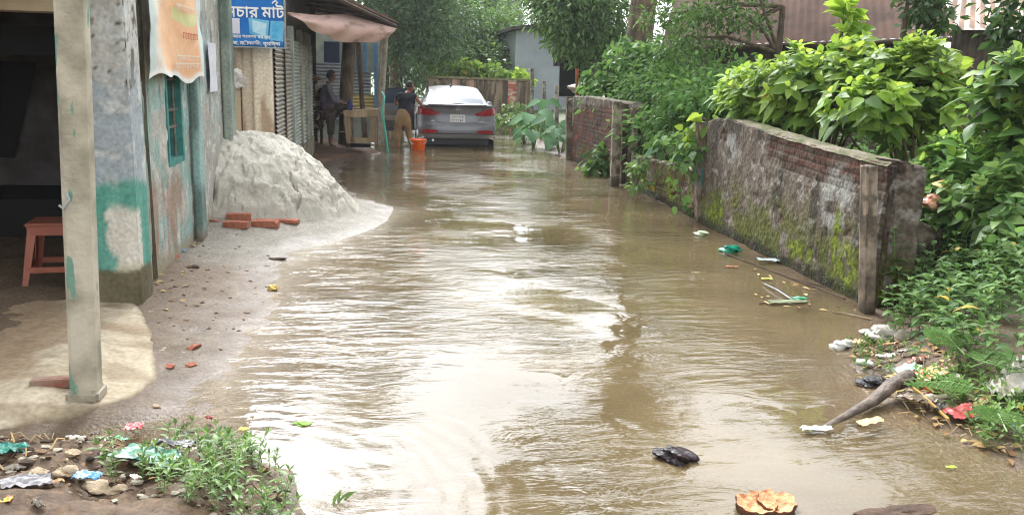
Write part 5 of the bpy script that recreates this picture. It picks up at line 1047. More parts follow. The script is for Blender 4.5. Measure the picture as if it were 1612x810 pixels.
b = MB(); a, c = PY(1585, 100, 13.3), PY(1720, 100, 12.2); q = PY(1590, 44, 13.3); tinroof(b, (a.x, a.y, 0), (c.x, c.y, 0), (a.x, a.y, q.z-.08), (c.x, c.y, q.z-.08), .12, .016); P(b.obj('zinc_wall', mat('blue_zinc', lin(176, 186, 196), lin(140, 152, 164), 2.5, .5, .1)), h2)
# ------------------------------------------------------------------ leaves
def nrm(a): return a/(np.linalg.norm(a, axis=-1, keepdims=True)+1e-9)
def leaves(P_, D, Nn, Ln, Wd, kind='diamond', droop=.3, fold=.25):
    """P_ base points, D directions, Nn normals -> vertices, quads"""
    P_, D, Nn = map(lambda a: np.asarray(a, float), (P_, D, Nn)); D = nrm(D); S_ = nrm(np.cross(D, Nn)); Nn = np.cross(S_, D)
    Ln = np.broadcast_to(np.asarray(Ln, float), (len(P_),))[:, None]; Wd = np.broadcast_to(np.asarray(Wd, float), (len(P_),))[:, None]
    if kind == 'diamond':
        rows = [P_, P_+D*Ln*.5+S_*Wd*.5+Nn*Wd*fold, P_+D*Ln-Nn*Ln*droop, P_+D*Ln*.5-S_*Wd*.5+Nn*Wd*fold]; q = [[0, 1, 2, 3]]
    else:
        if kind == 'ovate': st = ((0, .06), (.14, .62), (.36, 1.0), (.62, .78), (.85, .33), (1, .02))
        elif kind == 'heart': st = ((-.16, .35), (.0, .85), (.25, 1.0), (.55, .74), (.82, .34), (1, .02))
        else: st = ((0, .08), (.25, .8), (.5, 1.), (.78, .6), (1, .03))
        rows = []
        for f, w in st:
            c = P_+D*Ln*f-np.array([0, 0, 1.])*Ln*droop*f*f*.9; rows += [c-S_*Wd*.5*w+Nn*Wd*fold*w, c, c+S_*Wd*.5*w+Nn*Wd*fold*w]
        q = []
        for r_ in range(len(st)-1):
            for k in (0, 1): q.append([r_*3+k, r_*3+k+1, r_*3+k+4, r_*3+k+3])
    V = np.stack(rows, 1); n = V.shape[1]; Q = np.asarray(q)[None]+np.arange(len(P_))[:, None, None]*n
    return V.reshape(-1, 3), Q.reshape(-1, 4)
def leafobj(name, V, Q, m_, parent=None):
    o = link(name, fastmesh(name, V, Q), m_); 
    return P(o, parent) if parent else o
def crown(blobs, n, size, rs, aspect=.45, kind='diamond', clump=.5, leafn=26, droop=.35, shell=.75, upb=.5):
    VV, QQ, off = [], [], 0; vols = np.array([b[1][0]*b[1][1]*b[1][2] for b in blobs])**.67; vols = vols/vols.sum()
    for (c, r_), f in zip(blobs, vols):
        k = max(2, int(n*f/leafn)); d = nrm(rs.normal(size=(k, 3))); rr = (shell+(1-shell)*rs.random((k, 1)))*np.where(rs.random((k, 1)) < .25, rs.random((k, 1)), 1)
        lump = 1+.22*np.sin(d[:, :1]*5+c[0])*np.sin(d[:, 1:2]*4+c[1]*2)+.12*np.sin(d[:, 2:]*9+c[2])
        cc_ = np.array(c)+d*np.array(r_)*rr*lump
        csz = clump*(.6+.8*rs.random((k, 1, 1))); pp = cc_[:, None, :]+rs.normal(size=(k, leafn, 3))*csz*np.array([.45, .45, .32]); out = nrm(pp-cc_[:, None, :]+d[:, None, :]*clump*.25)
        D = nrm(out+rs.normal(size=out.shape)*.45-np.array([0, 0, droop])); Nn = nrm(np.array([0, 0, 1.])*upb+out*.6+rs.normal(size=out.shape)*.35)
        sz = size*(.65+.7*rs.random(k*leafn)); V, Q = leaves(pp.reshape(-1, 3), D.reshape(-1, 3), Nn.reshape(-1, 3), sz, sz*aspect, kind, .15, .12); VV.append(V); QQ.append(Q+off); off += len(V)
    return np.concatenate(VV), np.concatenate(QQ)
def tree(name, label, base, th, tr_, blobs, n, size, m_, seed, group=None, kind='diamond', clump=.5, aspect=.45, cat='tree', bark=None, lean=(0, 0), leafn=26, droop=.35, shell=.75):
    rs = np.random.RandomState(seed); rt = root(name, (base[0], base[1], 0), label, cat, group)
    b = MB(); top = Vector((base[0]+lean[0], base[1]+lean[1], th)); p0 = Vector((base[0], base[1], -.1))
    mids = [p0.lerp(top, f)+Vector((rs.uniform(-.1, .1)*tr_*3, rs.uniform(-.1, .1)*tr_*3, 0)) for f in (0, .25, .5, .75, 1)]
    b.tube(mids, [tr_*1.25, tr_, tr_*.9, tr_*.8, tr_*.65], 12)
    for i, (c, r_) in enumerate(blobs):
        s_ = mids[-1] if i % 2 == 0 else mids[-2]; c = Vector(c); m1_ = s_.lerp(c, .5)+Vector((rs.uniform(-.2, .2), rs.uniform(-.2, .2), rs.uniform(0, .3)))*min(1, (c-s_).length*.3)
        b.tube([s_, m1_, c], [tr_*.5, tr_*.32, tr_*.12], 7)
        for k in range(3): e_ = c+Vector(rs.normal(size=3)*np.array(r_)*.5); b.tube([m1_.lerp(c, .6), e_], [tr_*.16, tr_*.05], 5)
    P(b.obj('trunk', bark or M_bark, smooth=True), rt)
    V, Q = crown(blobs, n, size, rs, aspect, kind, clump, leafn, droop, shell); leafobj('crown', V, Q, m_, rt); return rt
L_dark = leafmat('dark_leaf', (.022, .055, .014), (.06, .13, .03), .4, .3); L_mid = leafmat('mid_leaf', (.042, .10, .02), (.13, .25, .055), .45, .35)
L_mango = leafmat('mango_leaf', (.04, .10, .025), (.17, .30, .08), .5, .35, spec=.25)
L_far = leafmat('far_leaf', (.045, .10, .03), (.12, .22, .07), .5, .4); L_far2 = leafmat('bluish_leaf', (.045, .10, .04), (.12, .21, .08), .5, .3)
L_bright = leafmat('bright_leaf', (.06, .14, .02), (.26, .40, .07), .42, .4, yellow=.008); L_lime = leafmat('lime_leaf', (.12, .22, .025), (.30, .44, .06), .4, .45)
L_herb = leafmat('herb_leaf', (.06, .13, .03), (.18, .29, .08), .45, .35, yellow=.01); L_fern = leafmat('fern_leaf', (.04, .11, .022), (.11, .22, .05), .65, .35, spec=.15)
L_bank = leafmat('bank_leaf', (.03, .075, .018), (.11, .20, .05), .5, .3, spec=.2, yellow=.012)
L_taro = leafmat('taro_leaf', (.04, .12, .045), (.10, .22, .09), .6, .35, spec=.12); L_vine = leafmat('vine_leaf', (.045, .11, .025), (.13, .25, .06), .55, .35, spec=.2)
# back trees: crowns given by picture area and depth
def cb(px, py, y, rx, ry=None, rz=None):
    v = PY(px, py, y); return ((v.x, v.y, v.z), (rx, ry or rx, rz or rx*.8))
tree('broad_tree', 'tall blue green feathery tree behind the roof end and the standing man', (0.5, 31), 4.0, .22, [cb(650, 60, 31, 1.5, 1.5, 1.7), cb(690, 30, 32, 1.5), cb(640, 5, 31, 1.7), cb(610, 40, 31, 1.2), cb(680, -60, 32, 2.0), cb(620, -80, 31, 2.)], 16000, .17, L_far2, 1, 'trees at the back of the lane', clump=.6)
tree('broad_tree', 'mid green bushy tree directly behind the parked car', (2.9, 36), 3.0, .2, [cb(715, 85, 36, 1.5, 1.5, 1.0), cb(745, 55, 36, 1.6), cb(705, 40, 37, 1.5), cb(760, 100, 34, 1.1, 1.1, .7), cb(690, 95, 35, 1.0)], 15000, .18, L_mid, 2, 'trees at the back of the lane', clump=.5)
tree('broad_tree', 'pale leafed tree left of the grey house and in front of the concrete block', (4.0, 41), 3.4, .2, [cb(765, 70, 41, 1.5), cb(745, 20, 42, 1.6), cb(790, 15, 50, 1.2, 1.2, 1.5), cb(775, 105, 36, .8, .8, .5), cb(722, -10, 42, 1.6)], 15000, .2, L_far, 3, 'trees at the back of the lane', clump=.6)
tree('broad_tree', 'dark distant tree filling the gap high behind the parked car', (2.6, 47), 6.0, .3, [cb(680, 10, 47, 2.6), cb(730, -5, 48, 2.3), cb(660, 90, 46, 2.0), cb(730, 90, 47, 2.2), cb(790, 60, 62, 2.6)], 16000, .26, L_far, 4, 'trees at the back of the lane', clump=.9)
tree('broad_tree', 'shadowy tree beyond the white pillars and the open car door', (0.2, 40), 3.5, .22, [cb(612, 90, 40, 1.6), cb(640, 110, 41, 1.4), cb(600, 20, 40, 2.0), cb(575, -30, 38, 2.2), cb(560, -90, 36, 2.4), cb(520, -120, 35, 2.4), ((-3.2, 31, 5.2), (1.7, 1.7, 2.2)), ((-1.6, 31, 7.2), (1.9, 1.9, 2.0)), ((.1, 31, 7.4), (1.7, 1.7, 1.7)), ((-.9, 31, 10.6), (1.3, 1.2, 2.6))], 25000, .22, L_far2, 5, 'trees at the back of the lane', clump=.7)  # upper crowns out of view added to darken the sky reflection in the water
tree('broad_leaved_tree', 'dense broad leaved mango like tree hanging over the blue grey house', (6.3, 25.5), 3.0, .2, [cb(915, 30, 25, 1.2, 1.3, 1.0), cb(882, 15, 24.5, .8, 1.0, .8), cb(960, 45, 25, 1.2, 1.2, 1.1), cb(935, 70, 24.6, .9, 1.0, .45), cb(888, 50, 24.5, .55, .8, .45), cb(975, 72, 25, .7, .8, .45), cb(910, -30, 25.5, 1.6, 1.5, 1.2), cb(870, -15, 25, .7)], 13000, .17, L_mango, 6, kind='ovate', clump=.40, aspect=.38, leafn=14, droop=.55)
# tall tree with thick trunk; its high unseen crown placed to shape the reflection
tree('tall_tree', 'thick dark trunked tall tree behind the vine covered wall with a high crown', (PY(1006, 60, 20).x, 20), 8.2, .33, [((3.9, 17.5, 7.3), (1.4, 1.5, 1.0)), ((5.0, 18.5, 8.3), (1.6, 1.6, 1.1)), ((6.2, 19.5, 6.6), (1.2, 1.4, 1.2)), ((3.4, 17.0, 8.6), (1.2, 1.3, .8)), ((6.4, 20.0, 9.3), (1.5, 1.7, 1.0))], 9500, .26, L_dark, 7, clump=.6, bark=M_bark)
tree('roadside_tree', 'leafy tree with thin crooked limbs in front of the brown tin roof', (PY(1225, 90, 14).x, 14.0), 2.9, .07, [cb(1100, 25, 14.5, .55, .6, .3), cb(1150, 12, 14, .5, .6, .26), cb(1190, 45, 14, .3, .4, .18), cb(1075, 60, 14, .4, .5, .3), cb(1120, 75, 14.5, .35, .5, .3), cb(1180, -50, 14, .6), cb(1050, 25, 15, .5, .5, .3)], 2500, .11, L_mid, 8, clump=.24, aspect=.42)
tree('garden_tree', 'small dark leaved tree rising behind the bush near the gap of white sky', (PY(1460, 30, 11).x, 11.5), 2.6, .06, [cb(1450, 8, 11.5, .24, .3, .2), cb(1470, 35, 11.3, .2, .25, .18), cb(1440, -50, 11.5, .4)], 1100, .13, L_dark, 9, clump=.22)
tree('garden_tree', 'tree whose dark leafy side hangs in at the top right corner of the photo', (PY(1690, 60, 8).x, 8.4), 3.2, .09, [cb(1605, 60, 8, .22, .3, .3), cb(1615, 120, 8, .2, .3, .3), cb(1650, 10, 8, .5), cb(1640, -80, 8.5, .9, .9, .6), cb(1700, 120, 8, .5)], 3600, .12, L_dark, 10, clump=.2)
# unseen tree further out, added to shape what the water mirrors
tree('tall_tree', 'tall spreading unseen tree added beyond the tin house on the right', (12, 24), 5, .25, [((11.5, 24, 5.6), (2, 2, 1.8)), ((14, 23, 6), (2, 2, 2)), ((9.5, 25, 5), (1.6, 1.6, 1.6))], 6000, .34, L_dark, 12, clump=.8)
# ---- shrubs with large leaves in whorls
def shrub(name, label, base, centres, n, size, m_, seed, cat='bush', group=None, asp=.6, kind='ovate', stems=10, per=7, droop=.32, mt2=None, tipfrac=.3):
    rs = np.random.RandomState(seed); rt = root(name, (base[0], base[1], base[2]), label, cat, group)
    cen = np.array([c for c, r_ in centres]); rad_ = np.array([r_ for c, r_ in centres]); vol = np.prod(rad_, 1)**.7; vol /= vol.sum()
    idx = rs.choice(len(centres), n, p=vol); d = nrm(rs.normal(size=(n, 3))+np.array([0, -.15, .25])); rr = rs.random((n, 1))**.45
    pos = cen[idx]+d*rad_[idx]*rr*(1+.15*np.sin(d[:, :1]*6+idx[:, None])); ax = nrm(d*.8+np.array([0, 0, .75])+rs.normal(size=(n, 3))*.2)
    b1 = nrm(np.cross(ax, np.array([.3, .5, .1]))); b2 = np.cross(ax, b1)
    VV = [[], []]; QQ = [[], []]; off = [0, 0]
    for k in range(per):
        a = k*2.4+rs.random(n)*.6; el = .15+.95*(k/per)+rs.normal(size=n)*.1; rdl = b1*np.cos(a)[:, None]+b2*np.sin(a)[:, None]
        D = rdl*np.cos(el)[:, None]+ax*np.sin(el)[:, None]; Nn = ax*np.cos(el)[:, None]-rdl*np.sin(el)[:, None]
        base_ = pos-ax*size*(.5*(1-k/per))+D*size*.12; sz = size*(.5+.85*rs.random(n)**1.3)*(1.15-.5*k/per)
        V, Q = leaves(base_, D, Nn, sz, sz*asp, kind, droop, .12); s_ = 1 if (mt2 is not None and k >= per-3) else 0
        VV[s_].append(V); QQ[s_].append(Q+off[s_]); off[s_] += len(V)
    leafobj('foliage', np.concatenate(VV[0]), np.concatenate(QQ[0]), m_, rt)
    if mt2 is not None: leafobj('young_leaves', np.concatenate(VV[1]), np.concatenate(QQ[1]), mt2, rt)
    b = MB()
    for i in rs.choice(n, min(stems, n), replace=False):
        e_ = Vector(pos[i]); s0 = Vector(base)+Vector((rs.uniform(-.12, .12), rs.uniform(-.12, .12), 0)); b.tube([s0, s0.lerp(e_, .5)+Vector((0, 0, .12)), e_-Vector(ax[i])*size*.2], [.018, .013, .006], 6)
    P(b.obj('stems', M_bark), rt); return rt
def ce(px, py, y, rx, ry, rz): v = PY(px, py, y); return ((v.x, v.y, v.z), (rx, ry, rz))
shrub('leafy_shrub', 'large lime green shrub spilling over the far half of the tall mossy wall', (5.0, 9.2, .1), [ce(1185, 140, 9.5, .38, .5, .30), ce(1250, 132, 9.0, .45, .6, .40), ce(1320, 128, 8.6, .45, .6, .40), ce(1210, 165, 9.2, .45, .4, .22), ce(1290, 175, 8.8, .45, .4, .2), ce(1365, 150, 8.9, .3, .4, .35)], 480, .165, L_bright, 21, mt2=L_lime, stems=26)
shrub('leafy_shrub', 'tall bright green shrub towering behind the near half of the mossy wall', (5.3, 7.9, .1), [ce(1400, 128, 8.2, .45, .5, .4), ce(1380, 165, 7.8, .45, .4, .3), ce(1450, 150, 7.9, .4, .5, .55), ce(1345, 85, 8.6, .2, .3, .2), ce(1465, 110, 8.4, .28, .4, .3)], 400, .17, L_bright, 22, mt2=L_lime, stems=24)
shrub('leafy_shrub', 'slim upright shoot of pale leaves poking above the lime shrub', (5.0, 9.3, .1), [ce(1330, 22, 9.0, .12, .15, .2), ce(1345, 45, 9, .15, .15, .15)], 14, .20, L_lime, 23, stems=10)
shrub('leafy_shrub', 'big leaved shrub at the right edge with one tall drooping leaf stem', (5.2, 6.6, .1), [ce(1560, 170, 6.6, .28, .35, .35), ce(1590, 110, 6.6, .2, .3, .25), ce(1500, 250, 6.9, .3, .4, .3), ce(1600, 230, 6.3, .2, .3, .35)], 120, .18, L_mid, 24, mt2=L_bright, stems=22)
shrub('leafy_shrub', 'lower dull green shrub between the dark pier and the right edge', (5.0, 6.3, .1), [ce(1520, 330, 6.4, .35, .3, .28), ce(1580, 320, 6.0, .3, .3, .3), ce(1470, 290, 6.8, .25, .3, .2), ce(1600, 400, 5.6, .2, .25, .25)], 130, .15, L_herb, 25, mt2=L_vine, stems=20)
# dense green thicket behind the low wall
def mass(name, label, cen, n, size, m_, seed, kind='ovate', asp=.5, cat=None, stuff=True, leafn=10, clump=.25, droop=.4):
    rs = np.random.RandomState(seed); V, Q = crown(cen, n, size, rs, asp, kind, clump, leafn, droop, .5, .8); o = leafobj(name, V, Q, m_)
    if stuff: tag(o, kind='stuff'); return o
    return tag(o, label, cat)
mass('undergrowth', None, [ce(1060, 130, 14.5, .8, 1.4, .35), ce(1010, 160, 15, .6, 1.2, .4), ce(1070, 200, 12.5, .8, 1.2, .35), ce(1130, 130, 13, .7, 1.2, .35), ce(1030, 215, 13.2, .5, 1, .3), ce(1150, 180, 12, .6, 1.0, .4), ce(1100, 160, 12, .6, 1, .35), ce(1200, 150, 12, .8, 1, .5), ce(950, 170, 16.5, .5, 1, .3)], 9000, .11, L_fern, 31, clump=.3)
mass('undergrowth', None, [((5.6, 8.3, .45), (1.2, 1.6, .45)), ((5.2, 6.9, .35), (.8, .9, .4)), ((6.5, 10, .5), (1.5, 1.6, .5)), ((6, 12.5, .4), (1.6, 2, .45)), ((7.5, 16, .4), (2.5, 3, .5))], 8000, .13, L_vine, 32, clump=.35)
def creeper(name, label, blobs, n, size, m_, seed, cat='creeper', kind='heart'):
    rs = np.random.RandomState(seed); rt = root(name, blobs[0][0], label, cat); V, Q = crown(blobs, n, size, rs, .8, kind, .16, 6, .7, .6, .2); leafobj('foliage', V, Q, m_, rt)
    b = MB(); c0 = Vector(blobs[0][0])
    for (c, r_) in blobs:
        for k in range(3): e_ = Vector(c)+Vector(rs.normal(size=3)*np.array(r_)*.6); b.tube([c0+Vector((.05, 0, .05)), c0.lerp(e_, .6)+Vector((0, 0, .04)), e_], [.008, .006, .004], 5)
    P(b.obj('stems', M_bark), rt); return rt
creeper('creeper', 'heart leaved creeper heaped over the vine covered dead stump left of the thick trunk', [ce(975, 120, 16.5, .7, .7, .35), ce(1000, 95, 17, .6, .6, .4), ce(940, 135, 16.8, .35, .5, .15), ce(1040, 100, 16.5, .6, .6, .45)], 1800, .12, L_vine, 41)
creeper('creeper', 'creeper trailing down the near end of the low mossy wall by the striped post', [ce(1082, 230, 10.0, .22, .3, .14), ce(1078, 275, 9.95, .14, .12, .16), ce(1075, 315, 9.9, .05, .06, .14), ce(1062, 225, 11, .2, .4, .1)], 260, .09, L_vine, 42)
creeper('creeper', 'small grey green creeper hanging over the middle of the low wall', [ce(1010, 265, 11.6, .12, .2, .14), ce(1006, 290, 11.6, .1, .12, .1)], 150, .065, L_herb, 43)
creeper('creeper', 'young plant with pale round leaves at the foot of the exposed brick panel', [ce(945, 240, 14.6, .22, .2, .16), ce(938, 262, 14.6, .2, .2, .14), ce(958, 255, 14.4, .12, .2, .1)], 150, .12, L_vine, 44, 'plant')
creeper('creeper', 'yellowish leafy shoot growing over the far end of the tall wall', [ce(1110, 196, 9.9, .16, .2, .07), ce(1092, 205, 10, .12, .2, .08)], 60, .11, L_lime, 45, 'plant')
creeper('creeper', 'bright creeper against the grey house by the tallest fence post', [ce(825, 130, 28.5, .3, .4, .3), ce(820, 115, 28.6, .25, .3, .2)], 260, .13, L_lime, 46)
creeper('creeper', 'pale bush in front of the boundary wall top behind the car', [ce(755, 112, 31.5, .7, .5, .35), ce(720, 110, 31.6, .8, .5, .35), ce(790, 115, 31, .4, .4, .3)], 900, .16, L_bright, 47, 'bush')
creeper('creeper', 'grassy tuft between the far boundary wall and the taro plants', [ce(800, 190, 25, .4, .8, .18), ce(812, 175, 26, .4, .6, .2), ce(830, 195, 23, .3, .6, .15)], 700, .11, L_herb, 48, 'plant', 'lance')
# taro
def taro(label, base, n, h, size, seed, group='taro plants', spread=.35):
    rs = np.random.RandomState(seed); rt = root('taro_plant', base, label, 'taro plant', group); 
    for k in range(n):
        a = rs.uniform(0, 6.28); hh = h*rs.uniform(.45, 1); tip = Vector(base)+Vector((math.cos(a)*spread*rs.uniform(.3, 1), math.sin(a)*spread*rs.uniform(.3, 1), hh)); b = MB()
        b.tube([Vector(base), Vector(base).lerp(tip, .6)+Vector((0, 0, .08)), tip], [.016, .012, .008], 6); st_ = P(b.obj('stalk', M_stalk), rt)
        sz = size*rs.uniform(.7, 1.1); D = np.array([[math.cos(a)*.8, math.sin(a)*.8-.25, -.3]]); V, Q = leaves([tuple(tip)], D, [[-D[0, 0]*.3, -.45, 1]], sz, sz*.85, 'heart', .25, .08)
        leafobj('leaf', V, Q, L_taro, rt)
    return rt
M_stalk = mat('green_stalk', lin(120, 150, 84), lin(96, 124, 66), 8, .5, .1)
for (px, py, n, h, s_, lab) in ((840, 235, 9, .95, .42, 'tallest taro plant in the water by the fence posts'), (862, 240, 8, .8, .38, 'middle taro plant left of the exposed brick panel'), (882, 245, 8, .75, .38, 'taro plant touching the far end of the exposed brick panel'), (825, 228, 7, .5, .3, 'low taro plant nearest the boundary wall'), (852, 225, 7, 1.15, .42, 'rearmost taro plant with the highest leaves')):
    q = G(px, py, -.05); taro(lab, (q.x, q.y, -.08), n, h, s_, px)
q = PY(1058, 235, 11.8); taro('pair of pale taro leaves behind the low mossy wall', (q.x, q.y, .2), 3, .62, .34, 77, spread=.2)
q = PY(1345, 225, 8.3); taro('dark blue green taro leaf behind the top of the tall wall', (q.x, q.y, .45), 2, .52, .34, 79, spread=.12)
# herbs: stems with opposite narrow leaves
def herbs(name, bases, h, node, ll, lw, m_, seed, kind='lance', lean=.35, label=None, cat=None, group=None, stuff=False, stemr=.0016, droop=.3):
    rs = np.random.RandomState(seed); b = MB(); PP, DD, NN, LL_ = [], [], [], []
    for (x, y, z) in bases:
        H = h*rs.uniform(.55, 1.15); a = rs.uniform(0, 6.28); l_ = lean*rs.uniform(.2, 1); dx, dy = math.cos(a)*l_, math.sin(a)*l_
        cur = lambda f: Vector((x+dx*H*f*f, y+dy*H*f*f, z+H*f*(1-.15*l_*f))); b.tube([cur(0), cur(.5), cur(1)], [stemr, stemr*.8, stemr*.5], 4)
        k = max(2, int(H/node)); ph = rs.uniform(0, 3)
        for i in range(1, k+1):
            f = i/k; p_ = cur(f); s_ = 1 if i < k else .7
            for j in range(2 if i < k else 4):
                w = ph+i*1.57+j*math.pi*(1 if i < k else .5); e_ = .25+.5*rs.random()+.5*(f > .9); PP.append(tuple(p_)); DD.append((math.cos(w)*math.cos(e_), math.sin(w)*math.cos(e_), math.sin(e_))); NN.append((-math.cos(w)*math.sin(e_), -math.sin(w)*math.sin(e_), math.cos(e_))); LL_.append(ll*rs.uniform(.6, 1.2)*(.55+.6*f)*s_)
    LL_ = np.array(LL_); V, Q = leaves(PP, DD, NN, LL_, LL_*lw/ll, kind, droop, .15)
    if stuff:
        o = leafobj(name, V, Q, m_); tag(o, kind='stuff'); s_ = b.obj('stems', M_stalk); P(s_, o); return o
    rt = root(name, bases[0], label, cat, group); leafobj('foliage', V, Q, m_, rt); P(b.obj('stems', M_stalk), rt); return rt
def scatter(poly, n, seed, zf=None):
    rs = np.random.RandomState(seed); q = [G(*p_, .06) for p_ in poly]; X_ = np.array([v.x for v in q]); Y_ = np.array([v.y for v in q]); out = []
    while len(out) < n:
        x, y = rs.uniform(X_.min(), X_.max()), rs.uniform(Y_.min(), Y_.max())
        if inside(np.array([x]), np.array([y]), X_, Y_)[0]: out.append((x, y, (zf or g0)(x, y)-.005))
    return out
pa = [(215, 850), (235, 770), (290, 735), (360, 700), (420, 720), (460, 760), (455, 850)]
herbs('water_weeds', scatter(pa, 100, 51), .12, .016, .052, .014, L_herb, 52, stuff=True)
for i, (px, py, h_, lab) in enumerate(((340, 770, .21, 'tallest weed stem in the lower left patch, near its middle'), (295, 700, .13, 'small weed sprouting from the mud above the green cloth patch'), (185, 790, .15, 'lone weed left of the main patch at the bottom edge'), (395, 720, .12, 'weed at the water edge on the right of the lower left patch'))):
    q = G(px, py, .1); rs = np.random.RandomState(i); z = g0(q.x, q.y); herbs('weed', [(q.x+rs.uniform(-.03, .03), q.y+rs.uniform(-.03, .03), z) for _ in range(3)], h_, .02, .055, .017, L_herb, 60+i, label=lab, cat='weed', group='weeds in the lower left patch')
# grass blades in the water
b_ = G(530, 790, 0); rs = np.random.RandomState(3); V, Q = leaves([(b_.x+rs.uniform(-.02, .02), b_.y+rs.uniform(-.02, .02), -.02) for _ in range(5)], [(rs.uniform(.1, .9), rs.uniform(.1, .5), .9) for _ in range(5)], [(0, -1, .6)]*5, rs.uniform(.08, .17, 5), .012, 'lance', .5, .1)
o = leafobj('grass_tuft', V, Q, L_herb); tag(o, 'small tuft of grass blades standing in the water at the bottom', 'grass tuft')
# right bank weeds
rb = [(1395, 500), (1420, 440), (1500, 400), (1700, 380), (1720, 640), (1560, 640), (1470, 590), (1400, 560)]
def rz(x, y): return g0(x, y)
herbs('bank_weeds', scatter(rb, 360, 53), .36, .04, .125, .046, L_bank, 54, stuff=True, stemr=.003, droop=.6)
herbs('bank_weeds', scatter([(1390, 480), (1440, 380), (1480, 340), (1560, 330), (1700, 330), (1700, 450), (1500, 460)], 300, 55), .58, .045, .12, .048, L_vine, 56, stuff=True, stemr=.004, droop=.6)
herbs('bank_weeds', scatter([(1400, 600), (1500, 600), (1612, 640), (1612, 720), (1560, 700), (1500, 640)], 90, 57), .13, .02, .055, .02, L_herb, 58, stuff=True)
herbs('bank_weeds', scatter([(1330, 530), (1400, 510), (1440, 560), (1400, 590), (1350, 570)], 40, 59), .07, .015, .045, .018, L_vine, 60, stuff=True)
herbs('wall_weeds', [(3.7-.0, y, .02) for y in (6.3, 6.6, 7.0, 7.5, 7.9, 8.6)], .09, .02, .04, .02, L_vine, 61, stuff=True)
# ferny fronds (bipinnate)
def frond(label, base, length, az, el, seed):
    rs = np.random.RandomState(seed); PP, DD, NN, LL_ = [], [], [], []; b = MB(); d = Vector((math.cos(az)*math.cos(el), math.sin(az)*math.cos(el), math.sin(el))); s_ = d.cross(Vector((0, 0, 1))).normalized()
    c = lambda f: Vector(base)+d*length*f-Vector((0, 0, 1))*length*.35*f*f
    b.tube([c(0), c(.5), c(1)], [.005, .004, .002], 5)
    for i in range(1, 13):
        f = .15+.85*i/12; p0 = c(f)
        for sg in (-1, 1):
            pd = (s_*sg+d*.35-Vector((0, 0, .15))).normalized(); pl_ = length*.36*math.sin(math.pi*(.2+.75*f)); b.tube([p0, p0+pd*pl_], [.002, .001], 3)
            for j in range(1, 13):
                q = p0+pd*pl_*j/12
                for s2 in (-1, 1): PP.append(tuple(q)); DD.append(tuple((d*s2+pd*.3).normalized())); NN.append((0, -.2, 1)); LL_.append(length*.045)
    V, Q = leaves(PP, DD, NN, np.array(LL_), np.array(LL_)*.42, 'diamond', .1, .05); rt = root('fern_frond', base, label, 'fern frond', 'fern fronds on the right bank'); leafobj('leaflets', V, Q, L_fern, rt); P(b.obj('stalk', M_stalk), rt)
for i, (px, py, dz, ln, az, el, lab) in enumerate(((1530, 560, .22, .42, .2, .35, 'upper ferny frond against the right bank weeds'), (1560, 600, .12, .40, 2.6, .3, 'ferny frond pointing left over the litter'), (1590, 570, .25, .38, -.5, .4, 'ferny frond nearest the right edge of the photo'), (1590, 650, .10, .30, 1.2, .4, 'lowest ferny frond above the red rag'), (1520, 550, .2, .34, 1.6, .5, 'small upright ferny frond at the back of the cluster'))):
    q = G(px, py, .1+dz); frond(lab, (q.x, q.y, g0(q.x, q.y)+dz), ln, az, el, i)
# ------------------------------------------------------------------ litter
def sheet(name, label, px, py, w, d, colr, seed, cat='litter', z=None, amp=.02, rz=0, group=None, c2=None, m_=None, h=0., rough=.5):
    """crumpled thin sheet lying on the ground"""
    g = onG(px, py) if z is None else G(px, py, z); n = 18; u, v = np.meshgrid(np.linspace(-.5, .5, n), np.linspace(-.5, .5, n), indexing='ij')
    rr = .8+.35*fbm(np.arctan2(v, u)*1.3+9, u*0, 3, seed); x = u*w*rr; y = v*d*rr; zz = amp*(fbm(u*5+seed, v*5, 4, seed)*1.3+.7*(1-np.abs(2*fbm(u*9+seed, v*7, 3, seed+4)-1)))*(1+h*8*np.exp(-(u*u+v*v)*9))+.004
    c, s = math.cos(rz), math.sin(rz); X_, Y_ = g.x+x*c-y*s, g.y+x*s+y*c; base_z = np.maximum(gh(X_, Y_, False)+.006, 0.002 if z is not None or g.z < .01 else -9)
    k = fbm(u*6, v*6, 4, seed+1); cc_ = mixc(lin(*colr), lin(*(c2 or [min(255, q_*1.12) for q_ in colr])), ss(.35, .65, k)); V = np.stack([X_, Y_, base_z+zz], -1); V2 = V-np.array([0, 0, .002])
    o = link(name, fastmesh(name, np.concatenate([V.reshape(-1, 3), V2.reshape(-1, 3)]), np.concatenate([grid_q(n, n), grid_q(n, n, n*n)[:, ::-1]]), np.concatenate([cc_.reshape(-1, 3)]*2)), m_ or M_litter, smooth=True)
    return tag(o, label, cat, group)
M_litter = colmat('crumpled_plastic', rough=.38, nscale=40, namp=.12, bump=.5, bdist=.004, spec=.5)
def lump(name, label, px, py, r_, sc, m_, seed, cat, z=None, dz=0., sub=3, amp=.3, group=None, rot=0):
    g = onG(px, py) if z is None else G(px, py, z); b = MB(); b.blob((0, 0, 0), r_, seed, amp, sub=sub, sc=sc); o = b.obj(name, m_, None, True, loc=(g.x, g.y, max(g.z, 0 if z is not None else -9)+dz+r_*sc[2]*.35), rot=(0, 0, rot)); return tag(o, label, cat, group)
sheet('polythene_sheet', 'crumpled dark green net cloth in the lower left rubbish', 235, 735, .25, .15, (36, 92, 72), 3, 'cloth', amp=.02, c2=(78, 136, 110), rz=-.3)
sheet('plastic_bag', 'teal plastic bag at the far left of the rubbish bank', 15, 718, .12, .09, (36, 120, 104), 5, 'bag', amp=.03)
sheet('packet', 'pinkish red torn packet standing in the lower left rubbish', 212, 688, .075, .08, (232, 92, 96), 7, 'packet', amp=.022, c2=(240, 140, 136))
sheet('packet', 'white and green striped wrapper below the red packet', 190, 703, .11, .05, (210, 224, 214), 9, 'wrapper', amp=.02, c2=(40, 150, 84), rz=-.8)
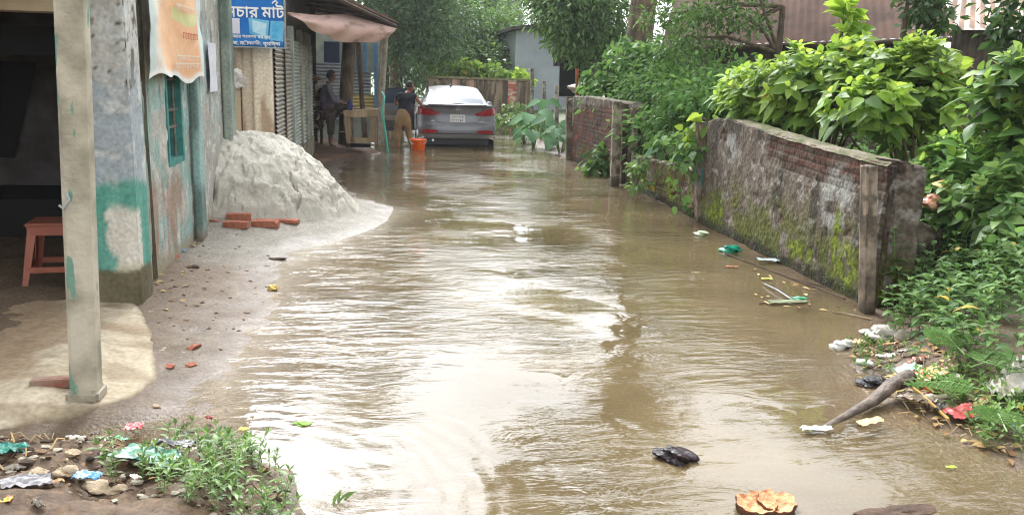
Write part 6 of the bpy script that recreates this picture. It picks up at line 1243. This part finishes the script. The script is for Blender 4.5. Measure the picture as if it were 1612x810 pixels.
sheet('packet', 'small red scrap of wrapper beside the green net cloth', 190, 722, .04, .03, (220, 50, 44), 11, 'wrapper', amp=.015)
sheet('packet', 'light blue and white wrapper low in the left rubbish', 138, 748, .09, .05, (210, 228, 240), 13, 'wrapper', amp=.02, c2=(90, 160, 220))
sheet('packet', 'yellow wrapper near the water edge of the left rubbish', 385, 688, .05, .025, (226, 206, 96), 15, 'wrapper', amp=.012)
sheet('packet', 'orange red scrap at the very left bottom edge', 5, 783, .06, .04, (232, 100, 50), 17, 'wrapper', amp=.015, c2=(240, 200, 80))
sheet('grey_rag', 'grey rag behind the green net cloth', 275, 722, .16, .07, (128, 126, 128), 19, 'rag', amp=.025, rz=-.2)
sheet('grey_rag', 'dull grey plastic sheet at the left of the rubbish bank', 40, 760, .16, .07, (140, 138, 140), 21, 'rag', amp=.025, rz=.4)
sheet('white_scrap', 'white paper scrap left of the red packet', 120, 702, .08, .05, (222, 216, 204), 23, 'paper scrap', amp=.02)
sheet('white_scrap', 'pale curled peel on the mud by the green strip', 70, 715, .1, .03, (196, 186, 164), 25, 'peel', amp=.02, rz=.2)
for i, (px, py, r_, lab) in enumerate(((150, 768, .045, 'largest flat tan stone in the left rubbish'), (180, 762, .03, 'tan stone right of the largest flat one'), (103, 740, .035, 'pale stone at the middle of the left rubbish'), (112, 716, .025, 'small pale stone at the top edge of the rubbish bank'), (335, 725, .022, 'cream pebble among the weeds'), (58, 745, .028, 'grey stone left of the pale stone'), (245, 640, .018, 'tiny pebble on wet mud below the apron'))):
    lump('stone', lab, px, py, r_, (1.2, .9, .5), mat('stone%d' % i, lin(190, 170, 142), lin(150, 134, 112), 18, .9, .5), i+30, 'stone', group='stones in the lower left rubbish')
lump('fallen_fruit', 'yellow half rotten fruit on the wet mud near the water', 429, 455, .035, (1.1, .9, .75), mat('fruit', lin(226, 206, 120), lin(190, 150, 70), 20, .5, .3, c3=lin(60, 40, 26)), 2, 'fruit', dz=.0)
lump('wet_leaf', 'curled brown leaf on the mud below the brick pile', 437, 408, .05, (1.4, .6, .25), M_woodd, 3, 'leaf')
lump('mud_clod', 'small dark clump on the mud above the yellow fruit', 305, 421, .035, (1.4, .8, .35), M_soil, 4, 'clod')
sheet('paper_scrap', 'tiny blue paper scrap near the brick chips', 290, 397, .06, .03, (120, 170, 214), 27, 'paper scrap', amp=.015)
sheet('paper_scrap', 'white powdery paper pulp by the wall foot', 300, 368, .2, .12, (214, 212, 208), 29, 'paper scrap', amp=.02)
# rubble field: uncountable small crumbs on the bank
rs = np.random.RandomState(8); b = MB()
for (x, y, z) in scatter([(0, 850), (0, 700), (110, 690), (240, 668), (345, 655), (400, 700), (460, 800), (460, 850)], 1100, 71)+scatter([(225, 440), (300, 330), (380, 340), (450, 420), (380, 520), (330, 620), (250, 560)], 170, 72):
    b.cur = rs.randint(0, 4); b.blob((x, y, z+.003), rs.uniform(.004, .016)*(1.3 if rs.random() < .12 else 1), rs.randint(999), .35, sub=1, sc=(rs.uniform(.8, 1.8), 1, .6))
o = b.obj('mud_crumbs', [M_soil, M_conc, M_woodd, mat('clay_crumb', lin(150, 122, 96), lin(120, 96, 74), 20, .9, .4)]); tag(o, kind='stuff')
b = MB()
for (x, y, z) in scatter([(0, 830), (0, 710), (240, 675), (400, 700), (450, 800)], 60, 73)+scatter([(1330, 540), (1400, 510), (1612, 640), (1612, 720), (1440, 650)], 90, 74):
    b.cur = rs.randint(0, 3); a = rs.uniform(0, 3.14); l_ = rs.uniform(.04, .16); zc = g0(x+math.cos(a)*l_/2, y+math.sin(a)*l_/2); b.tube([(x, y, z+.012), (x+math.cos(a)*l_*.5, y+math.sin(a)*l_*.5, max(z, zc)+.03), (x+math.cos(a)*l_, y+math.sin(a)*l_, zc+.012)], rs.uniform(.0015, .004), 4)
o = b.obj('twigs', [M_wood, M_woodd, mat('straw_twig', lin(186, 160, 112), lin(150, 124, 84), 9, .8, .2)]); tag(o, kind='stuff')
rs = np.random.RandomState(15); pts_ = scatter([(1320, 530), (1400, 510), (1480, 560), (1612, 640), (1612, 720), (1500, 670), (1430, 640), (1390, 590)], 170, 75)+scatter([(1140, 400), (1230, 420), (1370, 480), (1300, 500), (1200, 470)], 22, 76)+scatter([(230, 450), (300, 340), (330, 560)], 26, 78)
n = len(pts_); V, Q = leaves([(x, y, max(z, 0)+.012) for x, y, z in pts_], [(math.cos(a), math.sin(a), .05) for a in rs.uniform(0, 6.3, n)], [(rs.uniform(-.3, .3), rs.uniform(-.3, .3), 1) for _ in range(n)], rs.uniform(.03, .09, n), rs.uniform(.015, .04, n), 'ovate', .1, .2)
o = leafobj('leaf_litter', V, Q, leafmat('dead_leaf', lin(120, 84, 52), lin(206, 180, 120), .7, .15)); tag(o, kind='stuff')
# floating and right bank litter
lump('plastic_bag', 'glossy green plastic bag floating at the foot of the mossy wall', 1150, 395, .10, (1.1, .7, .45), mat('bag_green', lin(30, 160, 130), lin(16, 120, 96), 8, .25, .8, 14, bdist=.03), 11, 'bag', z=0.)
lump('floating_scrap', 'pale whitish lettuce like scrap floating beside the tall wall', 1103, 369, .08, (1, .7, .4), mat('pale_scrap', lin(214, 224, 190), lin(176, 196, 160), 12, .5, .8, 20, bdist=.03), 12, 'scrap', z=0.)
sheet('floating_bag', 'clear bluish plastic bag drifting near the wall foot', 1210, 411, .22, .10, (150, 160, 160), 41, 'bag', z=0., amp=.012, c2=(190, 206, 210), rz=-.2)
sheet('floating_bag', 'flat olive plastic bag half sunk by the wall with a teal knot', 1240, 477, .34, .09, (96, 98, 70), 43, 'bag', z=0., amp=.010, c2=(130, 140, 110), rz=.1)
lump('plastic_knot', 'small teal plastic knot on the half sunk olive bag', 1258, 473, .035, (1.5, .8, .5), M_gbag, 13, 'plastic knot', z=0., dz=.012)
sheet('floating_leaf', 'single yellow green leaf floating above the olive bag', 1207, 441, .1, .05, (190, 200, 90), 45, 'leaf', z=0., amp=.01)
sheet('floating_leaf', 'orange brown leaf floating below the glossy green bag', 1152, 421, .12, .035, (176, 104, 70), 47, 'leaf', z=0., amp=.006, rz=-.3)
a, c = G(1203, 446, .015), G(1247, 471, .015); b = MB(); b.tube([a, a.lerp(c, .5)+Vector((0, 0, .01)), c], .006, 5); o = b.obj('stick', M_zinc); tag(o, 'thin pale stick floating between the yellow leaf and the teal knot', 'stick')
for i, (px0, py0, px1, py1, r_, lab) in enumerate(((1140, 398, 1330, 470, .007, 'long thin dark twig floating along the tall wall'), (1195, 478, 1260, 468, .005, 'short twig crossing the half sunk olive bag'), (1250, 440, 1300, 452, .006, 'brown twig floating left of the wall weeds'), (1310, 490, 1372, 502, .007, 'straw coloured reed by the near wall post'))):
    a, c = G(px0, py0, .01), G(px1, py1, .01); b = MB(); b.tube([a, a.lerp(c, .4)+Vector((0, .02, 0)), c], r_, 5); o = b.obj('floating_twig', M_woodd if i < 3 else M_wood); tag(o, lab, 'twig')
# near floating things
g = G(1063, 722, 0); b = MB(); b.blob((0, 0, 0), .075, 21, .28, sub=4, sc=(1.05, .75, .55)); o = b.obj('dark_plastic_bag', mat('black_purple_plastic', (.03, .016, .018), (.012, .009, .012), 14, .18, 1, 16, bdist=.03, stretch=(1, 3, 1)), None, True, loc=(g.x, g.y, .012), rot=(0, 0, -.3)); tag(o, 'small crumpled black plastic bag floating in the open water', 'bag')
# coconut shell half
g = G(1205, 800, 0); sh_ = root('coconut_husk', (g.x, g.y, 0), 'broken brown coconut husk floating at the bottom edge of the photo', 'coconut husk')
M_husk = mat('husk', lin(222, 170, 124), lin(176, 112, 74), 20, .8, .9, 60, c3=lin(240, 208, 170), bdist=.012)
M_huskd = mat('husk_skin', lin(110, 72, 48), lin(70, 46, 32), 14, .7, .6, 40)
def husk(cx, cy_, rx, ry, ang, seed, tilt):
    n, m_ = 40, 10; rs = np.random.RandomState(seed); th = np.linspace(0, 2*math.pi, n, endpoint=False); jag = 1+.10*fbm(th*2.2+seed, th*0, 3, seed)-.05-.30*np.exp(-((th-1.6)/.28)**2)+.05*np.sin(th*9+seed)
    V = []
    for k in range(m_):
        f = k/(m_-1)
        for i in range(n): x, y = rx*jag[i]*f*math.cos(th[i]), ry*jag[i]*f*math.sin(th[i]); V.append((x, y, .012+.02*f*f+.02*(float(fbm(np.array([x*40]), np.array([y*40]), 3, seed)[0])-.5)))
    Mh = T(g.x+cx, g.y+cy_, .004, rx=tilt*.6, rz=ang); b = MB(); b.add(V, [(k*n+i, k*n+(i+1) % n, (k+1)*n+(i+1) % n, (k+1)*n+i) for k in range(m_-1) for i in range(n)], Mh); pc3 = P(b.obj('husk_piece', M_husk, None, True), sh_)
    b = MB(); rim = V[-n:]; b.add(rim+[(x*.85, y*.85, -.02) for x, y, z in rim]+[(x*1.04, y*1.04, z-.012) for x, y, z in rim], [(i, (i+1) % n, 2*n+(i+1) % n, 2*n+i) for i in range(n)]+[(2*n+i, 2*n+(i+1) % n, n+(i+1) % n, n+i) for i in range(n)], Mh); o = b.obj('skin', M_huskd, pc3, True); o.matrix_parent_inverse = pc3.matrix_world.inverted() if False else Matrix(); return pc3
husk(-.045, .0, .085, .075, .3, 1, .22); husk(.05, .005, .075, .08, -.5, 2, .2)
# leaf, floating weed, submerged dark mound lower right
sheet('floating_leaf', 'small green leaf floating alone at the lower right', 1497, 735, .045, .02, (150, 190, 60), 51, 'leaf', z=0.01, amp=.006)
lump('floating_weed', 'small sprig of green weed floating near the lower left patch', 476, 667, .03, (1.2, .8, .25), mat('sprig', lin(130, 170, 60), lin(96, 130, 44), 20, .6, .8), 14, 'weed', z=0.)
lump('mud_clump', 'wet dark clump breaking the water at the bottom right', 1410, 808, .09, (1.6, .6, .10), M_soil, 15, 'mud clump', z=0., amp=.4)
# log with submerged tail
lg = root('log', (2.5, 3.9, 0), 'smooth grey driftwood log sloping into the water beside the litter', 'log')
a, c, e_ = G(1262, 692, -.03), G(1375, 630, .03), G(1432, 590, .12); b = MB(); b.tube([a, a.lerp(c, .6), c, c.lerp(e_, .5)+Vector((0, 0, .02)), e_], [.01, .022, .034, .042, .045], 12, flat=.8); P(b.obj('bole', mat('drift_wood', lin(112, 98, 86), lin(62, 52, 44), 9, .6, .9, 25), smooth=True), lg)
b = MB(); q = c.lerp(e_, .6); b.tube([q, q+Vector((.06, -.08, .05))], [.03, .02], 8); P(b.obj('branch_stub', M_woodd, smooth=True), lg)
a, c = onG(1405, 612)+Vector((0, 0, .09)), onG(1492, 668)+Vector((0, 0, .03)); b = MB(); b.tube([a, a.lerp(c, .5)+Vector((0, 0, .01)), c], .009, 7); o = b.obj('bamboo_stick', mat('bamboo', lin(206, 170, 96), lin(180, 144, 76), 9, .5, .1), None, True); tag(o, 'long yellow bamboo stick lying across the grey log', 'stick')
b = MB(); a = onG(1462, 640)+Vector((0, 0, .05)); b.tube([a, a+Vector((.10, .0, .01)), a+Vector((.24, .02, .0))], [.014, .012, .012], 10); b.blob(a, .026, 3, .1, sub=2); o = b.obj('white_pipe', mat('pale_pipe', lin(214, 204, 186), lin(196, 184, 164), 9, .5, .2), None, True); tag(o, 'short whitish plastic pipe lying right of the bamboo stick', 'pipe')
sheet('red_plate', 'red round torn plastic plate near the right bank edge', 1512, 660, .16, .13, (196, 70, 74), 61, 'plate', amp=.02, c2=(220, 110, 108))
sheet('packet', 'orange and red torn food packet on the right bank litter', 1455, 600, .18, .16, (236, 96, 66), 63, 'packet', amp=.03, c2=(244, 206, 130))
sheet('packet', 'pale green corner of a packet beside the orange packet', 1425, 592, .12, .10, (170, 214, 186), 65, 'packet', amp=.04)
lump('packet', 'crimson crumpled wrapper under the orange packet', 1462, 622, .05, (1.2, .8, .5), mat('crimson_wrap', lin(190, 34, 36), lin(160, 24, 28), 12, .35, .7, 16, bdist=.02), 17, 'wrapper')
sheet('white_bag', 'large white bag half buried in weeds at the right edge', 1598, 622, .26, .24, (214, 208, 196), 67, 'bag', amp=.06, c2=(186, 176, 160), h=.25)
lump('white_bag', 'crumpled off white bag on the debris by the near wall post', 1384, 534, .11, (1.3, .8, .5), M_sack, 19, 'bag', dz=.01)
lump('foam_block', 'small square pale foam block beside the off white bag', 1421, 535, .06, (1, .8, .9), M_conc, 20, 'foam block', amp=.08)
lump('white_bag', 'small white plastic scrap floating at the left tip of the debris', 1325, 545, .065, (1.1, .7, .5), M_white, 22, 'bag', z=0.0)
a = G(1362, 572, .02); b = MB(); b.lathe([(.001, -.06), (.02, -.055), (.022, .03), (.012, .045), (.012, .06), (.001, .062)], 12, T(a.x, a.y, .025, rx=1.4, rz=.3)); o = b.obj('bottle', M_white, None, True); tag(o, 'small white plastic bottle lying at the edge of the debris', 'bottle')
sheet('cardboard_piece', 'tan cardboard piece in the shallow water beyond the log', 1370, 664, .17, .06, (206, 176, 120), 69, 'cardboard', z=.01, amp=.01, rz=.3)
lump('dark_plastic_bag', 'dark grey plastic tangle left of the log end', 1375, 603, .08, (1.2, .8, .35), mat('dark_tangle', lin(70, 68, 72), lin(40, 38, 42), 20, .3, 1, 30, bdist=.03), 23, 'bag', dz=0)
sheet('clear_bag', 'clear plastic film caught at the log tip in the water', 1285, 676, .16, .05, (196, 200, 206), 71, 'bag', z=.012, amp=.014, rz=-.1, c2=(232, 236, 240))
sheet('blue_packet', 'small blue and white packet at the right bank edge', 1598, 688, .05, .06, (220, 228, 236), 73, 'packet', amp=.03, c2=(60, 120, 180))
sheet('brown_sheet', 'brown cardboard flap on top of the right bank litter', 1490, 588, .20, .10, (168, 140, 116), 75, 'cardboard', amp=.03, rz=.2)
sheet('brown_sheet', 'grey brown rag between the log and the red plate', 1440, 640, .2, .1, (140, 124, 108), 77, 'rag', amp=.04, rz=-.5)
q = PY(1465, 318, 6.4); b = MB(); b.blob(tuple(q), .09, 12, .35, sub=3, sc=(1.1, .8, .7)); o = b.obj('rubbish_bag', mat('pinkish_bag', lin(222, 180, 150), lin(186, 120, 96), 14, .5, .8, 20, bdist=.03, c3=lin(226, 222, 210)), None, True); tag(o, 'pink and white rubbish bag dumped on the broken wall right of the dark pier', 'bag')
q = PY(1500, 332, 6.4); b = MB(); b.blob(tuple(q), .1, 13, .35, sub=3, sc=(1.1, .8, .6)); o = b.obj('rubbish_bag', M_sack, None, True); tag(o, 'greyish rubbish bag right of the pink one on the broken wall', 'bag')
# bundle of white sacks and a rusty bar at the far end of the brick panel
q = PY(925, 140, 17.3); b = MB(); b.blob(tuple(q), .22, 14, .25, sub=3, sc=(1.5, .8, .5)); o = b.obj('white_bundle', M_sack, None, True); tag(o, 'whitish cloth bundle lying on the far top of the exposed brick panel', 'bundle')
a = PY(908, 152, 17.2); b = MB(); b.tube([a, a+Vector((-.02, 0, .55))], [.03, .035], 8); o = b.obj('rusty_bar', mat('orange_rust', lin(170, 96, 58), lin(120, 70, 48), 20, .8, .3), None, True); tag(o, 'upright rusty orange bar behind the whitish bundle', 'bar')
# blue cloth hanging by the seated man's hands
q = PY(551, 170, 17.35); b = MB(); b.blob((q.x, q.y, zt+.10), .07, 5, .25, sub=2, sc=(.9, .8, 1.5)); o = b.obj('blue_cloth', mat('blue_cloth', lin(54, 60, 120), lin(38, 42, 84), 9, .8, .5), None, True); tag(o, 'dark blue cloth hanging by the knees of the seated man on the wooden frame', 'cloth')
# more scraps on the two rubbish banks (each its own thing)
rs = np.random.RandomState(91)
cols = [((214, 206, 190), 'cream'), ((120, 110, 98), 'grey brown'), ((196, 160, 120), 'tan'), ((230, 226, 220), 'white'), ((150, 60, 50), 'dull red'), ((84, 78, 74), 'charcoal')]
spots = [((60, 722), 'cream', 'behind the peel'), ((30, 735), 'grey brown', 'below the teal bag'), ((165, 712), 'white', 'left of the striped wrapper'), ((150, 694), 'grey brown', 'at the top of the rubbish bank'), ((90, 765), 'tan', 'left of the largest flat stone'), ((215, 768), 'cream', 'below the green net cloth'), ((300, 690), 'charcoal', 'above the grey rag'), ((330, 665), 'dull red', 'at the top right of the left rubbish'), ((350, 690), 'tan', 'beside the yellow wrapper'), ((60, 795), 'grey brown', 'at the bottom left edge'),
    ((1350, 545), 'tan', 'behind the small white scrap at the debris tip'), ((1392, 570), 'cream', 'between the bottle and the log'), ((1425, 560), 'grey brown', 'in front of the foam block'), ((1400, 550), 'tan', 'in front of the off white bag'), ((1475, 650), 'charcoal', 'under the bamboo stick tip'), ((1545, 650), 'tan', 'right of the red plate'), ((1500, 612), 'cream', 'under the ferny frond'), ((1570, 665), 'white', 'at the foot of the bank weeds'), ((1440, 575), 'dull red', 'above the orange packet')]
for i, ((px, py), cn, where) in enumerate(spots):
    colr = dict((b_, a_) for a_, b_ in cols)[cn]; far_ = .6 if px < 600 else 1.
    sheet('scrap', f'small {cn} scrap {where}', px, py, rs.uniform(.07, .13)*far_, rs.uniform(.03, .07)*far_, colr, 200+i, 'scrap', amp=rs.uniform(.012, .03)*far_, rz=rs.uniform(-1, 1))
# ------------------------------------------------------------------ moist air
hb = MB(); hb.box((-420, -220, -1.6), (420, 420, 13.5)); m = bpy.data.materials.new('moist_air'); m.use_nodes = True; t = m.node_tree; t.nodes.clear()
ou = N(t, 'ShaderNodeOutputMaterial'); pv = N(t, 'ShaderNodeVolumePrincipled'); pv.inputs['Color'].default_value = (.95, .97, 1, 1); pv.inputs['Density'].default_value = .0007; pv.inputs['Anisotropy'].default_value = .3
t.links.new(pv.outputs[0], ou.inputs['Volume']); ho = hb.obj('haze', m); tag(ho, kind='stuff')
